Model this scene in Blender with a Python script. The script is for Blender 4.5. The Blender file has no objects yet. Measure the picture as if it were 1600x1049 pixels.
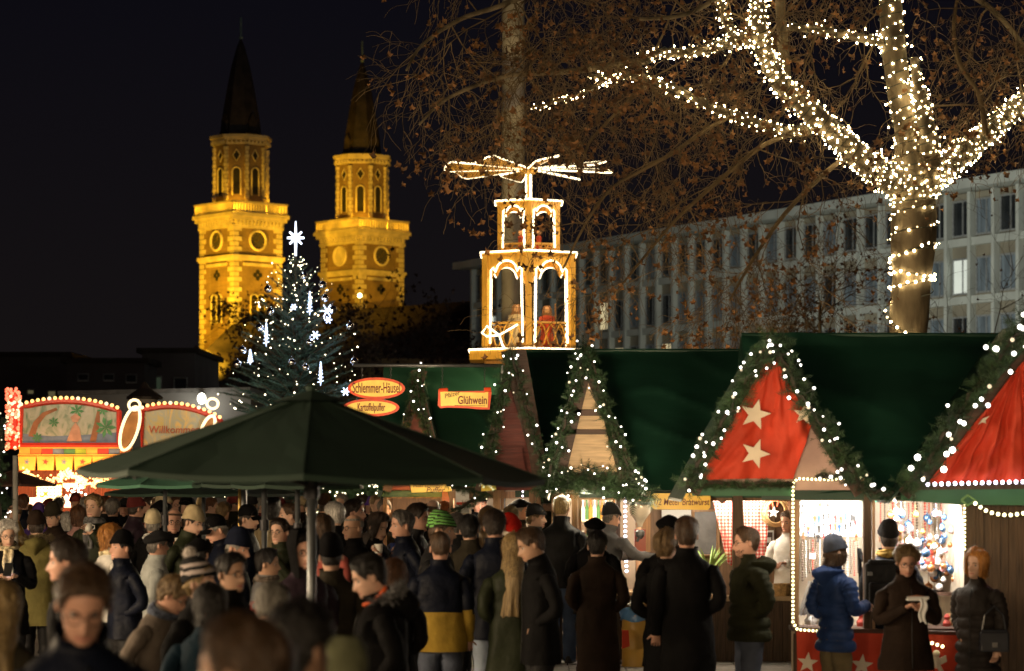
import bpy, bmesh, math, random
from mathutils import Vector, Matrix, noise
R = math.radians
PI = math.pi
rnd = random.Random(7)
scene = bpy.context.scene
COL = scene.collection

# ------------------------------------------------------------------ camera
HC = 2.05            # camera height
HZ = 745.0           # photo row of the horizon
F = 1600 * 85 / 36.0
cam_d = bpy.data.cameras.new('camera')
cam_d.lens = 85; cam_d.sensor_width = 36; cam_d.sensor_fit = 'HORIZONTAL'
cam_d.shift_y = (HZ - 524.5) / 1600
cam_d.clip_start = 0.2; cam_d.clip_end = 3000
cam_d.dof.use_dof = True; cam_d.dof.focus_distance = 31.0; cam_d.dof.aperture_fstop = 2.8
cam = bpy.data.objects.new('camera', cam_d); COL.objects.link(cam)
cam.location = (0, 0, HC); cam.rotation_euler = (R(90), 0, 0)
scene.camera = cam

# ------------------------------------------------------------------ night sky, exposure
w = bpy.data.worlds.new('World'); scene.world = w; w.use_nodes = True
nt = w.node_tree; bg = nt.nodes['Background']
tc = nt.nodes.new('ShaderNodeTexCoord'); sx = nt.nodes.new('ShaderNodeSeparateXYZ')
rp = nt.nodes.new('ShaderNodeValToRGB')
nt.links.new(tc.outputs['Generated'], sx.inputs[0]); nt.links.new(sx.outputs['Z'], rp.inputs[0])
rp.color_ramp.elements[0].position = 0.0; rp.color_ramp.elements[0].color = (0.0085, 0.0066, 0.0062, 1)
rp.color_ramp.elements[1].position = 0.22; rp.color_ramp.elements[1].color = (0.0030, 0.0029, 0.0056, 1)
nt.links.new(rp.outputs[0], bg.inputs[0]); bg.inputs[1].default_value = 1.0
scene.view_settings.view_transform = 'Standard'; scene.view_settings.look = 'None'
scene.view_settings.exposure = 0.0; scene.view_settings.gamma = 1.0
scene.view_settings.use_curve_mapping = False
scene.render.engine = 'CYCLES'
scene.cycles.use_denoising = True
scene.cycles.max_bounces = 5; scene.cycles.diffuse_bounces = 3; scene.cycles.glossy_bounces = 2
scene.cycles.transmission_bounces = 3; scene.cycles.transparent_max_bounces = 6
scene.cycles.caustics_reflective = False; scene.cycles.caustics_refractive = False
scene.cycles.sample_clamp_indirect = 4.0
scene.cycles.use_light_tree = True

def P(x, y, D):
    """photo pixel at depth D -> world"""
    return Vector(((x - 800) * D / F, D, HC + (HZ - y) * D / F))

def light(name, kind, loc, energy, color, size=0.1, target=None, size_y=None, spot=None, blend=0.5):
    d = bpy.data.lights.new(name, kind); d.energy = energy; d.color = color
    if kind == 'AREA':
        d.size = size
        if size_y: d.shape = 'RECTANGLE'; d.size_y = size_y
    else:
        d.shadow_soft_size = size
    if spot: d.spot_size = R(spot); d.spot_blend = blend
    o = bpy.data.objects.new(name, d); COL.objects.link(o); o.location = loc
    if target is not None:
        o.rotation_euler = (Vector(target) - Vector(loc)).to_track_quat('-Z', 'Y').to_euler()
    return o

WARM = (1.0, 0.72, 0.42); NEUT = (1.0, 0.86, 0.68); COOL = (0.80, 0.93, 1.0); SODIUM = (1.0, 0.54, 0.024)
# added area light behind the photographer, standing in for assumed stalls across the aisle
light('assumed_stall_fill_light', 'AREA', (-4, -16, 3.6), 2250, WARM, 16, (0, 16, 1.4), 1.2)
# added crowd fill lights beyond the left edge; the row of stalls is assumed
light('assumed_stall_fill_light', 'AREA', (-9.5, 15, 2.9), 1100, (1, .74, .46), 9, (-1, 19, 1.3), .8)
light('assumed_stall_fill_light', 'AREA', (-6.5, 4.5, 2.9), 150, (1, .74, .46), 5, (-1, 8.5, 1.6), .8)
# assumed, unseen street lamps of the square, added to light the office block
for (lx, ly, lz, le) in ((6, 128, 9, 9000), (13, 104, 9, 8000), (20, 92, 9, 7500), (27, 98, 9, 6000)):
    light('assumed_street_lamp_light', 'SPOT', (lx, ly, lz), le * .5, (1.0, 0.99, 0.84), 0.4, (lx + 14, ly + 26, 12), spot=150)

# ------------------------------------------------------------------ materials
MATS = {}
def M(name, col, rough=0.75, metal=0.0, var=0.25, scale=6.0, bump=0.0, bscale=None, emit=None, es=0.0, stretch=None, island=0.0, col2=None, spec=None, coat=0.0, alpha=None, trans=0.0, sheen=0.0):
    if name in MATS: return MATS[name]
    m = bpy.data.materials.new(name); m.use_nodes = True; MATS[name] = m
    n = m.node_tree.nodes; L = m.node_tree.links; b = n['Principled BSDF']
    b.inputs['Roughness'].default_value = rough; b.inputs['Metallic'].default_value = metal
    if spec is not None: b.inputs['Specular IOR Level'].default_value = spec
    if coat: b.inputs['Coat Weight'].default_value = coat
    if trans: b.inputs['Transmission Weight'].default_value = trans
    if sheen: b.inputs['Sheen Weight'].default_value = sheen
    t = n.new('ShaderNodeTexCoord'); mp = n.new('ShaderNodeMapping'); L.new(t.outputs['Object'], mp.inputs[0])
    if stretch: mp.inputs['Scale'].default_value = stretch
    nz = n.new('ShaderNodeTexNoise'); nz.inputs['Scale'].default_value = scale; nz.inputs['Detail'].default_value = 5
    L.new(mp.outputs[0], nz.inputs[0])
    c = Vector(col[:3]); c2 = Vector(col2[:3]) if col2 else None
    r = n.new('ShaderNodeValToRGB')
    a0 = c * (1 - var); a1 = c * (1 + var) if c2 is None else c2
    r.color_ramp.elements[0].position = 0.32; r.color_ramp.elements[1].position = 0.68
    r.color_ramp.elements[0].color = (*[max(0, v) for v in a0], 1)
    r.color_ramp.elements[1].color = (*[min(1, v) for v in a1], 1)
    L.new(nz.outputs['Fac'], r.inputs[0])
    out = r.outputs[0]
    if island:
        g = n.new('ShaderNodeNewGeometry'); h = n.new('ShaderNodeHueSaturation')
        mr = n.new('ShaderNodeMapRange'); mr.inputs[3].default_value = 1 - island; mr.inputs[4].default_value = 1 + island
        L.new(g.outputs['Random Per Island'], mr.inputs[0]); L.new(mr.outputs[0], h.inputs['Value']); L.new(out, h.inputs['Color'])
        out = h.outputs[0]
    L.new(out, b.inputs['Base Color'])
    if emit:
        b.inputs['Emission Color'].default_value = (*emit, 1); b.inputs['Emission Strength'].default_value = es
    if bump:
        nb = n.new('ShaderNodeTexNoise'); nb.inputs['Scale'].default_value = bscale or scale * 4; nb.inputs['Detail'].default_value = 4
        L.new(mp.outputs[0], nb.inputs[0])
        bp = n.new('ShaderNodeBump'); bp.inputs['Strength'].default_value = bump; bp.inputs['Distance'].default_value = 0.02
        L.new(nb.outputs['Fac'], bp.inputs['Height']); L.new(bp.outputs[0], b.inputs['Normal'])
    return m

def wood(name, col, axis='z', rough=0.6, var=0.35):
    st = {'z': (14, 14, 1.2), 'x': (1.2, 14, 14), 'y': (14, 1.2, 14)}[axis]
    return M(name, col, rough, var=var, scale=3.0, bump=0.25, bscale=5, stretch=st, island=0.18)

def E(name, col, s):
    """something that gives off light"""
    return M(name, (0.6, 0.6, 0.6), 0.4, emit=col, es=s, var=0.05)

def brickmat(name, c1, c2, mortar, scale, bump=0.4):
    m = bpy.data.materials.new(name); m.use_nodes = True
    n = m.node_tree.nodes; L = m.node_tree.links; b = n['Principled BSDF']; b.inputs['Roughness'].default_value = 0.9
    t = n.new('ShaderNodeTexCoord'); sp = n.new('ShaderNodeSeparateXYZ'); ad = n.new('ShaderNodeMath'); cb = n.new('ShaderNodeCombineXYZ')
    L.new(t.outputs['Object'], sp.inputs[0]); L.new(sp.outputs[0], ad.inputs[0]); L.new(sp.outputs[1], ad.inputs[1])
    L.new(ad.outputs[0], cb.inputs[0]); L.new(sp.outputs[2], cb.inputs[1])
    bt = n.new('ShaderNodeTexBrick'); bt.inputs['Scale'].default_value = scale
    bt.inputs['Color1'].default_value = (*c1, 1); bt.inputs['Color2'].default_value = (*c2, 1); bt.inputs['Mortar'].default_value = (*mortar, 1)
    bt.inputs['Mortar Size'].default_value = 0.02
    L.new(cb.outputs[0], bt.inputs[0])
    nz = n.new('ShaderNodeTexNoise'); nz.inputs['Scale'].default_value = 0.8; nz.inputs['Detail'].default_value = 6; L.new(t.outputs['Object'], nz.inputs[0])
    mx = n.new('ShaderNodeMix'); mx.data_type = 'RGBA'; mx.blend_type = 'MULTIPLY'; mx.inputs['Factor'].default_value = 0.7
    r = n.new('ShaderNodeValToRGB'); r.color_ramp.elements[0].color = (.55, .55, .55, 1); r.color_ramp.elements[1].color = (1.15, 1.15, 1.15, 1); r.color_ramp.elements[0].position = .3; r.color_ramp.elements[1].position = .7
    L.new(nz.outputs['Fac'], r.inputs[0]); L.new(bt.outputs['Color'], mx.inputs['A']); L.new(r.outputs[0], mx.inputs['B'])
    L.new(mx.outputs['Result'], b.inputs['Base Color'])
    bp = n.new('ShaderNodeBump'); bp.inputs['Strength'].default_value = bump; bp.inputs['Distance'].default_value = 0.05
    L.new(bt.outputs['Fac'], bp.inputs['Height']); bp.invert = True; L.new(bp.outputs[0], b.inputs['Normal'])
    return m

# ------------------------------------------------------------------ mesh helpers
class MB:
    """collects shapes for ONE mesh object"""
    def __init__(s): s.v = []; s.f = []; s.m = []; s.mi = 0
    def add(s, vs, fs, mi=None):
        o = len(s.v); s.v.extend(Vector(p) for p in vs); s.f.extend([tuple(i + o for i in f) for f in fs])
        s.m.extend([s.mi if mi is None else mi] * len(fs)); return o
    def box(s, c, sz, rz=0.0, mi=None, M4=None):
        hx, hy, hz = sz[0] / 2, sz[1] / 2, sz[2] / 2
        vs = [Vector((x, y, z)) for x in (-hx, hx) for y in (-hy, hy) for z in (-hz, hz)]
        m = Matrix.Translation(c) @ (M4 if M4 else Matrix.Rotation(rz, 4, 'Z'))
        s.add([m @ v for v in vs], [(0, 1, 3, 2), (4, 6, 7, 5), (0, 4, 5, 1), (2, 3, 7, 6), (0, 2, 6, 4), (1, 5, 7, 3)], mi)
    def prism(s, poly, th, d=None, mi=None):
        """planar polygon of world points, extruded by vector d (default +Y th)"""
        n = len(poly); d = Vector(d) if d is not None else Vector((0, th, 0))
        vs = [Vector(p) for p in poly] + [Vector(p) + d for p in poly]
        fs = [tuple(range(n)), tuple(range(2 * n - 1, n - 1, -1))] + [(i, (i + 1) % n + 0, (i + 1) % n + n, i + n) for i in range(n)]
        s.add(vs, fs, mi)
    def pp(s, pxs, D, th, mi=None):
        s.prism([P(x, y, D) for x, y in pxs], th, mi=mi)
    def tube(s, pts, r, n=6, mi=None, cap=True):
        pts = [Vector(p) for p in pts]; k = len(pts)
        rs = r if isinstance(r, (list, tuple)) else [r] * k
        vs = []; a = None
        for i, p in enumerate(pts):
            t = (pts[min(i + 1, k - 1)] - pts[max(i - 1, 0)])
            t = t.normalized() if t.length > 1e-9 else Vector((0, 0, 1))
            if a is None: a = t.orthogonal().normalized()
            else:
                a = a - t * a.dot(t); a = a.normalized() if a.length > 1e-6 else t.orthogonal().normalized()
            b = t.cross(a)
            for j in range(n):
                an = 2 * PI * j / n; vs.append(p + (a * math.cos(an) + b * math.sin(an)) * rs[i])
        fs = [(i * n + j, i * n + (j + 1) % n, (i + 1) * n + (j + 1) % n, (i + 1) * n + j) for i in range(k - 1) for j in range(n)]
        if cap: fs += [tuple(range(n - 1, -1, -1)), tuple(range((k - 1) * n, k * n))]
        s.add(vs, fs, mi)
    def lathe(s, prof, c, n=16, mi=None, M4=None):
        """prof: [(r,z)...]"""
        vs = []; k = len(prof); c = Vector(c)
        for r, z in prof:
            for j in range(n):
                an = 2 * PI * j / n; v = Vector((r * math.cos(an), r * math.sin(an), z))
                vs.append(c + (M4 @ v if M4 else v))
        fs = [(i * n + j, i * n + (j + 1) % n, (i + 1) * n + (j + 1) % n, (i + 1) * n + j) for i in range(k - 1) for j in range(n)]
        fs += [tuple(range(n - 1, -1, -1)), tuple(range((k - 1) * n, k * n))]
        s.add(vs, fs, mi)
    def ball(s, c, r, mi=None, n=8, k=5, sc=(1, 1, 1)):
        prof = [(max(1e-4, math.sin(PI * i / k)) , -math.cos(PI * i / k)) for i in range(k + 1)]
        vs = []; c = Vector(c)
        for q, z in prof:
            for j in range(n):
                an = 2 * PI * j / n; vs.append(c + Vector((q * r * math.cos(an) * sc[0], q * r * math.sin(an) * sc[1], z * r * sc[2])))
        fs = [(i * n + j, i * n + (j + 1) % n, (i + 1) * n + (j + 1) % n, (i + 1) * n + j) for i in range(k) for j in range(n)]
        s.add(vs, fs, mi)
    def octa(s, c, r, mi=None):
        c = Vector(c)
        s.add([c + Vector(q) * r for q in ((1, 0, 0), (-1, 0, 0), (0, 1, 0), (0, -1, 0), (0, 0, 1), (0, 0, -1))],
              [(0, 2, 4), (2, 1, 4), (1, 3, 4), (3, 0, 4), (2, 0, 5), (1, 2, 5), (3, 1, 5), (0, 3, 5)], mi)
    def grid(s, fn, nu, nv, mi=None, close_u=False):
        vs = [fn(i / nu, j / nv) for j in range(nv + 1) for i in range(nu + 1)]
        w_ = nu + 1
        s.add(vs, [(j * w_ + i, j * w_ + i + 1, (j + 1) * w_ + i + 1, (j + 1) * w_ + i) for j in range(nv) for i in range(nu)], mi)
    def mesh(s, name, mats, smooth=False, recalc=True):
        me = bpy.data.meshes.new(name); me.from_pydata([tuple(v) for v in s.v], [], s.f)
        for m in (mats if isinstance(mats, (list, tuple)) else [mats]): me.materials.append(m)
        me.polygons.foreach_set('material_index', s.m)
        if recalc and len(s.f) < 60000:
            bm = bmesh.new(); bm.from_mesh(me); bmesh.ops.recalc_face_normals(bm, faces=bm.faces); bm.to_mesh(me); bm.free()
        if smooth: me.polygons.foreach_set('use_smooth', [True] * len(me.polygons))
        me.update(); return me
    def build(s, name, mats, parent=None, smooth=False, recalc=True, **tags):
        o = bpy.data.objects.new(name, s.mesh(name, mats, smooth, recalc)); COL.objects.link(o)
        if parent is not None:
            o.parent = parent
            if 'base' in parent.keys(): o.location = -Vector(parent['base'])
        return tag(o, **tags)

def tag(o, label=None, cat=None, group=None, kind=None):
    if label: o['label'] = label
    if cat: o['category'] = cat
    if group: o['group'] = group
    if kind: o['kind'] = kind
    return o
def thing(name, base, label, cat, group=None, kind=None):
    o = bpy.data.objects.new(name, None); COL.objects.link(o); o.location = base; o['base'] = list(base); o.empty_display_size = 0.2
    return tag(o, label, cat, group, kind)
def place(name, mesh, parent=None, loc=(0, 0, 0), rot=None, scale=None, **tags):
    o = bpy.data.objects.new(name, mesh); COL.objects.link(o); o.location = loc
    if rot is not None: o.rotation_euler = rot
    if scale is not None: o.scale = scale if isinstance(scale, (tuple, list)) else (scale,) * 3
    if parent is not None:
        o.parent = parent
        if 'base' in parent.keys(): o.location = Vector(loc) - Vector(parent['base'])
    return tag(o, **tags)

def spline(pts, n):
    """Catmull-Rom through pts, n points per span"""
    pts = [Vector(p) for p in pts]; out = []
    for i in range(len(pts) - 1):
        p0 = pts[max(i - 1, 0)]; p1 = pts[i]; p2 = pts[i + 1]; p3 = pts[min(i + 2, len(pts) - 1)]
        for k in range(n):
            t = k / n
            out.append(0.5 * ((2 * p1) + (p2 - p0) * t + (2 * p0 - 5 * p1 + 4 * p2 - p3) * t * t + (3 * p1 - p0 - 3 * p2 + p3) * t ** 3))
    out.append(pts[-1]); return out
def along(pts, step):
    """points every step metres"""
    out = []; acc = 0.0
    for a, b in zip(pts, pts[1:]):
        d = (b - a).length
        while acc < d:
            out.append(a.lerp(b, acc / d)); acc += step
        acc -= d
    return out

def text(name, s, size, mat, origin, parent=None, sx=1.0, rot=0.0, shear=0.0, ext=0.004, spacing=1.0, offset=0.0):
    """raised lettering facing the camera, centred at origin"""
    c = bpy.data.curves.new(name, 'FONT'); c.body = s; c.size = size; c.extrude = ext; c.align_x = 'CENTER'; c.align_y = 'CENTER'; c.shear = shear; c.space_character = spacing; c.offset = offset; c.resolution_u = 3
    t = bpy.data.objects.new(name, c); COL.objects.link(t)
    dg = bpy.context.evaluated_depsgraph_get(); me = bpy.data.meshes.new_from_object(t.evaluated_get(dg))
    bpy.data.objects.remove(t); bpy.data.curves.remove(c)
    me.name = name; me.materials.clear(); me.materials.append(mat)
    m = Matrix.Translation(origin) @ Matrix.Rotation(rot, 4, 'Y') @ Matrix.Rotation(R(90), 4, 'X') @ Matrix.Diagonal((sx, 1, 1, 1))
    me.transform(m)
    o = bpy.data.objects.new(name, me); COL.objects.link(o)
    if parent is not None:
        o.parent = parent
        if 'base' in parent.keys(): o.location = -Vector(parent['base'])
    return o

def star_poly(cx, cy, r, rot=0.0, inner=0.42, n=5):
    return [(cx + (r if k % 2 == 0 else r * inner) * math.sin(rot + PI * k / n), cy - (r if k % 2 == 0 else r * inner) * math.cos(rot + PI * k / n)) for k in range(2 * n)]
# ------------------------------------------------------------------ ground
def ground_mat():
    m = M('paving', (0.30, 0.28, 0.25), 0.7, var=0.3, scale=1.5, bump=0.1, bscale=30)
    return m
g = MB(); g.add([(-900, -60, 0), (900, -60, 0), (900, 1500, 0), (-900, 1500, 0)], [(0, 1, 2, 3)])
g.build('ground', ground_mat(), kind='structure')
# concrete paving slabs where the ground shows between the crowd's feet
sm = MB(); sm.box((0, 0, 0.0), (0.585, 0.585, 0.03)); slab_me = [sm.mesh('paving_slab', M('slab_' + str(i), c, 0.65, var=0.25, scale=9, bump=0.15, bscale=60)) for i, c in enumerate(((.34, .32, .29), (.30, .285, .26), (.37, .35, .32)))]
pav = thing('pavement', (0, 0, 0), None, None, kind='structure')
for i in range(-3, 9):
    for j in range(24):
        place('slab', slab_me[(i * 7 + j * 5 + (i * j) % 3) % 3], pav, (i * 0.6 + 0.3, 15.0 + j * 0.6, 0.002 + 0.003 * ((i * 3 + j * 5) % 3)))

# ------------------------------------------------------------------ church with two floodlit towers
BR = brickmat('church_brick', (0.26, 0.16, 0.072), (0.20, 0.125, 0.055), (0.30, 0.21, 0.11), 2.2)
STONE = M('church_stone', (0.55, 0.45, 0.28), 0.85, var=0.25, scale=1.2, bump=0.2, bscale=5)
SLATE = M('slate', (0.028, 0.020, 0.017), 0.6, var=0.5, scale=1.5, bump=0.2, bscale=8)
DARKO = M('dark_opening', (0.012, 0.01, 0.01), 0.8)
GOLD = M('gilded', (0.7, 0.5, 0.12), 0.35, metal=0.9)
CLOCKD = M('clock_dial', (0.06, 0.05, 0.035), 0.6)
IRON = M('iron', (0.05, 0.05, 0.055), 0.5, metal=0.6)
church = thing('church', P(460, 745, 205) - Vector((0, 0, HC)), 'floodlit brick church with two square towers, octagonal belfries and dark spires', 'church')

def tower(px, D, a, ang, zsh, blank_left):
    s_ = F / D
    c0 = P(px, 745, D)
    e1 = Vector((-math.cos(ang), math.sin(ang), 0)); e2 = Vector((math.sin(ang), math.cos(ang), 0))
    c = Vector((c0.x, c0.y, 0)) + (e1 + e2) * a / 2
    T = Matrix(((e2.x, e1.x, 0, c.x), (e2.y, e1.y, 0, c.y), (0, 0, 1, 0), (0, 0, 0, 1)))
    h = a / 2
    Z = lambda z: z + zsh
    def tr(mb): mb.v = [T @ v for v in mb.v]; return mb
    mb = MB(); mb.box((0, 0, Z(23.3) / 2), (a, a, Z(23.3)))
    body = tr(mb).build('tower', BR, church)
    # quoins
    mb = MB()
    for sx_ in (-1, 1):
        for sy_ in (-1, 1):
            z = 1.0
            k = 0
            while z < Z(23.0):
                l = 0.85 if k % 2 else 0.55
                mb.box((sx_ * (h - 0.38), sy_ * (h - 0.38), z + 0.16), (l * 1.0, l * 1.0, 0.30)) if False else None
                mb.box((sx_ * (h + 0.06 - l / 2), sy_ * (h + 0.06 - l / 2), z + 0.2), (l, l, 0.36))
                z += 0.42; k += 1
    tr(mb).build('quoins', STONE, body, kind='stuff')
    # string course, cornice with dentils, balustrade
    mb = MB(); mb.box((0, 0, Z(20.3)), (a + 0.45, a + 0.45, 0.3)); mb.box((0, 0, Z(20.1)), (a + 0.25, a + 0.25, 0.2)); tr(mb).build('string_course', STONE, body)
    mb = MB()
    for k, (ex, z0, z1) in enumerate(((0.3, 22.7, 22.95), (0.7, 23.35, 23.65), (1.0, 23.65, 23.95))): mb.box((0, 0, Z((z0 + z1) / 2)), (a + ex, a + ex, z1 - z0))
    nd = 13
    for k in range(nd):
        q = -h + a * (k + 0.5) / nd
        for sg in (-1, 1):
            mb.box((q, sg * (h + 0.15), Z(23.15)), (0.2, 0.3, 0.38)); mb.box((sg * (h + 0.15), q, Z(23.15)), (0.3, 0.2, 0.38))
    tr(mb).build('cornice', STONE, body)
    mb = MB(); hb = h + 0.3
    for sg in (-1, 1):
        for z0, z1, t in ((24.0, 24.12, .2), (24.72, 24.9, .22)):
            mb.box((0, sg * hb, Z((z0 + z1) / 2)), (2 * hb + t, t, z1 - z0)); mb.box((sg * hb, 0, Z((z0 + z1) / 2 - 0.003)), (t, 2 * hb + t, z1 - z0))
        for k in range(21):
            q = -hb + 2 * hb * k / 20
            mb.box((q, sg * hb, Z(24.42)), (0.13, 0.12, 0.6)); mb.box((sg * hb, q, Z(24.42)), (0.12, 0.13, 0.6))
    tr(mb).build('balustrade', STONE, body)
    # wall features, on the four faces
    for fi in range(4):
        RT = Matrix.Rotation(fi * PI / 2, 4, 'Z')
        def face(mb): mb.v = [T @ RT @ v for v in mb.v]; return mb
        y0 = -h
        ring = [Vector((0.8 * math.cos(t * PI / 14), y0 - 0.05, Z(21.75) + 0.8 * math.sin(t * PI / 14))) for t in range(29)]
        if fi in (0, 3):
            blank = blank_left and fi == 3
            mb = MB(); mb.tube(ring, 0.13, 6, cap=False); face(mb).build('clock_surround', STONE, body, smooth=True)
            mb = MB(); mb.prism([Vector((0.74 * math.cos(t * PI / 12), y0 - 0.06, Z(21.75) + 0.74 * math.sin(t * PI / 12))) for t in range(24)], 0.05); face(mb).build('clock_dial', STONE if blank else CLOCKD, body)
            if not blank:
                mb = MB()
                for t in range(12): mb.box((0.6 * math.sin(t * PI / 6), y0 - 0.075, Z(21.75) + 0.6 * math.cos(t * PI / 6)), (0.05, 0.02, 0.14), M4=Matrix.Rotation(t * PI / 6, 4, 'Y'))
                mb.box((0.12, y0 - 0.08, Z(21.95)), (0.06, 0.02, 0.5), M4=Matrix.Rotation(0.5, 4, 'Y')); mb.box((-0.12, y0 - 0.08, Z(21.68)), (0.06, 0.02, 0.4), M4=Matrix.Rotation(-1.9, 4, 'Y'))
                face(mb).build('clock_hands', GOLD, body)
        # pilaster frame around the lower field
        mb = MB(); mb.box((0, y0 - 0.06, Z(19.7)), (a - 1.9, 0.14, 0.25)); face(mb).build('frieze', STONE, body)
        # quatrefoil
        mb = MB()
        for qx, qz in ((0, .27), (0, -.27), (.27, 0), (-.27, 0)):
            mb.prism([Vector((qx + 0.2 * math.cos(t * PI / 6), y0 - 0.02, Z(18.85) + qz + 0.2 * math.sin(t * PI / 6))) for t in range(12)], 0.05)
        face(mb).build('quatrefoil', DARKO, body)
        # paired arched belfry windows with louvres
        for wx in (-0.38, 0.38):
            arc = [Vector((wx + 0.28 * math.cos(t * PI / 8), y0 - 0.03, Z(16.9) + 0.28 * math.sin(t * PI / 8))) for t in range(9)]
            mb = MB(); mb.prism([Vector((wx + 0.28, y0 - 0.03, Z(14.9)))] + arc + [Vector((wx - 0.28, y0 - 0.03, Z(14.9)))], 0.06); face(mb).build('belfry_window', DARKO, body)
            mb = MB()
            for k in range(7): mb.box((wx, y0 - 0.06, Z(15.1 + k * 0.28)), (0.5, 0.05, 0.07), M4=Matrix.Rotation(0.5, 4, 'X'))
            face(mb).build('louvre', M('louvre_wood', (0.12, 0.08, 0.05)), body)
            mb = MB(); pts = [Vector((wx + 0.36, y0 - 0.05, Z(14.8)))] + [Vector((wx + 0.36 * math.cos(t * PI / 8), y0 - 0.05, Z(16.9) + 0.36 * math.sin(t * PI / 8))) for t in range(9)] + [Vector((wx - 0.36, y0 - 0.05, Z(14.8)))]
            mb.tube(pts, 0.08, 5); face(mb).build('window_surround', STONE, body, smooth=True)
    # octagonal belfry
    ro = 2.22; oct_ = lambda r, z, off=PI / 8: [Vector((r * math.cos(off + k * PI / 4), r * math.sin(off + k * PI / 4), z)) for k in range(8)]
    mb = MB(); mb.prism(oct_(ro, Z(23.9)), 0, (0, 0, 6.4)); tr(mb).build('belfry', BR, body)
    mb = MB()
    for r, z, hh in ((ro + 0.15, 24.0, .9), (ro + 0.12, 29.75, .2), (ro + .3, 30.1, .2), (ro + .45, 30.3, .25)): mb.prism(oct_(r, Z(z)), 0, (0, 0, hh))
    for k in range(8):
        for q in range(5):
            p0, p1 = oct_(ro + 0.28, Z(29.95))[k], oct_(ro + 0.28, Z(29.95))[(k + 1) % 8]
            pp_ = p0.lerp(p1, (q + .5) / 5); mb.box(pp_, (0.16, 0.16, 0.24), k * PI / 4)
    tr(mb).build('belfry_cornice', STONE, body)
    mb = MB()
    for k in range(8):
        v = oct_(ro + 0.02, 0)[k]
        for q in range(14): mb.box((v.x, v.y, Z(25.0 + q * 0.34)), (0.34 if q % 2 else .26,) * 2 + (0.29,), PI / 8 + k * PI / 4)
    tr(mb).build('quoins', STONE, body, kind='stuff')
    ri = ro * math.cos(PI / 8)
    for k in range(8):
        RT = Matrix.Rotation(k * PI / 4, 4, 'Z')
        def face(mb): mb.v = [T @ RT @ v for v in mb.v]; return mb
        arc = [Vector((0.27 * math.cos(t * PI / 8), -ri - 0.03, Z(27.5) + 0.27 * math.sin(t * PI / 8))) for t in range(9)]
        mb = MB(); mb.prism([Vector((0.27, -ri - 0.03, Z(25.6)))] + arc + [Vector((-0.27, -ri - 0.03, Z(25.6)))], 0.06); face(mb).build('belfry_window', DARKO, body)
        mb = MB(); mb.tube([Vector((0.36, -ri - 0.04, Z(25.5)))] + [Vector((0.36 * math.cos(t * PI / 8), -ri - 0.04, Z(27.5) + 0.36 * math.sin(t * PI / 8))) for t in range(9)] + [Vector((-0.36, -ri - 0.04, Z(25.5)))], 0.07, 5); face(mb).build('window_surround', STONE, body, smooth=True)
        mb = MB(); q = [(0, .42), (.26, 0), (0, -.42), (-.26, 0)]
        mb.prism([Vector((x, -ri - 0.02, Z(28.85) + z)) for x, z in q], 0.05, mi=0); face(mb).build('diamond_opening', DARKO, body)
        mb = MB(); mb.tube([Vector((x * 1.2, -ri - 0.03, Z(28.85) + z * 1.2)) for x, z in q + q[:1]], 0.05, 4); face(mb).build('diamond_surround', STONE, body)
    # spire
    mb = MB(); zb, zt = Z(30.55), Z(38.9)
    prof = [(1.95, zb), (1.74, zb + 0.5), (1.64, zb + 1.4), (1.2, zb + 4.0), (.8, zb + 6.0), (.36, zb + 7.6), (.05, zt)]
    mb.lathe(prof, (0, 0, 0), 8, M4=Matrix.Rotation(PI / 8, 4, 'Z')); spire = tr(mb).build('spire', SLATE, body)
    for k in (0, 2, 4, 6):
        RT = Matrix.Rotation(k * PI / 4, 4, 'Z')
        mb = MB(); m2 = MB(); m2.prism([Vector((-.35, -1.75, zb + .5)), Vector((.35, -1.75, zb + .5)), Vector((.35, -1.75, zb + 1.3)), Vector((0, -1.75, zb + 1.9)), Vector((-.35, -1.75, zb + 1.3))], 0.9)
        m2.v = [RT @ v for v in m2.v]; mb.add(m2.v, m2.f); tr(mb).build('dormer', SLATE, body)
    mb = MB(); mb.ball((0, 0, zt + 0.1), 0.17); mb.box((0, 0, zt + 0.95), (0.1, 0.1, 1.7)); mb.box((0, 0, zt + 1.25), (0.75, 0.1, 0.1), 0.9); tr(mb).build('cross', M('old_copper', (.22, .30, .26), .5), body)
    # floodlights on the balcony and at the foot
    for k in range(4):
        q = T @ Vector((2.62 * math.cos(k * PI / 2 - PI / 2 + PI / 4), 2.62 * math.sin(k * PI / 2 - PI / 2 + PI / 4), Z(24.35)))
        light('belfry_flood_light', 'POINT', q, 170, SODIUM, 0.15)
    return T, c
TL = tower(365, 200, 4.85, R(48.6), 0.0, False)
TR_ = tower(561, 208, 5.05, R(46), -0.55, True)
# shaped floodlight beams on the tower walls
def flood(x, y, D, tx, ty, tD, e, sp=50): light('tower_flood_light', 'SPOT', P(x, y, D), e, SODIUM, 0.3, P(tx, ty, tD), spot=sp, blend=0.7)
flood(262, 575, 186, 335, 430, 202, 36000, 48)
flood(318, 590, 193, 332, 500, 201, 9000, 75)
flood(420, 575, 180, 395, 380, 202, 7000, 50)
flood(600, 478, 193, 590, 380, 210, 6000, 70)
flood(480, 530, 186, 545, 380, 210, 18000, 50)
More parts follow.
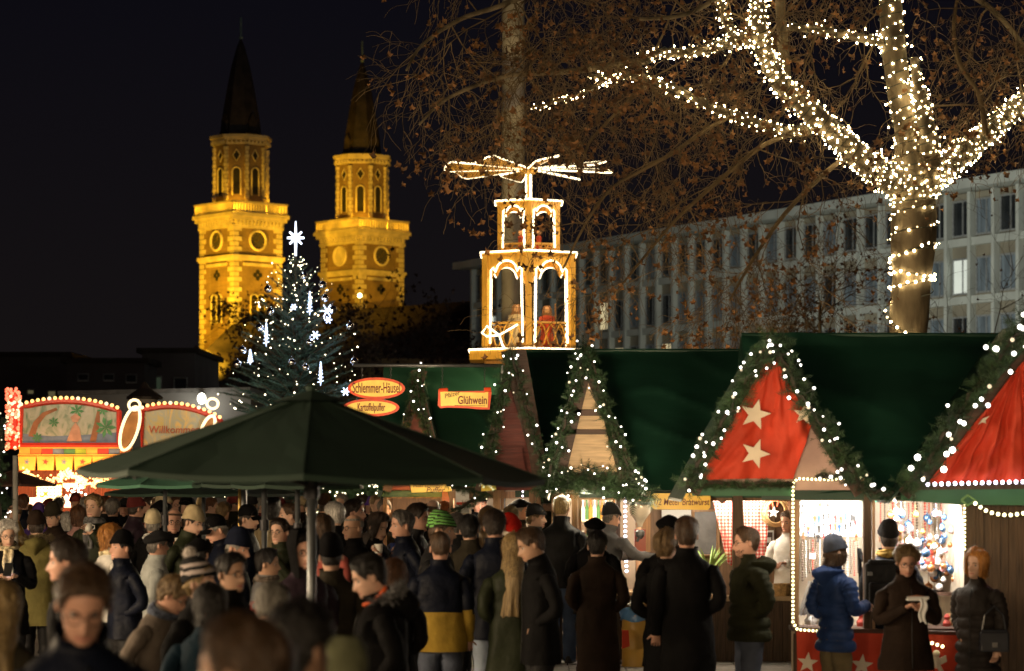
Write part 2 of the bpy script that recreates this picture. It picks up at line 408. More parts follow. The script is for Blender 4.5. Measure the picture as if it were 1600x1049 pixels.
# nave: walls and dark roofs
mb = MB()
e = [P(440, 560, 197), P(745, 560, 203)]; r_ = [P(442, 492, 202), P(745, 470, 207.3)]; b_ = [P(446, 560, 207.5), P(745, 560, 213)]
mb.add([e[0], e[1], r_[1], r_[0], b_[0], b_[1]], [(0, 1, 2, 3), (3, 2, 5, 4), (0, 3, 4), (1, 5, 2)]); mb.build('nave_roof', SLATE, church)
gnd = lambda p: Vector((p.x, p.y, 0))
mb = MB(); q = [e[0], e[1], b_[1], b_[0]]; mb.add([*[v - Vector((0, 0, .02)) for v in q], *[gnd(v) for v in q]], [(0, 1, 5, 4), (1, 2, 6, 5), (2, 3, 7, 6), (3, 0, 4, 7)]); mb.build('nave_wall', BR, church)
mb = MB(); mb.prism([P(316, 620, 196), P(322, 546, 196), P(363, 507, 198), P(445, 496, 199), P(445, 620, 197)], 0, (0, .8, 0)); mb.build('aisle_roof', SLATE, church)
# the small flood lamp seen at the foot of the far tower
mb = MB(); mb.tube([P(563, 474, 203), P(563, 462, 203)], 0.05); mb.box(P(563, 461, 203), (0.5, 0.3, 0.3)); fl = mb.build('flood_lamp', IRON, label='small lit flood lamp at the foot of the farther church tower', cat='lamp')
mb = MB(); mb.ball(P(562, 462, 202.7), 0.2); mb.build('lens', E('flood_glow', (1, .75, .3), 12), fl)

# ------------------------------------------------------------------ office block
WHITE = M('white_concrete', (0.62, 0.66, 0.62), 0.8, var=0.12, scale=0.6, bump=0.05)
BEIGE = M('beige_panel', (0.34, 0.31, 0.24), 0.8, var=0.2, scale=0.5)
ALU = M('grey_window_frame', (0.42, 0.44, 0.45), 0.5, metal=0.3)
GLASSD = M('dark_pane', (0.03, 0.035, 0.04), 0.12, var=0.4, scale=0.7, spec=0.6)
GLASSC = M('curtained_pane', (0.20, 0.25, 0.30), 0.35, var=0.5, scale=1.5, stretch=(3, 3, .3))
GLASSW = M('warm_lit_pane', (.3, .25, .15), 0.4, emit=(1.0, 0.82, 0.45), es=0.55, scale=1.2)
GLASSL = M('white_lit_pane', (.3, .3, .3), 0.4, emit=(0.93, 1.0, 0.85), es=.6, scale=1.2)
GLASSP = M('pink_lit_pane', (.3, .2, .2), 0.4, emit=(1.0, 0.6, 0.5), es=0.55, scale=1.2)
u = Vector((-0.49, 0.8717, 0)).normalized(); nrm = Vector((-u.y, u.x, 0)); O = Vector((7.7, 172, 0))
off = thing('office_building', O, 'long pale office block with a grid of white fins and recessed windows', 'building')
TB = Matrix(((-u.x, nrm.x, 0, O.x), (-u.y, nrm.y, 0, O.y), (0, 0, 1, 0), (0, 0, 0, 1)))   # local x runs toward the viewer's right, y outward
def tb(mb): mb.v = [TB @ v for v in mb.v]; return mb
BAY = 2.07; NB = 33; X0 = -21.9; LEN = BAY * NB
mb = MB(); mb.box((X0 + LEN / 2, -6.2, 9.2), (LEN, 12, 18.4)); tb(mb).build('wall', BEIGE, off)
mb = MB(); mb.box((X0 + LEN / 2 - .3, -6, 18.75), (LEN + 2.4, 14.2, 0.55)); tb(mb).build('roof', WHITE, off)
mb = MB(); mb.box((X0 - 0.06, -6.2, 9.2), (0.3, 12.6, 18.44)); tb(mb).build('end_wall', WHITE, off)
finm = MB(); finm.box((0, -0.04, 9.2), (0.26, 0.56, 18.4)); fin_me = finm.mesh('fin', WHITE)
def bplace(name, me, x, y, z, parent=off):
    o = bpy.data.objects.new(name, me); COL.objects.link(o); o.parent = off
    o.matrix_local = Matrix.Translation(-O) @ TB @ Matrix.Translation((x, y, z)); return o
for k in range(NB + 1): bplace('fin', fin_me, X0 + k * BAY, 0, 0)
for z in (15.55, 12.2, 8.85, 5.5):
    mb = MB(); mb.box((X0 + LEN / 2, -0.10, z), (LEN, 0.46, 0.45)); tb(mb).build('floor_band', WHITE, off)
fr = MB(); W2, H2 = 1.62, 2.1
for sx_ in (-1, 1): fr.box((sx_ * (W2 / 2 - .05), 0, 0), (0.1, 0.12, H2))
for sz_ in (-1, 1): fr.box((0, 0, sz_ * (H2 / 2 - .05)), (W2 - .2, 0.12, 0.1))
fr.box((0.1, 0, 0), (0.08, 0.1, H2 - .2)); fr_me = fr.mesh('window', ALU)
pm = {}
for nm, mt in (('d', GLASSD), ('c', GLASSC), ('w', GLASSW), ('l', GLASSL), ('p', GLASSP)):
    q = MB(); q.box((0, -0.02, 0), (W2 - 0.2, 0.03, H2 - 0.2)); pm[nm] = q.mesh('pane', mt)
rb = random.Random(3)
for fl_, zc in enumerate((16.95, 13.6, 10.25)):
    for k in range(NB):
        x = X0 + (k + .5) * BAY
        wv = bplace('window', fr_me, x, -0.15, zc)
        t = rb.random(); kind = 'd' if t < (.72 if fl_ == 0 else .45) else 'c'
        if (fl_, k) in ((1, 28),): kind = 'l'
        if (fl_, k) in ((1, 9), (2, 13), (2, 10)): kind = 'w'
        if (fl_, k) in ((2, 19),): kind = 'p'
        if (fl_, k) in ((1, 1), (1, 3)): kind = 'l' if k == 1 else 'w'
        o = bpy.data.objects.new('pane', pm[kind]); COL.objects.link(o); o.parent = wv

# ------------------------------------------------------------------ dark houses far left, pale hall
HDARK = M('dark_plaster', (0.12, 0.11, 0.12), 0.9, var=0.2, scale=0.4)
def house(pxl, pxr, ytop, D, depth, label, wins, m=HDARK, roof=None):
    a = P(pxl, ytop, D); b = P(pxr, ytop, D); c = (a + b) / 2
    h_ = thing('house', (c.x, D, 0), label, 'building')
    mb = MB(); mb.box((c.x, D + depth / 2, a.z / 2), (b.x - a.x, depth, a.z)); mb.build('wall', m, h_)
    mb = MB(); mb.box((c.x, D + depth / 2, a.z + .15), (b.x - a.x + .6, depth + .6, 0.3)); mb.build('roof', SLATE, h_)
    for x, y, w_, hh, mt in wins:
        p = P(x, y, D - 0.05); sW, sH = w_ * D / F, hh * D / F
        f = MB(); f.tube([p + Vector((dx * sW / 2, 0, dz * sH / 2)) for dx, dz in ((-1, -1), (1, -1), (1, 1), (-1, 1), (-1, -1))], 0.07, 4); fo = f.build('window', ALU, h_)
        f = MB(); f.box(p, (sW, 0.04, sH)); f.build('pane', mt, fo)
DIMW = M('dim_lit_pane', (.1, .09, .06), 0.5, emit=(.9, .75, .35), es=0.10, scale=2)
DIMG = M('dim_green_pane', (.1, .1, .08), 0.5, emit=(.5, .75, .45), es=0.035, scale=2)
house(-30, 105, 558, 150, 14, 'dark far house at the left edge with two dim yellow windows', [(48, 613, 10, 7, DIMW), (81, 616, 12, 10, DIMW)])
house(104, 225, 568, 140, 14, 'dark far house with a stepped flat roof behind the carousel', [(130, 590, 16, 10, GLASSD), (170, 590, 16, 10, GLASSD), (205, 592, 16, 12, GLASSD)])
house(222, 304, 552, 145, 12, 'dark far house with one dim green window beside the church', [(235, 600, 34, 22, DIMG), (282, 600, 20, 18, GLASSD)])
PALE = M('pale_render', (0.30, 0.30, 0.30), 0.85, var=0.1, scale=1.0)
hall = thing('market_hall', P(250, 745, 70) - Vector((0, 0, HC)), 'low pale flat-roofed hall behind the carousel lit by a wall lamp', 'building')
mb = MB(); a = P(92, 618, 70); b = P(392, 612, 70); mb.prism([a, b, Vector((b.x, 70, 0)), Vector((a.x, 70, 0))], 8); mb.build('wall', PALE, hall)
mb = MB(); mb.prism([a + Vector((0, -.2, 0)), b + Vector((0, -.2, 0)), b + Vector((0, -.2, .12)), a + Vector((0, -.2, .12))], 8.4); mb.build('roof', M('grey_flashing', (.2, .2, .2), .5), hall)
wl = thing('wall_lamp', P(315, 622, 69.6), 'white lit globe lamp on the wall of the pale hall', 'lamp')
mb = MB(); mb.box(P(315, 616, 69.7), (0.12, 0.5, 0.1)); mb.build('bracket', IRON, wl)
mb = MB(); mb.ball(P(315, 623, 69.45), 0.13, sc=(1, 1, 1.3)); mb.build('globe', E('lamp_globe', (1, .93, .75), 5), wl, smooth=True)
light('wall_lamp_light', 'POINT', P(315, 630, 69.3), 30, (1, .92, .75), 0.2)
PURP = (0.3, 0.2, 1.0)

# ------------------------------------------------------------------ tall mast behind the pyramid
mb = MB(); p = P(802, 745, 66); mb.tube([(p.x, 66, 0), (p.x, 66, 30)], [0.34, 0.27], 16)
mb.build('mast', M('mast_concrete', (0.33, 0.31, 0.28), 0.8, var=0.3, scale=1.2, bump=.2), smooth=True, label='tall pale round concrete mast rising behind the Christmas pyramid', cat='mast')
light('mast_wash_light', 'POINT', (p.x + 3, 58, 9), 260, WARM, 0.3)

# ------------------------------------------------------------------ Christmas pyramid
PYW = wood('pyramid_wood', (0.62, 0.36, 0.07), 'z', 0.5, 0.25)
LED = E('led_rope', (1.0, 0.80, 0.48), 5.0)
px0, PD = 826, 60.0
pc = P(px0, 745, PD); pc.z = 0
pyr = thing('christmas_pyramid', (pc.x, pc.y, 0), 'tall yellow wooden Christmas pyramid with lit outlines, figures and a bladed fan on top', 'christmas pyramid')
def Zp(y): return HC + (HZ - y) * PD / F
def hexa(r, z, k): return Vector((pc.x + r * math.sin(k * PI / 3), pc.y - r * math.cos(k * PI / 3), z))
def hexslab(mb, r, z0, z1): mb.prism([hexa(r, z0, k) for k in range(6)], 0, (0, 0, z1 - z0))
z = Zp
ropes = []
mb = MB(); hexslab(mb, 1.25, 0, z(566)); mb.build('base', wood('pyramid_base_wood', (0.25, 0.13, 0.05)), pyr)
mb = MB(); hexslab(mb, 1.68, z(565), z(549)); mb.build('base_platform', PYW, pyr)
ropes.append([hexa(1.7, z(549.5), k) for k in range(7)])
def storey(r, yb, yt, ya, yr, fas, post):
    zb, zt = z(yb), z(yt); za = z(ya)
    mb = MB(); hexslab(mb, r + .02, zb - .06, zb); mb.build('floor_plate', PYW, pyr)
    mb = MB(); hexslab(mb, r + .06, zt, zt + .06); mb.build('roof_plate', PYW, pyr)
    ropes.append([hexa(r + .1, zt + .05, k) for k in range(7)])
    for k in range(6):
        p = hexa(r - .06, 0, k); mb = MB(); mb.box((p.x, p.y, (zb + zt) / 2), (post, post, zt - zb), -k * PI / 3); mb.build('post', PYW, pyr)
        a, b = hexa(r - .03, 0, k), hexa(r - .03, 0, k + 1)
        # fascia with an ogee arch cut out of it
        def arch(t):
            tt = abs(t - .5) * 2
            return za - (0 if tt > .72 else 0) + (zt - za) * (0.06 if tt > .74 else (0.34 + .12 * math.cos((tt - .62) * 18) if tt > .48 else 0.66 * math.sqrt(max(0, 1 - (tt / .56) ** 2)) + .06))
        n_ = 20; lo = []; 
        mb = MB(); th = .06
        inn = (b - a).cross(Vector((0, 0, 1))).normalized() * -th
        vs = []
        for i in range(n_ + 1):
            t = i / n_; q = a.lerp(b, t); al = arch(t); lo.append((t, al))
            vs += [Vector((q.x, q.y, al)), Vector((q.x, q.y, zt)), Vector((q.x, q.y, al)) + inn, Vector((q.x, q.y, zt)) + inn]
        fs = []
        for i in range(n_):
            o_ = i * 4; fs += [(o_, o_ + 4, o_ + 5, o_ + 1), (o_ + 2, o_ + 3, o_ + 7, o_ + 6), (o_, o_ + 2, o_ + 6, o_ + 4)]
        mb.add(vs, fs); mb.build('fascia', PYW, pyr)
        outw = -inn.normalized() * .03
        rp_ = []
        for t, al in [(.13, zb + .12)] + [(t, al) for t, al in lo if .12 < t < .88] + [(.87, zb + .12)]:
            q = a.lerp(b, t); rp_.append(Vector((q.x, q.y, al)) + outw)
        ropes.append(rp_)
        # railing with crossing hoops
        zr = z(yr); mb = MB()
        mb.tube([Vector((a.x, a.y, zr)), Vector((b.x, b.y, zr))], .03, 5)
        for q0 in range(2):
            for sg in (1, -1):
                pts = []
                for i in range(9):
                    t = .08 + .84 * (q0 + i / 8) / 2; q = a.lerp(b, t); pts.append(Vector((q.x, q.y, zb + (zr - zb) * (.5 + sg * .45 * math.cos(PI * i / 8 * 2)))))
                mb.tube(pts, .018, 4)
        mb.build('railing', PYW, pyr)
storey(1.27, 547, 402, 440, 508, 0, .15)
storey(0.86, 398, 321, 340, 385, 0, .11)
mb = MB(); mb.tube([Vector((pc.x, pc.y, z(547))), Vector((pc.x, pc.y, z(266)))], .06, 8); mb.build('shaft', PYW, pyr)
for k in range(4): ropes.append([Vector((pc.x + .075 * math.cos(k * PI / 2 + .6), pc.y + .075 * math.sin(k * PI / 2 + .6), z(318))), Vector((pc.x + .075 * math.cos(k * PI / 2 + .6), pc.y + .075 * math.sin(k * PI / 2 + .6), z(270)))])
mb = MB(); mb.lathe([(.05, -.12), (.2, -.08), (.24, 0), (.2, .08), (.05, .16)], (pc.x, pc.y, z(266)), 10); mb.build('hub', PYW, pyr)
nb = 8
for k in range(nb):
    az = k * 2 * PI / nb + .22
    Rm = Matrix.Translation((pc.x, pc.y, z(265))) @ Matrix.Rotation(az, 4, 'Z') @ Matrix.Rotation(R(15), 4, 'X')
    poly = [(.2, -.05), (1.98, -.28), (2.08, -.2), (2.08, .2), (1.98, .28), (.2, .05)]
    mb = MB(); mb.prism([Rm @ Vector((x, y, 0)) for x, y in poly], 0, (0, 0, .03)); mb.build('blade', PYW, pyr)
    ropes.append([Rm @ Vector((x + .012, y * 1.06, .015)) for x, y in poly])
mb = MB()
for rp_ in ropes: mb.tube(rp_, 0.021, 5)
mb.build('light_rope', LED, pyr)
light('pyramid_inner_light', 'POINT', (pc.x, pc.y - .2, z(420)), 42, (1, .66, .25), .1)
light('pyramid_inner_light', 'POINT', (pc.x, pc.y - .1, z(335)), 16, (1, .66, .25), .1)
light('pyramid_front_light', 'SPOT', (pc.x - 3.0, pc.y - 12, 2.9), 4600, (1, .66, .2), .2, (pc.x, pc.y, 7.0), spot=40)
# bow of light rope on the lower railing
bx = hexa(1.27, 0, 5.42)
mb = MB(); c = Vector((bx.x, bx.y - .08, z(528)))
mb.tube([c + Vector((.0, 0, 0)), c + Vector((-.3, 0, .22)), c + Vector((-.42, 0, .05)), c + Vector((-.3, 0, -.03)), c, c + Vector((.35, 0, .2)), c + Vector((.45, 0, .26))], .022, 5)
mb.tube([c, c + Vector((.08, 0, -.25)), c + Vector((.22, 0, -.42))], .022, 5); mb.build('light_bow', LED, pyr)
# carved figures on the lower storey
def figure(x, y, h, robe, cloak, label, tilt=0.0, staff=False):
    base = Vector((pc.x + x, pc.y + y, z(547)))
    fg = thing('carved_figure', base, label, 'figurine', 'carved figures on the pyramid')
    mb = MB(); mb.lathe([(.20 * h, 0), (.185 * h, .15 * h), (.13 * h, .45 * h), (.15 * h, .66 * h), (.13 * h, .76 * h), (.05 * h, .82 * h)], base, 12)
    mb.tube([base + Vector((.13 * h, 0, .74 * h)), base + Vector((.17 * h, -.1 * h, .55 * h)), base + Vector((.05 * h, -.2 * h, .5 * h))], [.055 * h, .05 * h, .03 * h], 7)
    mb.tube([base + Vector((-.13 * h, 0, .74 * h)), base + Vector((-.17 * h, -.1 * h, .55 * h)), base + Vector((-.03 * h, -.2 * h, .48 * h))], [.055 * h, .05 * h, .03 * h], 7)
    mb.build('robe', robe, fg, smooth=True)
    mb = MB(); mb.ball(base + Vector((0, -.02, .9 * h)), .085 * h, sc=(.9, 1, 1.2)); mb.build('head', M('painted_skin', (.5, .3, .18)), fg, smooth=True)
    mb = MB(); mb.lathe([(.16 * h, .5 * h), (.155 * h, .72 * h), (.11 * h, .84 * h), (.115 * h, .93 * h), (.07 * h, 1.01 * h)], base + Vector((0, .035, 0)), 12); mb.build('hooded_cloak', cloak, fg, smooth=True)
    if staff: mb = MB(); mb.tube([base + Vector((.22, -.2, 0)), base + Vector((.2, -.2, 1.05 * h))], .02, 5); mb.build('staff', M('staff_wood', (.2, .1, .04)), fg)
cream = M('painted_cream', (.5, .42, .28)); black = M('painted_black', (.05, .045, .04)); red = M('painted_red', (.4, .05, .02)); brown = M('painted_brown', (.18, .09, .04))
figure(-.30, -.55, 1.08, cream, brown, 'carved figure in a cream striped robe on the pyramid, left of its front post')
figure(.45, -.45, 1.05, red, brown, 'carved figure in a red robe and brown cloak right of the pyramid post', staff=True)
figure(-.95, -.1, .62, brown, black, 'small kneeling dark figure at the left rail of the pyramid')
for ux in (-.2, .25):
    base = Vector((pc.x + ux, pc.y - .2, z(398)))
    fg = thing('carved_angel', base, 'small carved angel in red on the upper pyramid storey, ' + ('left' if ux < 0 else 'right') + ' of its post', 'figurine', 'carved figures on the pyramid')
    mb = MB(); mb.lathe([(.1, 0), (.06, .3), (.07, .42), (.02, .46)], base, 8); mb.build('robe', red, fg)
    mb = MB(); mb.ball(base + Vector((0, 0, .52)), .06); mb.build('head', M('painted_skin', (.5, .3, .18)), fg)
# ------------------------------------------------------------------ fir twigs and garlands
FIR = M('fir_needles', (0.035, 0.075, 0.030), 0.6, var=0.5, scale=3, island=0.45)
FIRB = M('nordmann_needles', (0.050, 0.100, 0.078), 0.55, var=0.5, scale=3, island=0.4)
BULB = E('warm_white_bulb', (1.0, 0.86, 0.62), 5.5)
BULBC = E('cool_white_bulb', (1.0, 0.93, 0.82), 5.5)
CABLE = M('cable', (0.02, 0.03, 0.02), 0.6)
def needles(mb, p, d, L, w_, rg, n=7):
    """a flat fir twig: stem with paired needles"""
    d = d.normalized(); s_ = d.orthogonal().normalized(); s_ = (Matrix.Rotation(rg.uniform(0, 6.28), 3, d) @ s_); up = d.cross(s_)
    vs = []; fs = []
    for i in range(n):
        t = (i + .5) / n; q = p + d * L * t
        for sg in (-1, 1):
            tip = q + s_ * sg * w_ * (1.0 - .45 * t) + d * w_ * .55 + up * rg.uniform(-.35, .35) * w_
            k = len(vs); vs += [q - d * L * .035, q + d * L * .05, tip]; fs.append((k, k + 1, k + 2))
    k = len(vs); vs += [p + up * .004, p - up * .004, p + d * L * 1.05]; fs.append((k, k + 1, k + 2))
    mb.add(vs, fs)
def garland(pts, rad, label, bulbs=0, dens=95, seed=1, bulb_r=.0112, bm_=None, group='lit fir garlands on the stall roofs', cable=True):
    rg = random.Random(seed); path = spline(pts, 6)
    mb = MB()
    L = sum((b - a).length for a, b in zip(path, path[1:]))
    for q in along(path, 1.0 / dens):
        rr = rad * .60 * rg.uniform(.75, 1.2)
        v = Vector((rg.gauss(0, 1), rg.gauss(-.25, 1), rg.gauss(0, 1))).normalized()
        needles(mb, q + v * rr * rg.uniform(0, .55), (v + Vector((0, 0, -.25))).normalized(), rr * rg.uniform(.7, 1.25), .035 + rad * .12, rg)
    root = thing('fir_garland', path[0], label, 'garland', group)
    mb.build('needles', FIR, root, recalc=False, kind='stuff')
    mb = MB(); mb.tube([q + Vector((rg.uniform(-.02, .02), 0, rg.uniform(-.02, .02))) for q in path], .018, 5); mb.build('stem', M('garland_stem', (.04, .03, .02)), root)
    if bulbs:
        bb = MB(); cb = MB(); prev = None
        bulbs = int(bulbs * .85)
        for i in range(bulbs):
            q = path[min(len(path) - 1, int((i + rg.random()) / bulbs * (len(path) - 1)))]
            v = Vector((rg.uniform(-1, 1), -rg.uniform(.5, 1.2), rg.uniform(-1, 1))).normalized()
            p = q + v * rad * rg.uniform(.85, 1.15)
            bb.ball(p, bulb_r * rg.choice((.75, .9, 1, 1.15, 1.35)), n=6, k=4)
            if prev is not None: cb.tube([prev, prev.lerp(p, .5) - Vector((0, 0, .03)), p], .004, 3)
            prev = p
        bb.m = [1 if (i // 24) % 6 == 3 else 0 for i in range(len(bb.m))]; bb.build('bulbs', [bm_ or BULBC, E('dim_bulb', (1.0, .80, .5), .9)], root, kind='stuff'); cb.build('cable', CABLE, root)
    return root
def led_rope(pxs, D, label, mat_, r=.013, step=None, group=None, sag=False):
    pts = [P(x, y, D) for x, y in pxs]; mb = MB()
    if sag: pts = spline(pts, 6)
    root = thing('light_string', pts[0], label, 'fairy lights', group)
    for q in along(pts, step or r * 3.2): mb.ball(q, r, n=6, k=4)
    mb.build('bulbs', mat_, root, kind='stuff')
    mb = MB(); mb.tube(pts, r * .4, 4); mb.build('cable', CABLE, root)
    return root
LEDW = E('led_warm_yellow', (1.0, 0.86, 0.42), 6.0); LEDV = E('led_violet_white', (0.90, 0.80, 1.0), 7.0)

# ------------------------------------------------------------------ big fir tree with star
TD = 45.0
def fir_tree():
    rg = random.Random(11)
    c = P(462, 745, TD); tip = P(462, 392, TD).z
    base = Vector((c.x, TD, 0)); t = thing('christmas_tree', base, 'tall fir Christmas tree with white fairy lights behind the big parasol', 'christmas tree')
    mb = MB(); mb.tube([base, Vector((c.x, TD, tip))], [.13, .02], 8); mb.build('trunk', M('fir_bark', (.06, .04, .025)), t)
    mb = MB(); wd = MB(); ends = []
    nlev = 26
    for lv in range(nlev):
        f = lv / (nlev - 1); z = .9 + (tip - .25 - .9) * (f ** .92)
        Lr = 1.85 * (1 - f) ** .84 + .14
        nb_ = int(13 - 6 * f)
        for k in range(nb_):
            az = k * 2 * PI / nb_ + lv * 1.3 + rg.uniform(-.25, .25); L = Lr * rg.uniform(.72, 1.15)
            up = .18 + .75 * f + rg.uniform(-.15, .15)
            pts = []
            for i in range(7):
                q = i / 6; pts.append(Vector((c.x + math.cos(az) * L * q, TD + math.sin(az) * L * q, z + L * (up * q - .30 * q * q + .16 * q ** 3))))
            wd.tube(pts, [.018 * (1 - .8 * i / 6) for i in range(7)], 4)
            for i in range(1, 7):
                q = i / 6; d = (pts[i] - pts[i - 1]).normalized()
                for sg in (-1, 1):
                    side = d.cross(Vector((0, 0, 1))).normalized() * sg
                    ln = L * (.34 * (1 - q) + .10) * rg.uniform(.7, 1.2)
                    dd = (d * .8 + side * .75 + Vector((0, 0, rg.uniform(-.1, .25)))).normalized()
                    nn = max(5, int(ln / .022)); needles(mb, pts[i - 1].lerp(pts[i], rg.random()), dd, ln, .040, rg, nn)
                    if ln > .2 :
                        for s3 in (-1, 1): needles(mb, pts[i] + dd * ln * .4, (dd + s3 * d * .8).normalized(), ln * .5, .035, rg, 6)
                needles(mb, pts[i - 1], d, (pts[i] - pts[i - 1]).length * 1.15, .04, rg, 8)
            ends += [pts[3], pts[4], pts[5], pts[6], pts[6]]
    wd.build('branch', M('fir_twig', (.07, .05, .03)), t, kind='stuff'); mb.build('needles', FIRB, t, recalc=False, kind='stuff')
    lt = thing('fairy_lights', base, 'warm white fairy lights strung through the tall fir Christmas tree', 'fairy lights')
    bb = MB()
    for i in range(460):
        q = rg.choice(ends) + Vector((rg.uniform(-.12, .12), rg.uniform(-.12, .05), rg.uniform(-.1, .1)))
        if q.y > TD + .5 and rg.random() < .7: q.y = 2 * TD - q.y
        bb.ball(q, .0095 * rg.choice((.6, .9, 1, 1.6)), n=6, k=4)
    bb.build('bulbs', E('tree_bulb', (1.0, .85, .55), 8), lt, kind='stuff')
    light('tree_wash_light', 'SPOT', P(430, 740, 37), 520, (.92, .95, .88), .3, P(462, 540, TD), spot=44)  # added spot that brightens the fir needles from the front
    # star on top
    st = thing('star_topper', P(462, 395, TD - .05), 'bright white eight-pointed star with a tall spike on the Christmas tree tip', 'star')
    SW = E('star_white', (.75, .84, 1.0), 3)
    m2 = MB(); q = P(462, 372, TD - .05)
    for k in range(4):
        an = k * PI / 4; L = .16 if k != 2 else .0
        if k == 2: continue
        d = Vector((math.cos(an), 0, math.sin(an))); m2.tube([q - d * L, q, q + d * L], [.02, .03, .02], 6)
    m2.tube([P(462, 346, TD - .05), P(462, 372, TD - .05), P(462, 400, TD - .05)], [.012, .03, .02], 6); m2.build('rays', SW, st)
    light('star_light', 'POINT', q + Vector((0, -.4, 0)), 5, (.7, .8, 1), .05)
    # hanging light pieces
    LB = E('cold_white_light', (.55, .70, 1.0), 2.6)
    for i, (x, y, ln, kind) in enumerate(((484, 474, 34, 'drop'), (416, 523, 34, 'drop'), (511, 486, 22, 'flake'), (459, 480, 10, 'flake'), (501, 584, 34, 'drop'), (391, 558, 22, 'drop'), (493, 524, 14, 'flake'), (540, 612, 14, 'flake'), (513, 500, 12, 'flake'))):
        D = TD - .75 if y > 500 else TD - .55
        c2 = P(x, y, D)
        o = thing('light_ornament', c2, f"cold white light {'icicle' if kind == 'drop' else 'snowflake'} hanging {('high on the tree, right of its trunk', 'on the far left side of the tree, upper one', 'at the right edge of the upper tree', 'near the middle of the upper tree', 'low on the tree just above the parasol', 'on the left side of the tree, lower one', 'in the middle of the tree right of its trunk', 'low at the right edge of the tree by the sign', 'right under the upper right snowflake')[i]}", 'light ornament', 'cold white light ornaments on the fir tree')
        m2 = MB(); s_ = D / F
        if kind == 'drop':
            m2.tube([c2 + Vector((0, 0, ln * .55 * s_)), c2, c2 - Vector((0, 0, ln * .55 * s_))], [.012, .028, .006], 6)
            for k in range(6): 
                zz = (k / 5 - .5) * ln * .8 * s_; m2.tube([c2 + Vector((-.055 + .008 * k, 0, zz)), c2 + Vector((.055 - .008 * k, 0, zz + .03))], .012, 4)
        else:
            for k in range(3):
                d = Vector((math.cos(k * PI / 3), 0, math.sin(k * PI / 3))) * ln * .5 * s_; m2.tube([c2 - d, c2 + d], .013, 5)
        m2.build('rays', LB, o)
        light('ornament_light', 'POINT', c2 + Vector((0, -.15, 0)), 1.6, (.55, .68, 1), .04)
    CH = M('silver_bauble', (.75, .75, .78), 0.12, metal=1.0)
    bm_ = MB(); bm_.ball((0, 0, 0), .075, n=12, k=8); bm_.tube([(0, 0, .07), (0, 0, .11)], .012, 6); bme = bm_.mesh('silver_bauble', CH, True)
    for x, y in ((419, 452), (504, 445), (423, 487), (406, 512), (508, 466), (379, 547), (371, 569), (477, 574), (456, 566), (553, 565), (547, 510), (484, 535), (520, 484), (474, 431)):
        place('silver_bauble', bme, None, P(x, y, TD - (.3 + (y - 400) / 240)), label='small silver bauble hanging on the lit fir tree', cat='bauble', group='silver baubles on the fir tree')
fir_tree()
# a second, lower lit fir hedge seen under the parasol
def fir_hedge():
    rg = random.Random(5); base = P(555, 745, 40); base.z = 0
    t = thing('fir_tree', base, 'low broad fir tree with many tiny lights behind the crowd, under the parasol', 'fir tree')
    mb = MB(); bb = MB()
    for i in range(2600):
        x = rg.uniform(500, 645); y = rg.uniform(742, 800); p = P(x, y, 40 + rg.uniform(0, .8))
        needles(mb, p, Vector((rg.gauss(0, 1), -.5, rg.gauss(0, 1))), .2, .045, rg, 6)
    for i in range(90): bb.ball(P(rg.uniform(502, 642), rg.uniform(744, 796), 39.9), .016, n=6, k=4)
    mb.build('needles', FIR, t, recalc=False, kind='stuff'); bb.build('bulbs', E('tiny_bulb', (1, .85, .55), 6), t, kind='stuff')
    mb = MB(); mb.tube([base + Vector((0, .4, 0)), base + Vector((0, .4, 2.0))], [.1, .04], 6); mb.build('trunk', M('fir_bark', (.06, .04, .025)), t)
fir_hedge()

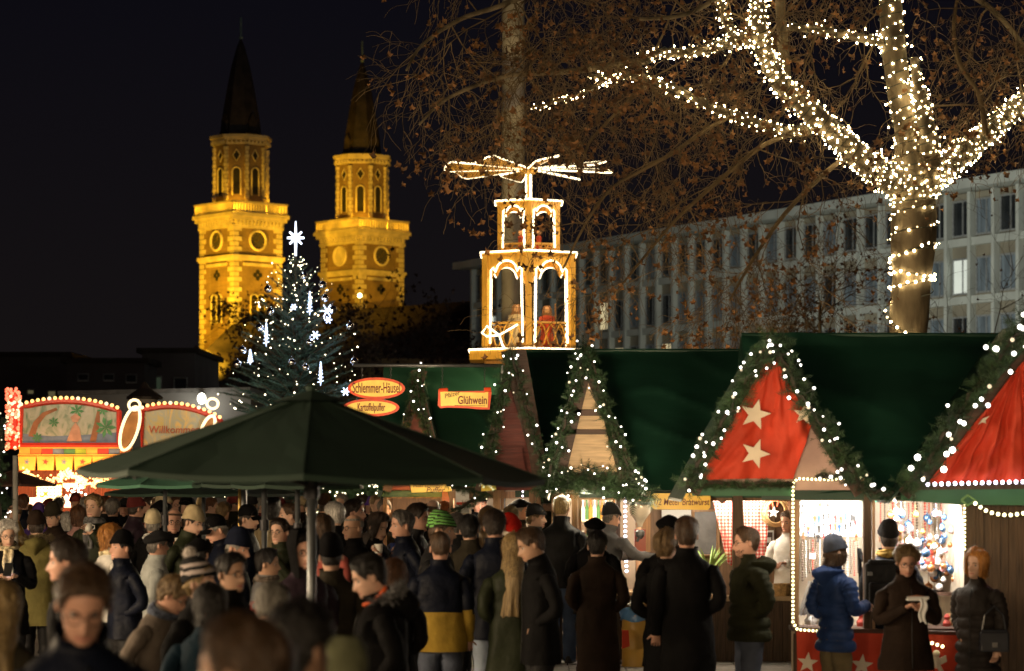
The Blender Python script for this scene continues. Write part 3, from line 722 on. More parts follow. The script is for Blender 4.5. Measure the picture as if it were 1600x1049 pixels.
# ------------------------------------------------------------------ carousel
def carousel():
    D = 42.0; s_ = D / F
    c = P(170, 745, D + 2.2); c.z = 0
    cr = thing('carousel', c, 'brightly lit children\'s carousel with painted arched crown panels and red bulb column', 'carousel')
    REDP = M('carousel_red', (.55, .035, .02), .4, var=.15); YEL = M('carousel_yellow', (.75, .42, .06), .4, var=.15); ORG = M('carousel_orange', (.6, .2, .03), .45)
    REDW = wood('carousel_red_wood', (.32, .07, .025), 'z', .5)
    BY = E('carousel_bulb', (1.0, .52, .12), 2.2); BR_ = E('carousel_red_bulb', (1.0, .09, .03), 1.6); BW = E('carousel_white_tube', (1.0, .72, .38), 1.7)
    # jungle painting without figures
    def painted(name, sky, green):
        m = bpy.data.materials.new(name); m.use_nodes = True; n = m.node_tree.nodes; L = m.node_tree.links; b = n['Principled BSDF']; b.inputs['Roughness'].default_value = .4
        t = n.new('ShaderNodeTexCoord'); mp = n.new('ShaderNodeMapping'); mp.inputs['Scale'].default_value = (2.2, 1, 1.2); L.new(t.outputs['Object'], mp.inputs[0])
        nz = n.new('ShaderNodeTexNoise'); nz.inputs['Scale'].default_value = 2.6; nz.inputs['Detail'].default_value = 6; nz.inputs['Distortion'].default_value = 1.2; L.new(mp.outputs[0], nz.inputs[0])
        r = n.new('ShaderNodeValToRGB'); r.color_ramp.elements[0].position = .3; r.color_ramp.elements[0].color = (*green, 1); r.color_ramp.elements[1].position = .7; r.color_ramp.elements[1].color = (*sky, 1)
        e_ = r.color_ramp.elements.new(.5); e_.color = (.34, .36, .30, 1); L.new(nz.outputs['Fac'], r.inputs[0]); L.new(r.outputs[0], b.inputs['Base Color']); return m
    J1 = painted('jungle_painting', (.45, .42, .42), (.06, .16, .10)); J2 = painted('sunset_painting', (.75, .48, .10), (.55, .40, .08))
    def panel(x0, x1, yb, ymid, yend, art, tilt):
        n_ = 14; top = [(x0 + (x1 - x0) * i / n_, yend + (ymid - yend) * math.sin(PI * i / n_) ** .8 + tilt * (i / n_ - .5)) for i in range(n_ + 1)]
        poly = [(x1, yb)] + [(x, y) for x, y in reversed(top)] + [(x0, yb)]
        mb = MB(); mb.pp(poly, D, .12); pn = mb.build('crown_panel', art, cr)
        fr_ = MB(); pts = [P(x, y, D - .03) for x, y in poly + poly[:1]]; fr_.tube(pts, .05, 6); fr_.build('frame', REDP, pn)
        bb = MB()
        for k, q in enumerate(along([P(x, y - 5, D - .06) for x, y in top], .10)): bb.ball(q, .035, mi=(0 if k % 5 else 1), n=6, k=4)
        bb.build('bulbs', [BR_ if False else BY, BW], pn, kind='stuff')
        return pn
    p1 = panel(33, 186, 696, 627, 640, J1, 6)
    p2 = panel(222, 345, 700, 636, 650, J2, 16)
    # painted plants on the jungle panel
    TRK = M('paint_trunk', (.30, .13, .07)); LEAF = M('paint_leaf', (.08, .26, .12)); BLUE = M('paint_blue', (.14, .20, .34)); PINK = M('paint_pink', (.5, .28, .22))
    mb = MB()
    mb.pp([(36, 694), (36, 678), (80, 682), (130, 680), (182, 676), (182, 694)], D - .006, .004); mb.build('painted_water', BLUE, p1)
    mb = MB(); mb.pp([(44, 682), (52, 660), (66, 645), (88, 637), (90, 641), (72, 649), (60, 664), (54, 683)], D - .012, .004); mb.pp([(140, 690), (150, 650), (152, 640), (156, 640), (156, 660), (150, 691)], D - .012, .004); mb.build('painted_trunk', TRK, p1)
    for cx, cy, r_, k0 in ((165, 668, 17, 0), (84, 660, 9, 1), (58, 684, 9, 2), (120, 642, 12, 1), (160, 641, 9, 3)):
        mb = MB()
        for k in range(7):
            an = k0 + k * 2 * PI / 7; d = (math.cos(an), math.sin(an)); mb.pp([(cx, cy), (cx + d[0] * r_ * .6 - d[1] * r_ * .18, cy + d[1] * r_ * .6 + d[0] * r_ * .18), (cx + d[0] * r_, cy + d[1] * r_), (cx + d[0] * r_ * .6 + d[1] * r_ * .18, cy + d[1] * r_ * .6 - d[0] * r_ * .18)], D - .018 - .001 * k, .004)
        mb.build('painted_palm', LEAF, p1)
    mb = MB(); mb.pp([(104, 690), (112, 668), (118, 660), (124, 668), (128, 690)], D - .022, .004); mb.pp([(114, 660), (110, 652), (118, 646), (126, 652), (121, 660)], D - .024, .004); mb.build('painted_flower', PINK, p1)
    text('lettering', 'Willkommen', 17 * s_, M('paint_red', (.5, .12, .06)), P(272, 672, D - .02), p2, .9, 0, .1)
    # column of red bulbs
    col = MB(); col.tube([P(21, 702, D), P(21, 610, D)], .09, 8); cb = col.build('bulb_column', REDP, cr)
    rg = random.Random(2); bb = MB()
    for i in range(150):
        y = rg.uniform(606, 702); an = rg.uniform(PI, 2 * PI); p = P(21, y, D) + Vector((.12 * math.cos(an), .12 * math.sin(an), 0))
        yl = abs(y - 640) < 14 or abs(y - 675) < 8
        bb.ball(p, .03, mi=(1 if (yl and rg.random() < .45) or rg.random() < .06 else 0), n=6, k=4)
    bb.build('bulbs', [BR_, BW], cb, kind='stuff')
    # glowing oval frame and round top
    for ox, oy, rx_, ry_, lean in ((203, 670, 13, 34, 10), (325, 668, 9, 18, 7)):
        mb = MB(); pts = [P(ox + rx_ * math.cos(t) + lean * -math.sin(t) * .9, oy + ry_ * math.sin(t), D - .25) for t in [k * 2 * PI / 24 for k in range(25)]]
        mb.tube(pts, .028, 6); pts = [P(ox + 7 + 9 * math.cos(t), oy - 37 + 8 * math.sin(t), D - .27) for t in [k * 2 * PI / 14 for k in range(15)]]
        mb.tube(pts, .026, 6); ov = mb.build('oval_light_frame', BW, cr)
        mb = MB(); mb.pp([(ox + rx_ * .8 * math.cos(t) + lean * -math.sin(t) * .9, oy + ry_ * .85 * math.sin(t)) for t in [k * 2 * PI / 16 for k in range(16)]], D - .2, .05); mb.build('medallion', M('medallion_brown', (.35, .16, .05)), ov)
    # coloured band and yellow soffit boards
    cols = [YEL, ORG, REDP, BLUE, LEAF, M('paint_lime', (.3, .45, .05)), YEL, REDP, BLUE, ORG]
    for i in range(10):
        mb = MB(); x = 30 + i * 17.5; mb.pp([(x, 701), (x + 17, 701), (x + 17, 710), (x, 710)], D - .03, .1); mb.build('band_board', cols[i], cr)
    mb = MB(); mb.pp([(28, 698), (206, 698), (206, 701), (28, 701)], D - .06, .1); mb.pp([(28, 710), (206, 710), (206, 712), (28, 712)], D - .06, .1); mb.build('band_trim', YEL, cr)
    for i in range(6):
        mb = MB(); x = 28 + i * 29; mb.pp([(x, 713), (x + 28.5, 713), (x + 26, 735), (x + 2, 735)], D - .02 + .004 * (i % 2), .08); bd = mb.build('soffit_board', YEL, cr)
        m2 = MB(); m2.pp(star_poly(x + 14, 722, 5, .2), D - .03, .004); m2.build('star', REDP if i % 2 else BLUE, bd)
    # lit tinsel swags
    bb = MB()
    for i in range(380):
        x = rg.uniform(36, 176); t = (x - 36) / 140; y = 738 + 16 * abs(math.sin(t * PI * 2.0)) + rg.gauss(0, 4); r0 = .022
        bb.ball(P(x, y, D - .2 - rg.random() * .1), r0, mi=(1 if (.25 < t % .5 < .40 and rg.random() < .8) else 0), n=5, k=3)
    bb.build('tinsel_swag', [BY, BR_], cr, kind='stuff')
    # back wall of red boards
    for i in range(22):
        mb = MB(); x = 20 + i * 10; mb.pp([(x, 735), (x + 9.7, 735), (x + 9.7, 925), (x, 925)], D + .9 + .01 * (i % 3), .06); mb.build('wall_board', REDW, cr)
    # bright letter-like lamp cluster and neon
    sg = MB(); sg.pp([(56, 757), (97, 757), (95, 781), (59, 781)], D - .25, .1); sb = sg.build('lamp_panel', M('lamp_backing', (.4, .2, .05)), cr)
    bb = MB()
    for i in range(7):
        for j in range(4):
            if rg.random() < .9: bb.ball(P(60 + i * 5.6, 761 + j * 5.5, D - .3), .034, n=6, k=4)
    bb.build('bulbs', E('lamp_yellow', (1, .62, .18), 5), sb, kind='stuff')
    for x0, x1, y in ((36, 70, 782), (36, 66, 788), (98, 116, 781), (100, 114, 789)):
        mb = MB(); mb.tube([P(x0, y, D - .35), P(x1, y, D - .35)], .05, 6); mb.build('neon_tube', E('neon_rose', (1, .45, .28), 4), cr)
    mb = MB(); mb.pp([(98, 755), (117, 755), (117, 762), (98, 762)], D - .3, .05); mb.build('red_sign', E('red_sign_light', (1, .25, .18), 1.4), cr)
    bb = MB()
    for i in range(34): bb.ball(P(rg.uniform(102, 135), rg.uniform(756, 782), D + .7), .022, n=6, k=4)
    bb.build('wall_bulbs', BULB, cr, kind='stuff')
    light('carousel_front_light', 'AREA', P(110, 640, D - 2.2) + Vector((0, 0, .6)), 50, (1, .72, .4), 3.2, P(110, 665, D), .3)
    light('carousel_inner_light', 'AREA', P(110, 742, D - .6), 60, (1, .45, .14), 3.0, P(110, 800, D + .6), .3)
    # round roofed loudspeaker house
    ls = thing('lantern_house', P(226, 640, D + 6), 'dark-roofed little round lantern house behind the carousel crown', 'lantern')
    q = P(226, 640, D + 6)
    mb = MB(); mb.lathe([(.02, .55), (.12, .42), (.36, .25), (.36, .2)], q, 12); mb.build('roof', SLATE, ls)
    mb = MB(); mb.lathe([(.25, .2), (.25, -.15), (.2, -.2)], q, 12); mb.build('wall', PALE, ls); mb = MB(); mb.tube([q, Vector((q.x, q.y, 0))], .06, 6); mb.build('post', IRON, ls)
    mb = MB(); mb.prism([q + Vector((.1 * math.cos(t), -.26, .03 + .1 * math.sin(t))) for t in [k * PI / 6 for k in range(12)]], .03); mb.build('hole', DARKO, ls)
carousel()
# white post and lit fir column at the left edge
mb = MB(); q = P(24, 745, 30); mb.tube([(q.x, 30, 0), (q.x, 30, P(0, 712, 30).z)], .035, 8); mb.build('post', M('white_post', (.5, .48, .42), .4), smooth=True, label='thin white post at the left edge before the carousel', cat='post')
garland([P(2, 905, 29), P(4, 840, 29), P(-2, 760, 29), P(4, 650, 29)], .17, 'fir garland column with white bulbs at the left edge of the market', 48, 110, 3)

# ------------------------------------------------------------------ parasols
CANV = M('parasol_canvas', (0.015, 0.038, 0.024), 0.75, var=0.12, scale=2, bump=.06, bscale=90)
CANVL = M('parasol_canvas_green', (0.07, 0.20, 0.13), 0.75, var=0.12, scale=2, bump=.06, bscale=90)
CANVB = M('parasol_canvas_brown', (0.09, 0.045, 0.03), 0.8, var=0.15)
STEEL = M('grey_steel', (0.16, 0.17, 0.18), 0.4, metal=0.7, var=.15)
BRASS = M('brass_tube', (0.55, 0.36, 0.12), 0.35, metal=.8)
def parasol(x, ytop, yed, D, half, label, canvas, tint=STEEL, rot=0.0, n=8, pole_r=.026, vent=True, sag=.06, tlt=0.0):
    c = P(x, 745, D); zt = P(x, ytop, D).z; ze = P(x, yed, D).z
    t = thing('parasol', (c.x, D, 0), label, 'parasol', 'parasols over the crowd')
    mb = MB(); mb.tube([(c.x, D, .06), (c.x, D, zt - .05)], pole_r, 12); mb.build('pole', tint, t, smooth=True)
    mb = MB(); mb.box((c.x, D, .04), (.8, .8, .08)); mb.build('base', M('concrete_base', (.25, .25, .24)), t)
    mb = MB(); mu = 6
    K = lambda k: PI / n + rot + k * 2 * PI / n
    for k in range(n):
        a0, a1 = K(k), K(k + 1)
        def fn(uu, vv):
            r = half * (.02 + .98 * vv); p0 = Vector((math.cos(a0), math.sin(a0), 0)) * r; p1 = Vector((math.cos(a1), math.sin(a1), 0)) * r
            q = p0.lerp(p1, uu); z = zt + (ze - zt) * (vv ** 1.03) - sag * vv * math.sin(PI * uu) * .35
            return Vector((c.x + q.x, D + q.y, z + .010 * noise.noise(q * 3.1) + .006 * noise.noise(Vector((uu * 3, vv * 14, k))) - tlt * q.x))
        mb.grid(fn, 6, 8)
        def vl(uu, vv):
            p0 = Vector((math.cos(a0), math.sin(a0), 0)) * half; p1 = Vector((math.cos(a1), math.sin(a1), 0)) * half
            q = p0.lerp(p1, uu) * (1.004); return Vector((c.x + q.x, D + q.y, ze - sag * math.sin(PI * uu) * .35 - vv * .03 - tlt * q.x))
        mb.grid(vl, 6, 1)
    can = mb.build('canopy', canvas, t, smooth=False)
    mb = MB()
    for k in range(n):
        a0 = K(k); mb.tube([Vector((c.x + math.cos(a0) * half * q, D + math.sin(a0) * half * q, zt + (ze - zt) * q ** 1.03 + .006 - tlt * math.cos(a0) * half * q)) for q in (.03, .2, .4, .6, .8, 1)], .006, 4)
    mb.build('seams', canvas, can)
    if vent:
        mb = MB()
        for k in range(n):
            a0, a1 = K(k), K(k + 1); r = half * .17
            p = [Vector((c.x, D, zt + .035)), Vector((c.x + math.cos(a0) * r, D + math.sin(a0) * r, zt - .03)), Vector((c.x + math.cos(a1) * r, D + math.sin(a1) * r, zt - .03))]
            mb.add(p, [(0, 1, 2)])
        mb.lathe([(.03, .03), (.035, .05), (.01, .065)], (c.x, D, zt), 8); mb.build('vent_cap', canvas, can)
    for k in range(n):
        a0 = K(k); mb = MB(); e_ = Vector((c.x + math.cos(a0) * half * .97, D + math.sin(a0) * half * .97, ze - .02))
        mb.tube([(c.x, D, zt - .06), e_], .011, 5); m_ = Vector((c.x, D, zt - .06)).lerp(e_, .55); (mb.tube([(c.x, D, zt - .5), m_], .009, 5) if vent else None); mb.build('rib', IRON, t)
    mb = MB(); mb.tube([(c.x, D, zt - .56), (c.x, D, zt - .46)], pole_r * 1.6, 10); mb.build('slider', IRON, t); mb = MB(); mb.tube([(c.x, D, 1.1), (c.x, D, 1.22)], pole_r * 1.35, 10); mb.build('clamp', IRON, t)
    return t
parasol(487, 619, 741, 13.2, 1.27, 'big dark green parasol on a steel pole in front of the Christmas tree', CANV, rot=PI / 8 + .05, tlt=.022)
parasol(258, 733, 757, 24, .72, 'lighter green flat parasol left of the big dark one', CANVL, pole_r=.022, rot=.2, vent=False, sag=.04)
parasol(318, 744, 770, 27, 1.15, 'dark low parasol under the lighter green one', CANV, pole_r=.022, rot=.1, vent=False, sag=.04)
parasol(413, 737, 756, 23, .70, 'dark parasol on a bright steel pole behind the big one', CANV, pole_r=.028, vent=False, sag=.04, rot=.3)
parasol(20, 736, 756, 33, .60, 'small brown parasol at the left edge by the carousel', CANVB, pole_r=.02, vent=False, sag=.03)
parasol(465, 735, 757, 21, .60, 'dark parasol directly behind the big parasol\'s pole', CANV, pole_r=.024, vent=False, sag=.04)
mb = MB(); q = P(381, 745, 25); mb.tube([(q.x, 25, 0), (q.x, 25, 2.1)], .034, 8); po = mb.build('awning_post', STEEL, label='steel awning post with a brass tube beside it, under the parasols', cat='post')
mb = MB(); q = P(375, 745, 25); mb.tube([(q.x, 25, 0), (q.x, 25, 2.1)], .022, 8); mb.build('brass_tube', BRASS, po)
mb = MB(); mb.pp([(202, 765), (262, 766), (250, 774), (202, 774)], 34, .1); mb.build('blue_banner', E('blue_banner_light', (.10, .06, .8), .6), label='glowing blue banner under the green parasols', cat='banner')
# ------------------------------------------------------------------ market stalls
GREEN = M('green_tarp', (0.010, 0.052, 0.030), 0.50, var=0.30, scale=1.3, bump=.35, bscale=4, stretch=(.5, 1, 1.6))
GREENV = M('green_valance', (0.03, 0.13, 0.06), 0.6, var=0.15, scale=3, bump=.1)
PINE = wood('pine_boards', (0.52, 0.36, 0.20), 'x', .55, .2)
PINEZ = wood('pine_posts', (0.45, 0.27, 0.15), 'z', .55, .2)
DKW = wood('dark_boards', (0.085, 0.050, 0.026), 'z', .6, .35)
DKX = wood('dark_battens', (0.07, 0.035, 0.022), 'x', .6, .3)
MIDW = wood('brown_boards', (0.20, 0.11, 0.055), 'z', .55, .3)
REDB = wood('dark_red_boards', (0.14, 0.025, 0.018), 'x', .6, .25)
REDC = M('red_cloth', (0.62, 0.055, 0.018), 0.75, var=0.10, scale=4, bump=.15, bscale=40)
STARC = M('cream_felt', (0.80, 0.68, 0.52), 0.8, var=.1)
PINKB = M('pale_pink_board', (0.50, 0.33, 0.29), 0.7, var=.12)
WHITEP = M('white_board', (0.78, 0.78, 0.76), 0.5, var=.05)
CREAMW = M('cream_wall', (0.55, 0.47, 0.36), 0.7, var=.12)
YSIGN = M('yellow_sign', (0.78, 0.50, 0.06), 0.45, var=.12, scale=3)
ORR = M('sign_red_rim', (0.55, 0.06, 0.015), 0.45, var=.12)
INKR = M('sign_dark_red', (0.22, 0.012, 0.010), 0.5, var=.1)
INKB = M('sign_brown', (0.16, 0.04, 0.012), 0.5, var=.1)

def wav(fn_noise, amp):
    return lambda q: amp * noise.noise(q * fn_noise)
def roof(st, x0, x1, yr, Dr, ye, De, name='roof', mat_=GREEN, amp=.045, seed=0.0):
    """front and back slopes of a ridge roof; x0,x1 photo columns at the eave depth"""
    a, b = P(x0, ye, De), P(x1, ye, De); zr = P(0, yr, Dr).z
    def fr(uu, vv):
        q = Vector((a.x + (b.x - a.x) * uu, De + (Dr - De) * vv, a.z + (zr - a.z) * vv))
        rg2 = 1 - abs(noise.noise(Vector((q.x * 1.1 + q.z * 1.6 + seed, q.z * .7 - q.x * .5, seed)))) * 2.2; q.y -= .05 * max(0, rg2) ** 3; q.z += amp * noise.noise(Vector((q.x * 2.2 + seed, q.z * 1.3, seed))) - .05 * math.sin(PI * vv) * .6; return q
    def bk(uu, vv):
        q = fr(uu, vv); q.y = 2 * Dr - q.y; return q
    mb = MB(); mb.grid(fr, 70, 36); mb.grid(bk, 4, 3)
    o = mb.build(name, mat_, st, smooth=True)
    mb = MB(); mb.prism([a + Vector((0, -.01, .01)), b + Vector((0, -.01, .01)), b + Vector((0, -.01, -.07)), a + Vector((0, -.01, -.07))], .02); mb.build('eave_hem', mat_, st)
    mb = MB(); mb.tube([Vector((a.x, Dr, zr)), Vector((b.x, Dr, zr))], .022, 6); mb.build('ridge_pole', mat_, st)

    return o
def gable(st, apex, bl, br, D, Db, board, roofm=GREEN, boards=None):
    A, B, C_ = P(*apex, D), P(*bl, D), P(*br, D); back = Vector((0, Db - D, 0))
    mb = MB(); mb.prism([B, C_, A], .05)
    g_ = mb.build('gable_board', board, st)
    mb = MB(); up = Vector((0, 0, .04)); f_ = Vector((0, -.06, 0))
    for p, q in ((B, A), (C_, A)):
        o_ = (p - q) * .06
        mb.add([p + o_ + f_, q + up + f_, q + up + back, p + o_ + back, p + o_ + f_ - up * .6, q + up * .3 + f_, q + up * .3 + back, p + o_ + back - up * .6], [(0, 1, 2, 3), (4, 7, 6, 5), (0, 4, 5, 1), (3, 2, 6, 7), (0, 3, 7, 4)])
    mb.build('gable_roof', roofm, st)
    mb = MB()
    for p, q in ((B, A), (C_, A)):
        n_ = Vector((0, -.08, 0)); d = (q - p).normalized(); s_ = d.cross(Vector((0, 1, 0)))
        if s_.z > 0: s_ = -s_
        mb.prism([p + n_, q + n_, q + n_ + s_ * .11, p + n_ + s_ * .11], .03)
    mb.build('bargeboard', DKX, st)
    return g_
def planks(st, x0, x1, y0, y1, D, w_, mt, name='plank', vert=True, th=.025):
    n_ = max(1, round((x1 - x0 if vert else y1 - y0) / w_)); st_ = (x1 - x0 if vert else y1 - y0) / n_
    for i in range(n_):
        mb = MB(); dd = D + .006 * ((i * 7) % 3)
        if vert: mb.pp([(x0 + i * st_, y0), (x0 + (i + 1) * st_ - .5, y0), (x0 + (i + 1) * st_ - .5, y1), (x0 + i * st_, y1)], dd, th)
        else: mb.pp([(x0, y0 + i * st_), (x1, y0 + i * st_), (x1, y0 + (i + 1) * st_ - .5), (x0, y0 + (i + 1) * st_ - .5)], dd, th)
        mb.build(name, mt, st)
def post(st, x, y0, y1, D, w_, mt, name='post'):
    mb = MB(); s_ = D / F; a = P(x, y0, D); b = P(x, y1, D)
    mb.box((a.x, D, (a.z + b.z) / 2), (w_ * s_, w_ * s_, a.z - b.z)); return mb.build(name, mt, st)
def ybot(D): return HZ + HC * F / D
def cloth(name, pxs_top, pxs_bot, D, mat_, parent, folds=9, depth=.05, nu=48, nv=10, drape=True):
    """hanging cloth between an upper and a lower outline (photo polylines), with vertical folds"""
    def samp(pl, t):
        k = t * (len(pl) - 1); i = min(int(k), len(pl) - 2); f = k - i
        return pl[i][0] + (pl[i + 1][0] - pl[i][0]) * f, pl[i][1] + (pl[i + 1][1] - pl[i][1]) * f
    def fn(uu, vv):
        x0, y0 = samp(pxs_top, uu); x1, y1 = samp(pxs_bot, uu); p = P(x0 + (x1 - x0) * vv, y0 + (y1 - y0) * vv, D)
        ph = uu * folds * 2 * PI + 2.2 * noise.noise(Vector((uu * 4, vv * 1.5, D)))
        p.y += -depth * (.35 + .65 * vv) * (math.sin(ph) * .6 + math.sin(ph * 2.3 + 1) * .25 + 1.4 * noise.noise(Vector((uu * 6, vv * 5, 3))) + .8 * noise.noise(Vector((uu * 13 + vv * 6, vv * 3, 9))) ) - .02
        return p
    mb = MB(); mb.grid(fn, nu, nv); return mb.build(name, mat_, parent, smooth=True)
def stall(name, px_, D, label): 
    b = P(px_, HZ, D); return thing(name, (b.x, D, 0), label, 'market stall', 'wooden market stalls in the row')
def interior(st, x0, x1, D, depth, ytop, mats_, e, ecol=NEUT, counter=None, lampy=None):
    """room behind the front: back wall, sides, ceiling, floor, counter and a fluorescent tube"""
    a, b = P(x0, ytop, D), P(x1, ytop, D); zt = a.z; xa, xb = a.x, b.x
    xs = max(xa, xa * (D + depth) / D); mb = MB(); mb.box(((xs + xb) / 2, D + depth, zt / 2), (xb - xs, .05, zt)); mb.build('back_wall', mats_[0], st)
    xk = max(xa, xa * (D + depth) / D) + .02; mb = MB(); mb.prism([Vector((xa - .03, D + .05, 0)), Vector((xk - .03, D + depth - .03, 0)), Vector((xk - .03, D + depth - .03, zt)), Vector((xa - .03, D + .05, zt))], 0, (.04, 0, 0)); mb.build('side_wall', mats_[1], st)
    mb = MB(); mb.box((xb + .03, D + depth / 2 + .05, zt / 2), (.05, depth - .06, zt)); mb.build('side_wall', mats_[1], st)
    mb = MB(); mb.box(((xa + xb) / 2, D + depth / 2, zt + .03), (xb - xa, depth, .04)); mb.build('ceiling', mats_[1], st)
    mb = MB(); mb.box(((xa + xb) / 2, D + depth / 2, .09), (xb - xa, depth - .1, .18)); mb.build('floor', mats_[1], st)
    mb = MB(); hy = 11; mb.pp([(x0, ytop), (x1, ytop), (x1, ytop + hy), (x0, ytop + hy)], D + .02, .04); mb.build('header_board', mats_[1], st)
    if counter:
        zc = P(0, counter, D).z; mb = MB(); mb.box(((xa + xb) / 2, D + .22, zc - .02), (xb - xa, .5, .04)); mb.build('counter', mats_[2], st)
    mb = MB(); ly = D + .24; mb.tube([(xa + .15, ly, zt - .035), (xb - .15, ly, zt - .035)], .016, 8); mb.build('lamp_tube', E('tube_light', (1, .93, .82), 9), st)
    light('stall_tube_light', 'AREA', ((xa + xb) / 2, ly, zt - .07), e, ecol, (xb - xa) * .85, ((xa + xb) / 2, D + depth * .75, .8), .1)

# ---- stall with the ornaments (right)
sd = stall('ornament_stall', 1375, 20, 'ornament stall with two bright display windows under the broad green roof on the right')
roof(sd, 1190, 1640, 524, 21.8, 768, 20.0)
interior(sd, 1243, 1508, 20.1, 1.5, 772, (CREAMW, CREAMW, DKX), 80, (1, .93, .85), counter=982)
post(sd, 1355, 772, 1000, 20.02, 12, DKW); post(sd, 1365, 782, 985, 20.0, 4, PINEZ, 'trim_post')
post(sd, 1245, 752, 985, 20.05, 6, PINEZ, 'frame_post'); post(sd, 1509, 785, ybot(20), 20.05, 5, DKW, 'frame_post')
mb = MB(); mb.pp([(1240, 750), (1350, 747), (1350, 757), (1240, 760)], 20.0, .06); mb.build('window_head', PINEZ, sd)
planks(sd, 1512, 1640, 775, ybot(20), 20.05, 13, DKW)
mb = MB(); mb.pp([(1240, 980), (1508, 988), (1508, 994), (1240, 987)], 19.92, .35); mb.build('sill', DKX, sd)
planks(sd, 1240, 1510, 990, ybot(20), 20.12, 14, DKW)
skirt = cloth('red_skirt', [(1244, 987), (1508, 993)], [(1246, ybot(20) - 8), (1508, ybot(20) - 6)], 19.9, REDC, sd, folds=7, depth=.035)
for x, y, r in ((1262, 1036, 17), (1347, 1040, 18), (1420, 1046, 15)):
    mb = MB(); mb.pp(star_poly(x, y, r, .1), 19.80, .012); mb.build('felt_star', STARC, skirt)
mb = MB(); mb.ball(P(1463, 1022, 19.78), .032); mb.ball(P(1463, 1035, 19.78), .045, sc=(.8, .5, 1.2)); mb.pp([(1463, 1030), (1450, 1022), (1448, 1032), (1458, 1040)], 19.79, .01); mb.pp([(1465, 1030), (1478, 1024), (1480, 1034), (1468, 1040)], 19.79, .01); mb.tube([P(1466, 1040, 19.78), P(1472, 1052, 19.78)], .02, 5); mb.build('felt_cherub', STARC, skirt)
# gable with the red star cloth
gable(sd, (1204, 532), (1072, 766), (1352, 766), 19.95, 21.6, PINKB)
rc = cloth('gable_cloth', [(1196, 566), (1206, 563), (1216, 568)], [(1088, 751), (1130, 749), (1180, 748), (1238, 749), (1268, 664)], 19.86, REDC, sd, folds=1.6, depth=.05, nu=44, nv=22)
for x, y, r, ro_ in ((1180, 648, 25, .25), (1180, 709, 24, .35), (1256, 648, 17, .1)):
    mb = MB(); mb.pp(star_poly(x, y, r, ro_), 19.775, .012); mb.build('felt_star', STARC, rc)
mb = MB(); mb.pp([(1078, 762), (1240, 762), (1240, 775), (1082, 775)], 19.9, .03); mb.build('valance', GREENV, sd)
# display back board and contents
mb = MB(); mb.pp([(1250, 768), (1346, 768), (1346, 838), (1250, 838)], 20.75, .03); mb.build('display_board', WHITEP, sd)
rg = random.Random(21)
def small(name, me, loc, label, cat, group, sc=1.0, rot=None): return place(name, me, None, loc, rot, sc, label=label, cat=cat, group=group)
bc = [('silver', (.75, .75, .78), 1), ('white', (.8, .8, .8), 0), ('copper', (.75, .35, .15), 1), ('pink', (.75, .35, .40), 0), ('blue', (.15, .3, .6), 1), ('gold', (.8, .55, .15), 1)]
bmes = []
for nm, c_, met in bc:
    mb = MB(); mb.ball((0, 0, 0), 1, n=10, k=7); mb.tube([(0, 0, .95), (0, 0, 1.3)], .18, 6); mb.tube([(0, 0, 1.3), (0, 0, 3.2)], .04, 3); bmes.append((nm, mb.mesh('glass_bauble', M('bauble_' + nm, c_, .2, metal=met * .7, var=.1), True)))
for i in range(130):
    k = rg.randrange(6); x = rg.uniform(1385, 1500); y = rg.uniform(800, 918); 
    if x > 1440 and rg.random() < .35: k = 4 if y < 850 else 2
    small('glass_bauble', bmes[k][1], P(x, y, 20.35 + rg.uniform(0, .9)), f'{bmes[k][0]} glass bauble hanging in the right window of the ornament stall', 'bauble', f'{bmes[k][0]} baubles in the ornament stall', rg.uniform(.022, .042))
pend = MB(); pend.tube([(0, 0, 0), (0, 0, -.05)], .003, 4); pend.ball((0, 0, -.062), .015, n=8, k=5); pend.box((0, 0, -.09), (.018, .006, .03))
pms = [pend.mesh('pendant', M('pendant_' + n_, c_, .3)) for n_, c_ in (('dark', (.02, .02, .02)), ('brown', (.12, .05, .02)), ('blue', (.02, .05, .15)), ('red', (.3, .02, .02)))]
for i in range(44):
    k = (0, 1, 0, 2, 3)[i * 7 % 5]; n_ = ('dark', 'brown', 'blue', 'red')[k]; small('pendant', pms[k], P(1255 + (i % 11) * 8.2 + rg.uniform(-2, 2), 778 + (i // 11) * 15 + rg.uniform(-3, 3), 20.70), f'{n_} little pendant hanging before the white display board', 'pendant', f'{n_} pendants on the white board', rg.uniform(.7, 1.3))
# hanging strands of wooden beads
mb = MB()
for q in range(16): mb.ball((0, 0, -q * .024), .011, n=6, k=4)
beads = [mb.mesh('bead_strand', M('beads_' + n_, c_, .4)) for n_, c_ in (('dark', (.08, .05, .03)), ('grey', (.35, .33, .30)), ('red', (.35, .05, .03)))]
for i in range(17):
    k = (0, 1, 0, 2)[i % 4]; small('bead_strand', beads[k], P(1254 + i * 5.4, 842 + rg.uniform(0, 4), 20.7 + rg.uniform(0, .05)), ('dark', 'grey', 'red')[k] + ' bead strand hanging under the white display board', 'bead strand', ('dark', 'grey', 'red')[k] + ' bead strands in the left window', rg.uniform(.7, 1.05))
for i in range(20):
    k = (2, 0, 1, 2)[i % 4]; small('bead_strand', beads[k], P(1376 + i * 6.3, 787, 21.2 + rg.uniform(0, .05)), ('dark', 'grey', 'red')[k] + ' bead strand hanging from the top of the right window', 'bead strand', ('dark', 'grey', 'red')[k] + ' bead strands in the right window', rg.uniform(.6, 1.1))
for y in (926, 884):
    mb = MB(); mb.pp([(1395 if y > 900 else 1430, y), (1507, y), (1507, y + 5), (1395 if y > 900 else 1430, y + 5)], 20.7, .5); mb.build('shelf', DKX, sd)
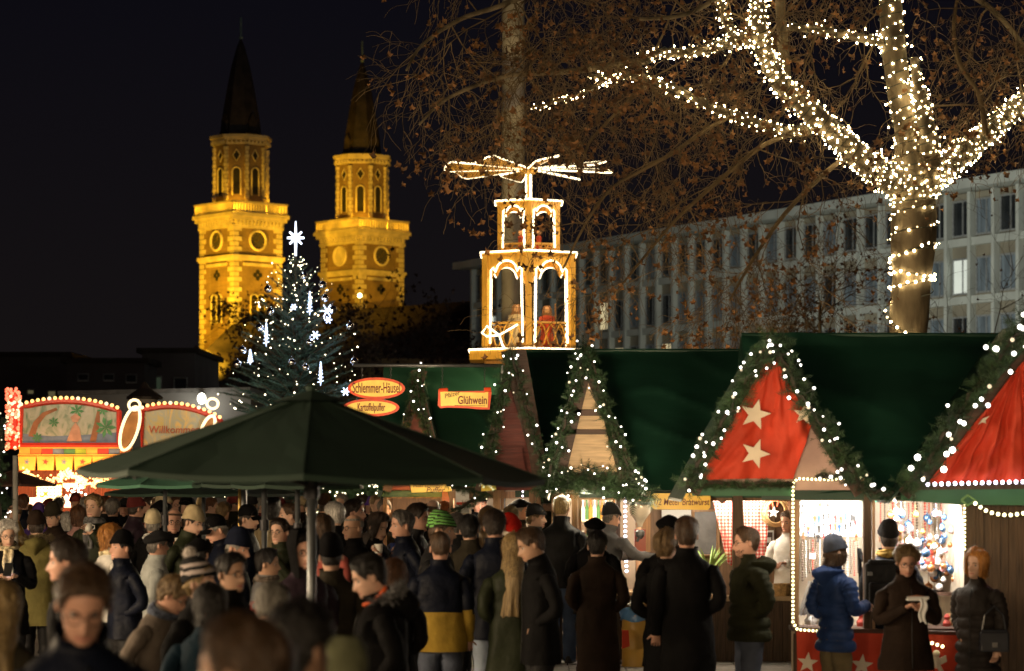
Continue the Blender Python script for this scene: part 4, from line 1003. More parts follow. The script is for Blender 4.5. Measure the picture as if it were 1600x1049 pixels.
mb = MB(); mb.lathe([(.035, 0), (.04, .03), (.02, .06), (.03, .085), (.012, .115)], (0, 0, 0), 8); figs = [mb.mesh('table_figurine', M('figurine_' + n_, c_, .5)) for n_, c_ in (('white', (.75, .73, .70)), ('wooden', (.5, .28, .12)), ('red', (.5, .06, .04)))]
mb = MB(); mb.box((0, 0, .03), (.08, .06, .06)); mb.box((0, 0, .064), (.084, .064, .012)); gbox = [mb.mesh('gift_box', M('giftbox_' + n_, c_, .5)) for n_, c_ in (('white', (.75, .72, .7)), ('pink', (.7, .4, .42)))]
for i in range(26):
    row = i % 3; x = rg.uniform(1400, 1503) if row else rg.uniform(1252, 1340); y = (926, 884, 981)[row] if row != 0 else 981
    D_ = 20.75 + rg.uniform(0, .35)
    zz = P(0, (926, 884, 981)[row] if row < 2 else 981, 20.7 if row < 2 else 20.1).z
    if row == 0: zz = P(0, 982, 20.1).z
    k = rg.randrange(3); wnd = 'the counter of the left window' if row == 0 else ('the upper shelf' if row == 1 else 'the counter of the right window')
    if rg.random() < .65: small('table_figurine', figs[k], (P(x, 0, D_).x, D_ - (.45 if row != 1 else 0), zz), ('white', 'wooden', 'red')[k] + ' small figurine standing on ' + wnd, 'figurine', ('white', 'wooden', 'red')[k] + ' figurines on ' + wnd, rg.uniform(.8, 1.3))
    else: small('gift_box', gbox[k % 2], (P(x, 0, D_).x, D_ - (.45 if row != 1 else 0), zz), ('white', 'pink')[k % 2] + ' little box standing on ' + wnd, 'box', ('white', 'pink')[k % 2] + ' boxes on ' + wnd, rg.uniform(.8, 1.3), (0, 0, rg.uniform(-.5, .5)))
mb = MB()
for i in range(4): mb.box(P(1258 + i * 6, 935, 20.5) + Vector((0, .03 * i, 0)), (.015, .16, .30), M4=Matrix.Rotation(R(18), 4, 'Y'))
mb.build('booklet_rack', M('dark_covers', (.06, .06, .07), .3, col2=(.45, .45, .45)), label='row of dark tilted booklets leaning in the left window of the ornament stall', cat='booklets')
tagm = MB(); tagm.pp([(1265, 865), (1274, 865), (1274, 873), (1265, 873)], 20.55, .01); tagm.build('price_card', WHITEP, label='small white card hanging among the bead strands', cat='card')
# ---- roof and cloth at far right
se = stall('red_awning_stall', 1620, 19.6, 'dark boarded stall with a big red cloth gable at the right edge of the picture')
gable(se, (1640, 500), (1402, 766), (1890, 766), 19.7, 21.6, DKW)
roof(se, 1650, 2050, 524, 21.8, 768, 20.0)
cl = cloth('gable_cloth', [(1575, 592), (1600, 563), (1640, 520)], [(1450, 757), (1560, 754), (1720, 752), (1860, 752)], 19.55, REDC, se, folds=9, depth=.075, nu=80, nv=18)
mb = MB(); mb.pp([(x, y) for x, y in ((1528, 664), (1536, 654), (1546, 650), (1540, 657), (1541, 662), (1535, 660))], 19.44, .012); mb.build('felt_star', STARC, cl)
mb = MB(); mb.pp([(1408, 766), (1640, 764), (1640, 790), (1500, 789), (1408, 782)], 19.65, .03); va = mb.build('valance', GREENV, se)
mb = MB(); mb.tube([P(x, y, 19.6) for x, y in ((1502, 782), (1512, 774), (1524, 782), (1512, 790), (1502, 782))], .012, 5); mb.build('knot', M('green_ribbon', (.15, .3, .1)), va)
planks(se, 1642, 1900, 775, ybot(20), 20.0, 13, DKW)
led_rope([(1450, 757), (1520, 755), (1640, 752)], 19.42, 'bright violet white rope light along the hem of the red cloth', LEDV, .017)
led_rope([(1524, 787), (1545, 800), (1575, 805), (1610, 800), (1640, 792)], 19.5, 'sagging yellow rope light below the green valance at the right', LEDW, .016, sag=True)
led_rope([(1345, 747), (1290, 750), (1246, 748), (1239, 756), (1239, 972), (1246, 984), (1300, 988)], 19.88, 'yellow rope light framing the left display window', LEDW, .0105)
led_rope([(1507, 788), (1507, 862)], 19.95, 'upright rope light beside the right display window', LEDW, .0105)
led_rope([(1440, 1000), (1478, 1012)], 19.75, 'short yellow rope light at the foot of the right display window', LEDW, .014)

# ---- bratwurst stall
sc_ = stall('sausage_stall', 1100, 26.6, 'sausage stall with checked curtains and a yellow lettered board under the green roof')
roof(sc_, 905, 1200, 548, 28.2, 768, 26.5, seed=5.0)
gable(sc_, (915, 548), (862, 766), (1004, 766), 26.4, 28.1, DKW)
for k, (y0, y1) in enumerate(((588, 640), (650, 671), (679, 738))):
    w0 = lambda y: 915 - (y - 548) * .205 + (4 if y < 600 else 0); w1 = lambda y: 915 + (y - 548) * .26
    mb = MB(); mb.pp([(w0(y0), y0), (w1(y0), y0), (w1(y1), y1), (w0(y1), y1)], 26.34, .03); mb.build('gable_plank', PINE, sc_)
for y0, y1 in ((640, 650), (671, 679), (738, 747)):
    mb = MB(); mb.pp([(908 - (y0 - 548) * .2, y0), (922 + (y0 - 548) * .26, y0), (922 + (y1 - 548) * .26, y1), (908 - (y1 - 548) * .2, y1)], 26.32, .03); mb.build('batten', DKX, sc_)
interior(sc_, 1008, 1236, 26.55, 1.6, 772, (MIDW, MIDW, PINE), 24, (1, .88, .68), counter=934)
planks(sc_, 1010, 1238, 940, ybot(26.6), 26.5, 15, DKW)
mb = MB(); mb.pp([(1006, 932), (1238, 932), (1238, 939), (1006, 939)], 26.44, .3); mb.build('counter_ledge', PINE, sc_)
light('board_fill_light', 'SPOT', P(1063, 800, 25.0), 45, WARM, .08, P(1063, 784, 26.3), spot=80)  # added spot that brightens the lettered board, with no lamp of its own
post(sc_, 1152, 770, ybot(26.6), 26.52, 15, DKW); post(sc_, 1010, 768, ybot(26.6), 26.52, 12, PINEZ)
mb = MB(); mb.pp([(1082, 798), (1122, 798), (1122, 868), (1082, 868)], 28.05, .04); wn = mb.build('window', M('smoky_glass', (.20, .20, .21), .25), sc_)
mb = MB(); mb.tube([P(x, y, 28.03) for x, y in ((1082, 798), (1122, 798), (1122, 868), (1082, 868), (1082, 798))], .025, 4); mb.build('frame', PINEZ, wn)
mb = MB(); mb.pp([(1034, 797), (1080, 797), (1080, 860), (1034, 860)], 28, .03); mb.build('white_panel', WHITEP, sc_)
def gingham():
    m = bpy.data.materials.new('gingham'); m.use_nodes = True; n = m.node_tree.nodes; L = m.node_tree.links; b = n['Principled BSDF']; b.inputs['Roughness'].default_value = .8
    t = n.new('ShaderNodeTexCoord'); sp = n.new('ShaderNodeSeparateXYZ'); L.new(t.outputs['Object'], sp.inputs[0]); outs = []
    for ax in (0, 2):
        q = n.new('ShaderNodeMath'); q.operation = 'MULTIPLY'; q.inputs[1].default_value = 26; L.new(sp.outputs[ax], q.inputs[0])
        f = n.new('ShaderNodeMath'); f.operation = 'FRACT'; L.new(q.outputs[0], f.inputs[0]); g_ = n.new('ShaderNodeMath'); g_.operation = 'GREATER_THAN'; g_.inputs[1].default_value = .5; L.new(f.outputs[0], g_.inputs[0]); outs.append(g_)
    a = n.new('ShaderNodeMath'); a.operation = 'ADD'; L.new(outs[0].outputs[0], a.inputs[0]); L.new(outs[1].outputs[0], a.inputs[1])
    h = n.new('ShaderNodeMath'); h.operation = 'MULTIPLY'; h.inputs[1].default_value = .5; L.new(a.outputs[0], h.inputs[0])
    r = n.new('ShaderNodeValToRGB'); r.color_ramp.interpolation = 'CONSTANT'; r.color_ramp.elements[0].color = (.75, .68, .62, 1); r.color_ramp.elements[1].color = (.60, .05, .04, 1); r.color_ramp.elements[1].position = .75; e_ = r.color_ramp.elements.new(.25); e_.color = (.68, .24, .20, 1)
    L.new(h.outputs[0], r.inputs[0]); L.new(r.outputs[0], b.inputs['Base Color']); return m
GING = gingham()
for nm, tp, bt in (('left', [(1112, 775), (1128, 788), (1146, 775)], [(1136, 880), (1142, 884), (1147, 884)]), ('right', [(1160, 772), (1204, 772)], [(1166, 880), (1196, 868)])):
    cloth('curtain', tp, bt, 27.0, GING, sc_, folds=4, depth=.04, nu=24, nv=10)
sg = thing('lettered_board', P(1063, 784, 26.3), 'yellow lettered board reading 1/2 Meter Bratwurst under the eave', 'sign')
mb = MB(); mb.pp([(1018, 774), (1022, 771), (1106, 771), (1110, 775), (1110, 793), (1106, 797), (1022, 796), (1018, 792)], 26.3, .03); mb.build('board', YSIGN, sg)
text('lettering', '1/2 Meter Bratwurst', 15 * 26.3 / F, INKB, P(1064, 785, 26.29), sg, .70, 0, .15, offset=.0004)
# wreath with a star, poster, plant, baskets, dispenser
wr = thing('straw_wreath', P(1212, 800, 26.9), 'round straw ring wreath with a white star hanging in the sausage stall', 'wreath')
mb = MB()
for k in range(6):
    mb.tube([P(1212, 800, 26.9 + .01 * k) + Vector(((.105 + .012 * k * (k % 2)) * math.cos(t), 0, (.125 + .008 * k) * math.sin(t))) for t in [j * 2 * PI / 20 for j in range(21)]], .008, 5, cap=False)
mb.build('ring', M('straw', (.45, .28, .12)), wr)
mb = MB(); mb.pp(star_poly(1209, 801, 9, .1), 26.85, .015); mb.build('star', WHITEP, wr)
mb = MB(); mb.tube([P(1205, 772, 26.9), P(1208, 795, 26.88)], .008, 4); mb.tube([P(1218, 772, 26.9), P(1214, 792, 26.88)], .008, 4); mb.build('ribbon', REDC, wr)
ps = thing('framed_poster', P(1201, 850, 28), 'small framed dark notice on the brown back wall of the sausage stall', 'poster')
mb = MB(); mb.pp([(1193, 829), (1209, 829), (1209, 873), (1193, 873)], 28, .02); mb.build('frame', WHITEP, ps)
mb = MB(); mb.pp([(1195, 832), (1207, 832), (1207, 870), (1195, 870)], 27.99, .008); mb.build('sheet', M('dark_sheet', (.10, .07, .06)), ps)
mb = MB(); mb.pp([(1197, 840), (1205, 840), (1205, 848), (1197, 848)], 27.985, .004); mb.pp([(1197, 854), (1205, 854), (1205, 856), (1197, 856)], 27.985, .004); mb.build('print', WHITEP, ps)
pl = thing('potted_greenery', P(1108, 932, 26.8), 'pot of long light green leaves on the sausage counter behind the men', 'plant')
mb = MB(); mb.lathe([(.06, 0), (.09, .16), (.1, .17)], P(1108, 930, 26.8), 10); mb.build('pot', WHITEP, pl)
mb = MB(); q0 = P(1108, 905, 26.8)
for i in range(70):
    an = rg.uniform(0, 6.28); L_ = rg.uniform(.25, .55); d = Vector((math.cos(an) * .5, math.sin(an) * .3, 1)).normalized()
    pts = [q0 + d * L_ * t + Vector((math.cos(an), math.sin(an), 0)) * .25 * L_ * t * t - Vector((0, 0, .25 * L_ * t * t)) for t in (0, .4, .75, 1)]; s_ = Vector((-math.sin(an), math.cos(an), 0)) * .011
    mb.add([pts[0] - s_, pts[0] + s_, pts[1] - s_, pts[1] + s_, pts[2] - s_ * .7, pts[2] + s_ * .7, pts[3]], [(0, 1, 3, 2), (2, 3, 5, 4), (4, 5, 6)])
mb.build('leaves', M('bright_leaf', (.22, .34, .08), .5, island=.3), pl, kind='stuff', recalc=False)
WICK = M('wicker', (.45, .27, .10), .7, var=.4, scale=30, bump=.4)
for x, y, w_, lab in ((1222, 905, .22, 'wicker bread basket on the sausage counter in front of the vendor'), (1208, 922, .12, 'small glass tub on the sausage counter beside the basket')):
    mb = MB(); b = P(x, 932, 26.55); mb.lathe([(w_ * .45, 0), (w_ * .55, .14), (w_ * .5, .14), (w_ * .4, .02)], b, 10); mb.build('basket' if w_ > .2 else 'glass_tub', WICK if w_ > .2 else M('milky_glass', (.6, .5, .4), .2), label=lab, cat='basket' if w_ > .2 else 'tub')
ds = thing('sauce_dispenser', P(1000, 790, 26.2), 'big glass funnel dispenser with a metal spout hanging beside the sausage board', 'dispenser')
mb = MB(); mb.lathe([(.118, .0), (.12, -.02), (.115, -.09), (.06, -.17), (.03, -.22), (.03, -.25)], P(1000, 788, 26.2), 18); mb.build('funnel', M('funnel_glass', (.55, .50, .42), .15, spec=.8), ds, smooth=True)
mb = MB(); mb.lathe([(.03, 0), (.05, -.02), (.05, -.06), (.02, -.10)], P(1000, 828, 26.2), 12); mb.tube([P(1000, 834, 26.2), P(996, 846, 26.15)], .015, 6); mb.lathe([(.125, .02), (.128, 0), (.118, -.005)], P(1000, 788, 26.2), 18); mb.build('spout', STEEL, ds)
mb = MB(); mb.box(P(1000, 850, 26.35), (.12, .12, .32)); mb.build('stand', M('red_lacquer', (.35, .06, .03), .4), ds)
# ---- drinks hut between
sb = stall('drinks_hut', 930, 27, 'drinks hut with bottle shelves behind the fir-hung pine gable')
interior(sb, 866, 1002, 26.9, 1.3, 770, (CREAMW, PINEZ, PINE), 30, NEUT, counter=925)
post(sb, 898, 770, ybot(26.8), 26.8, 9, PINEZ); post(sb, 906, 770, 925, 26.85, 5, PINEZ, 'trim_post'); post(sb, 966, 770, 925, 26.85, 6, DKW, 'trim_post'); post(sb, 868, 770, ybot(26.8), 26.8, 9, DKW)
planks(sb, 866, 1002, 928, ybot(26.9), 26.88, 14, DKW)
bot = MB(); bot.lathe([(.035, 0), (.037, .16), (.014, .22), (.014, .29), (.016, .30)], (0, 0, 0), 8)
bots = [bot.mesh('bottle', M('bottle_' + n_, c_, .15, spec=.7)) for n_, c_ in (('amber', (.30, .12, .02)), ('green', (.03, .10, .03)), ('clear', (.55, .52, .45)))]
for y in (812, 860):
    mb = MB(); mb.pp([(908, y), (962, y), (962, y + 3), (908, y + 3)], 27.6, .25); mb.build('shelf', PINE, sb)
    for i in range(9):
        k = (i * 5 + y) % 3; p = P(911 + i * 6, y, 27.65); small('bottle', bots[k], p, f"{('amber', 'green', 'clear')[k]} glass bottle on the {'upper' if y < 830 else 'lower'} shelf of the drinks hut", 'bottle', f"{('amber', 'green', 'clear')[k]} bottles on the {'upper' if y < 830 else 'lower'} shelf", .75)
led_rope([(977, 776), (977, 835), (979, 894)], 26.7, 'upright violet white bulb string on the post of the drinks hut', LEDV, .018, .055)
# ---- mulled wine stall and potato pancake stall further left
sa = stall('mulled_wine_stall', 790, 28.6, 'mulled wine stall with a dark red gable and brown slanting board behind the parasol')
roof(sa, 805, 912, 549, 30.1, 768, 28.5, amp=.05, seed=9.0)
gable(sa, (797, 547), (742, 766), (857, 766), 28.35, 30, REDB)
mb = MB(); mb.pp([(799, 547), (822, 547), (857, 745), (832, 745)], 28.1, .06); mb.build('slanting_board', DKX, sa)
for y in (655, 700):
    mb = MB(); mb.pp([(785, y), (815, y), (822, y + 40), (775, y + 40)], 28.3, .02); mb.build('gable_plank', REDB, sa)
interior(sa, 706, 838, 28.6, 1.4, 768, (CREAMW, PINEZ, PINE), 14, NEUT, counter=915)
post(sa, 776, 765, ybot(28.6), 28.55, 11, PINEZ); post(sa, 835, 765, ybot(28.6), 28.5, 17, MIDW); post(sa, 785, 765, 915, 28.57, 5, PINEZ, 'trim_post')
planks(sa, 706, 838, 918, ybot(28.6), 28.58, 14, DKW)
mb = MB(); mb.pp([(712, 765), (733, 765), (733, 802), (712, 802)], 28.5, .02); p_ = mb.build('notice', WHITEP, label='white notice with a red stripe at the mulled wine stall', cat='notice')
mb = MB(); mb.pp([(713, 785), (732, 785), (732, 789), (713, 789)], 28.49, .008); mb.build('stripe', REDC, p_)
led_rope([(817, 762), (816, 800)], 28.5, 'short bulb string on the window of the mulled wine stall', LEDV, .016, .05)
sp = stall('pancake_stall', 650, 30.8, 'potato pancake stall with hanging signs left of the mulled wine stall')
roof(sp, 590, 800, 573, 32.2, 768, 30.7, seed=13.0)
gable(sp, (655, 577), (598, 766), (700, 766), 30.55, 32, REDB)
interior(sp, 602, 704, 30.7, 1.3, 768, (MIDW, MIDW, PINE), 10, WARM, counter=900)
post(sp, 698, 760, ybot(30.8), 30.6, 14, M('pink_painted_post', (.50, .16, .12), .5)); planks(sp, 602, 704, 905, ybot(30.8), 30.75, 12, DKW)
mb = MB(); mb.pp([(585, 752), (652, 752), (652, 757), (585, 757)], 30.5, .03); mb.build('valance', M('bright_green_edge', (.02, .35, .15), .5), sp)
k_ = thing('potato_sign', P(673, 762, 30), 'yellow hand-lettered board reading Kartoffel Puffer over the crowd', 'sign')
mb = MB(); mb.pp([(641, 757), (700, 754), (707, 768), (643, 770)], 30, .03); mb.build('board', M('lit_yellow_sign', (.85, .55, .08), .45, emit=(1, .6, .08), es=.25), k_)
text('lettering', 'Kartoffel!', 11 * 30 / F, INKB, P(668, 758.5, 29.99), k_, 1.1, R(1), .2); text('lettering', 'Puffer', 11 * 30 / F, INKB, P(680, 766, 29.99), k_, 1.1, R(1), .2)
mb = MB(); mb.pp([(752, 756), (772, 752), (776, 766), (752, 768)], 28.2, .03); mb.build('yellow_board', YSIGN, label='small yellow board above the mulled wine window', cat='sign')
# hanging signs on the pole
pole_ = thing('sign_pole', P(668, 571, 29.6), 'long grey horizontal pole carrying the hanging stall signs', 'pole')
mb = MB(); mb.tube([P(552, 571, 29.6), P(787, 571.5, 29.6)], .022, 8); mb.build('bar', STEEL, pole_, smooth=True)
mb = MB(); q = P(786, 571, 29.6); mb.tube([q, Vector((q.x, 29.6, 0))], .03, 8); mb.build('upright', STEEL, pole_)
def ell(cx, cy, rx_, ry_, n_=28): return [(cx + rx_ * math.cos(k * 2 * PI / n_), cy + ry_ * math.sin(k * 2 * PI / n_)) for k in range(n_)]
def chain(a, b, parent):
    mb = MB(); n_ = max(4, int((b - a).length / .035))
    for i in range(n_):
        p0, p1 = a.lerp(b, i / n_), a.lerp(b, (i + .9) / n_); mb.tube([p0 + Vector((.006, 0, 0)), p0.lerp(p1, .5) + Vector((.012 * (i % 2), .01 * ((i + 1) % 2), 0)), p1, p0.lerp(p1, .5) - Vector((.012 * (i % 2), .01 * ((i + 1) % 2), 0)), p0], .004, 3)
    mb.build('chain', STEEL, parent)
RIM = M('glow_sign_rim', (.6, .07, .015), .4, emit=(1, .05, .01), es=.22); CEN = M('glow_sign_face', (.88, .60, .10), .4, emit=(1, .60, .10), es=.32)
for cx, cy, rx_, ry_, tx_, sz, lab in ((588, 607, 45, 17, 'Schlemmer-H\u00e4usel', 23, 'oval red-rimmed hanging sign reading Schlemmer-H\u00e4usel'), (580, 637, 44, 14, 'Kartoffelpuffer', 17, 'lower oval hanging sign partly hidden by the parasol')):
    s_ = thing('oval_sign', P(cx, cy, 29.6), lab, 'sign', 'hanging signs on the pole')
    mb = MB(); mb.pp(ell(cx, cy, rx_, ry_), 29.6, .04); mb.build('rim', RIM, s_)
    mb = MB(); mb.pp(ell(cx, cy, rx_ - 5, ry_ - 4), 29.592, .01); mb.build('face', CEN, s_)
    text('lettering', tx_, sz * 29.6 / F, INKR, P(cx, cy, 29.585), s_, .43, 0, 0, offset=.0012)
    for dx in (-.5, .5): chain(P(cx + dx * rx_, 571 if cy < 620 else 623, 29.6), P(cx + dx * rx_, cy - ry_ * .8, 29.6), s_)
gs = thing('scroll_sign', P(727, 624, 29.6), 'scroll-shaped yellow hanging sign reading Gl\u00fchwein', 'sign', 'hanging signs on the pole')
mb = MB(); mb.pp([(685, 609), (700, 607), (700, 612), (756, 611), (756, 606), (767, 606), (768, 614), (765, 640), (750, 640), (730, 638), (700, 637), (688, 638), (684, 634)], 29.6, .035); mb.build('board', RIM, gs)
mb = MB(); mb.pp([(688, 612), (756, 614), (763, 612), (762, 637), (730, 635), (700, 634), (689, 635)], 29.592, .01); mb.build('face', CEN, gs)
mb = MB(); mb.tube([P(757, 609, 29.57), P(767, 609, 29.57)], .028, 8); mb.tube([P(686, 610, 29.57), P(699, 609, 29.57)], .022, 8); mb.build('curl', RIM, gs)
text('lettering', 'Gl\u00fchwein', 18 * 29.6 / F, INKR, P(738, 626, 29.585), gs, .66, 0, .02, offset=.002); text('lettering', 'Pf\u00e4lzer', 10 * 29.6 / F, INKB, P(706, 617, 29.584), gs, .9, R(-14), .2)
mb = MB(); mb.tube([P(710, 634, 29.585), P(758, 634.5, 29.585)], .004, 3); mb.build('rule_line', INKR, gs)
for x in (691, 757): chain(P(x, 572, 29.6), P(x, 608, 29.6), gs)
light('sign_lamp_light', 'SPOT', P(660, 700, 27.4), 130, WARM, .15, P(670, 620, 29.6), spot=75)

light('gable_wash_light', 'SPOT', P(1165, 800, 16.5), 230, (1, .74, .45), .15, P(1180, 670, 19.9), spot=42)  # added spots, here and below, that brighten the gables and red cloth
light('gable_wash_light', 'SPOT', P(930, 790, 22.5), 420, (1, .78, .50), .12, P(925, 680, 26.3), spot=26)
light('gable_wash_light', 'SPOT', P(1560, 800, 16.5), 120, (1, .74, .45), .15, P(1570, 690, 19.6), spot=50)
# ---- fir garlands along the gables
garland([P(1204, 524, 19.8), P(1180, 575, 19.75), P(1140, 640, 19.75), (P(1105, 705, 19.75)), P(1074, 762, 19.75)], .15, 'lit fir garland down the left edge of the red star gable', 44, 200, 31)
garland([P(1206, 524, 19.8), P(1235, 585, 19.75), P(1268, 640, 19.75), P(1305, 695, 19.75), P(1350, 765, 19.75)], .16, 'lit fir garland down the right edge of the red star gable', 34, 200, 32)
garland([P(1612, 490, 19.5), P(1575, 540, 19.45), P(1530, 600, 19.4), P(1490, 660, 19.4), P(1455, 715, 19.4), P(1412, 764, 19.4)], .17, 'lit fir garland down the edge of the big red cloth at the right', 30, 210, 33, bulb_r=.02)
garland([P(915, 540, 26.25), P(896, 610, 26.2), P(878, 680, 26.2), P(850, 760, 26.2)], .155, 'lit fir garland down the left edge of the pine gable', 30, 210, 34)
garland([P(915, 540, 26.25), P(934, 600, 26.2), P(955, 670, 26.2), P(978, 725, 26.2), P(1000, 764, 26.2)], .15, 'lit fir garland down the right edge of the pine gable', 30, 210, 35)
garland([P(842, 762, 26.1), P(890, 750, 26.1), P(945, 752, 26.1), P(985, 768, 26.1), P(1010, 776, 26.1)], .21, 'bushy lit fir garland lying along the eave of the drinks hut', 26, 330, 36)
garland([P(797, 548, 28.1), P(785, 610, 28.1), P(772, 680, 28.1), P(758, 755, 28.1)], .15, 'lit fir garland left of the brown slanting board', 20, 200, 37)
garland([P(800, 548, 28), P(818, 620, 27.95), P(840, 700, 27.95), P(862, 762, 28)], .12, 'fir garland over the lower brown slanting board', 14, 120, 44)
garland([P(655, 577, 30.4), P(655, 620, 30.4), P(668, 680, 30.4), P(690, 755, 30.4)], .13, 'lit fir garland right of the Schlemmer sign', 18, 200, 38)
garland([P(645, 585, 30.4), P(640, 640, 30.4), P(622, 700, 30.4), P(604, 755, 30.4)], .10, 'thin fir garland on the left edge of the pancake stall gable', 5, 180, 39)
garland([P(1086, 757, 19.8), P(1160, 757, 19.8), P(1238, 756, 19.8)], .055, 'thin dark fir fringe under the red star cloth', 0, 300, 40)
garland([P(700, 756, 28.3), P(712, 762, 28.3), P(760, 770, 28.3), P(705, 800, 28.3)], .09, 'small fir garland around the mulled wine notice', 6, 180, 41)
garland([P(1352, 762, 19.75), P(1378, 772, 19.75), P(1405, 770, 19.75)], .085, 'small fir garland at the foot of the green roof valley', 6, 150, 42)
garland([P(1278, 742, 19.85), P(1300, 744, 19.82), P(1340, 748, 19.82)], .05, 'thin fir strand over the left display window', 4, 200, 43)
# area lights added below the eaves and by the carousel to light people
light('crowd_fill_light', 'AREA', P(1375, 772, 19.1), 24, (1, .88, .70), 1.4, P(1340, 900, 17.5), .15)
light('crowd_fill_light', 'AREA', P(1110, 765, 26.1), 33, (1, .84, .6), 1.3, P(1060, 900, 22.5), .15)
light('crowd_fill_light', 'AREA', P(930, 765, 26.5), 44, (1, .84, .6), 1.0, P(900, 900, 22.5), .15)
light('crowd_fill_light', 'AREA', P(770, 765, 28.1), 39, (1, .80, .52), 1.0, P(720, 880, 21.0), .15)
light('crowd_fill_light', 'AREA', P(650, 765, 30.1), 39, (1, .78, .5), 1.0, P(600, 880, 25.6), .15)
light('crowd_fill_light', 'AREA', P(100, 735, 38), 160, (1, .66, .32), 3.0, P(140, 850, 27.6), .3)
# yellow barrel bin with a blue sack
bn = thing('barrel_bin', (P(1000, 745, 26).x, 26.0, 0), 'yellow ribbed barrel bin with a blue sack and white paper on top', 'bin')
q = Vector(bn['base']); mb = MB()
mb.lathe([(.165, .0), (.17, .02), (.165, .05), (.165, .22), (.172, .24), (.165, .26), (.165, .46), (.172, .48), (.165, .50), (.165, .64), (.172, .66), (.15, .66)], q, 20); mb.v = [q + Vector(((v.x - q.x) * 1.18, (v.y - q.y) * 1.18, v.z * .86)) for v in mb.v]; mb.build('drum', M('yellow_drum', (.62, .36, .06), .45, var=.2, scale=4), bn, smooth=True)
mb = MB(); mb.grid(lambda a, b: q + Vector(((.178 + .012 * math.sin(a * 40 + b * 5)) * math.cos(a * 2 * PI), (.178 + .012 * math.sin(a * 40 + b * 5)) * math.sin(a * 2 * PI), .73 - .14 * b + .015 * math.sin(a * 25))), 40, 4); mb.v = [q + Vector(((v.x - q.x) * 1.18, (v.y - q.y) * 1.18, v.z * .86)) for v in mb.v]; mb.build('sack', M('blue_sack', (.10, .25, .50), .3, var=.2), bn, smooth=True)
mb = MB()
for i in range(5): mb.box(q + Vector((rg.uniform(-.08, .08), rg.uniform(-.08, .08), .74 + .02 * i)), (.12, .09, .012), M4=Matrix.Rotation(rg.uniform(-.6, .6), 4, 'X') @ Matrix.Rotation(rg.uniform(0, 3), 4, 'Z'))
mb.v = [Vector((v.x, v.y, v.z * .88)) for v in mb.v]; mb.build('paper_waste', WHITEP, bn); mb = MB(); mb.pp([(972, 985), (982, 985), (984, 1010), (972, 1014)], 25.7, .008); mb.build('red_mark', REDC, bn)
# ------------------------------------------------------------------ plane tree wrapped in fairy lights
BARK = M('plane_bark', (0.13, 0.10, 0.055), 0.85, var=.6, scale=3.6, bump=1.0, bscale=9, stretch=(1, 1, .35), col2=(.22, .18, .11))
TWIG = M('twig_bark', (0.12, 0.085, 0.042), 0.85, var=.4, scale=3)
LEAFM = M('dry_leaf', (0.15, 0.072, 0.024), 0.7, var=.45, scale=1.2, island=.55)
def leaf_verts(rg, size):
    """lobed dry leaf, slightly curled"""
    out = []; k = 11; lob = (1.0, .5, .85, .42, .7, .3, .3, .7, .42, .85, .5)
    for i in range(k):
        an = i * 2 * PI / k; r = lob[i] * size * .5; out.append(Vector((r * math.sin(an), r * math.cos(an), size * .18 * math.sin(an * 2 + 1))))
    return [Vector((0, -.05 * size, -size * .05))] + out
LF = [(0, i + 1, (i + 1) % 11 + 1) for i in range(11)]
def leaf_at(mb, p, size, rg):
    m = Matrix.Translation(p) @ Matrix.Rotation(rg.uniform(0, 6.28), 4, 'Z') @ Matrix.Rotation(rg.uniform(.7, 2.4), 4, 'X') @ Matrix.Rotation(rg.uniform(-.8, .8), 4, 'Y')
    mb.add([m @ v for v in leaf_verts(rg, size)], LF)
def grow(tw, spots, p, d, L, r, lvl, rg, droop, curl=.35, nside=3):
    if 800 + p.x * F / p.y < 590 and p.y < 40: return
    n_ = 6 if lvl else 8; pts = [p]; dd = d.normalized()
    for i in range(n_):
        dd = (dd + Vector((rg.gauss(0, curl), rg.gauss(0, curl), rg.gauss(0, curl))) * .55 + Vector((0, 0, -droop * (i / n_)))).normalized(); pts.append(pts[-1] + dd * L / n_)
    tw.tube(pts, [max(.003, r * (1 - .8 * i / n_)) for i in range(n_ + 1)], nside, cap=False)
    if lvl <= 0:
        spots.append(pts[-1]); 
        if rg.random() < .5: spots.append(pts[3])
        return
    for i in range(2, n_ + 1):
        for _ in range(2 if lvl > 1 else (1 if rg.random() < .8 else 2)):
            q = pts[i]; t = (pts[i] - pts[i - 1]).normalized(); side = Vector((rg.gauss(0, 1), rg.gauss(0, 1), rg.gauss(0, 1))); side = (side - t * side.dot(t)).normalized()
            grow(tw, spots, q, t * .7 + side * .8, L * rg.uniform(.35, .6), r * .5, lvl - 1, rg, droop, curl)

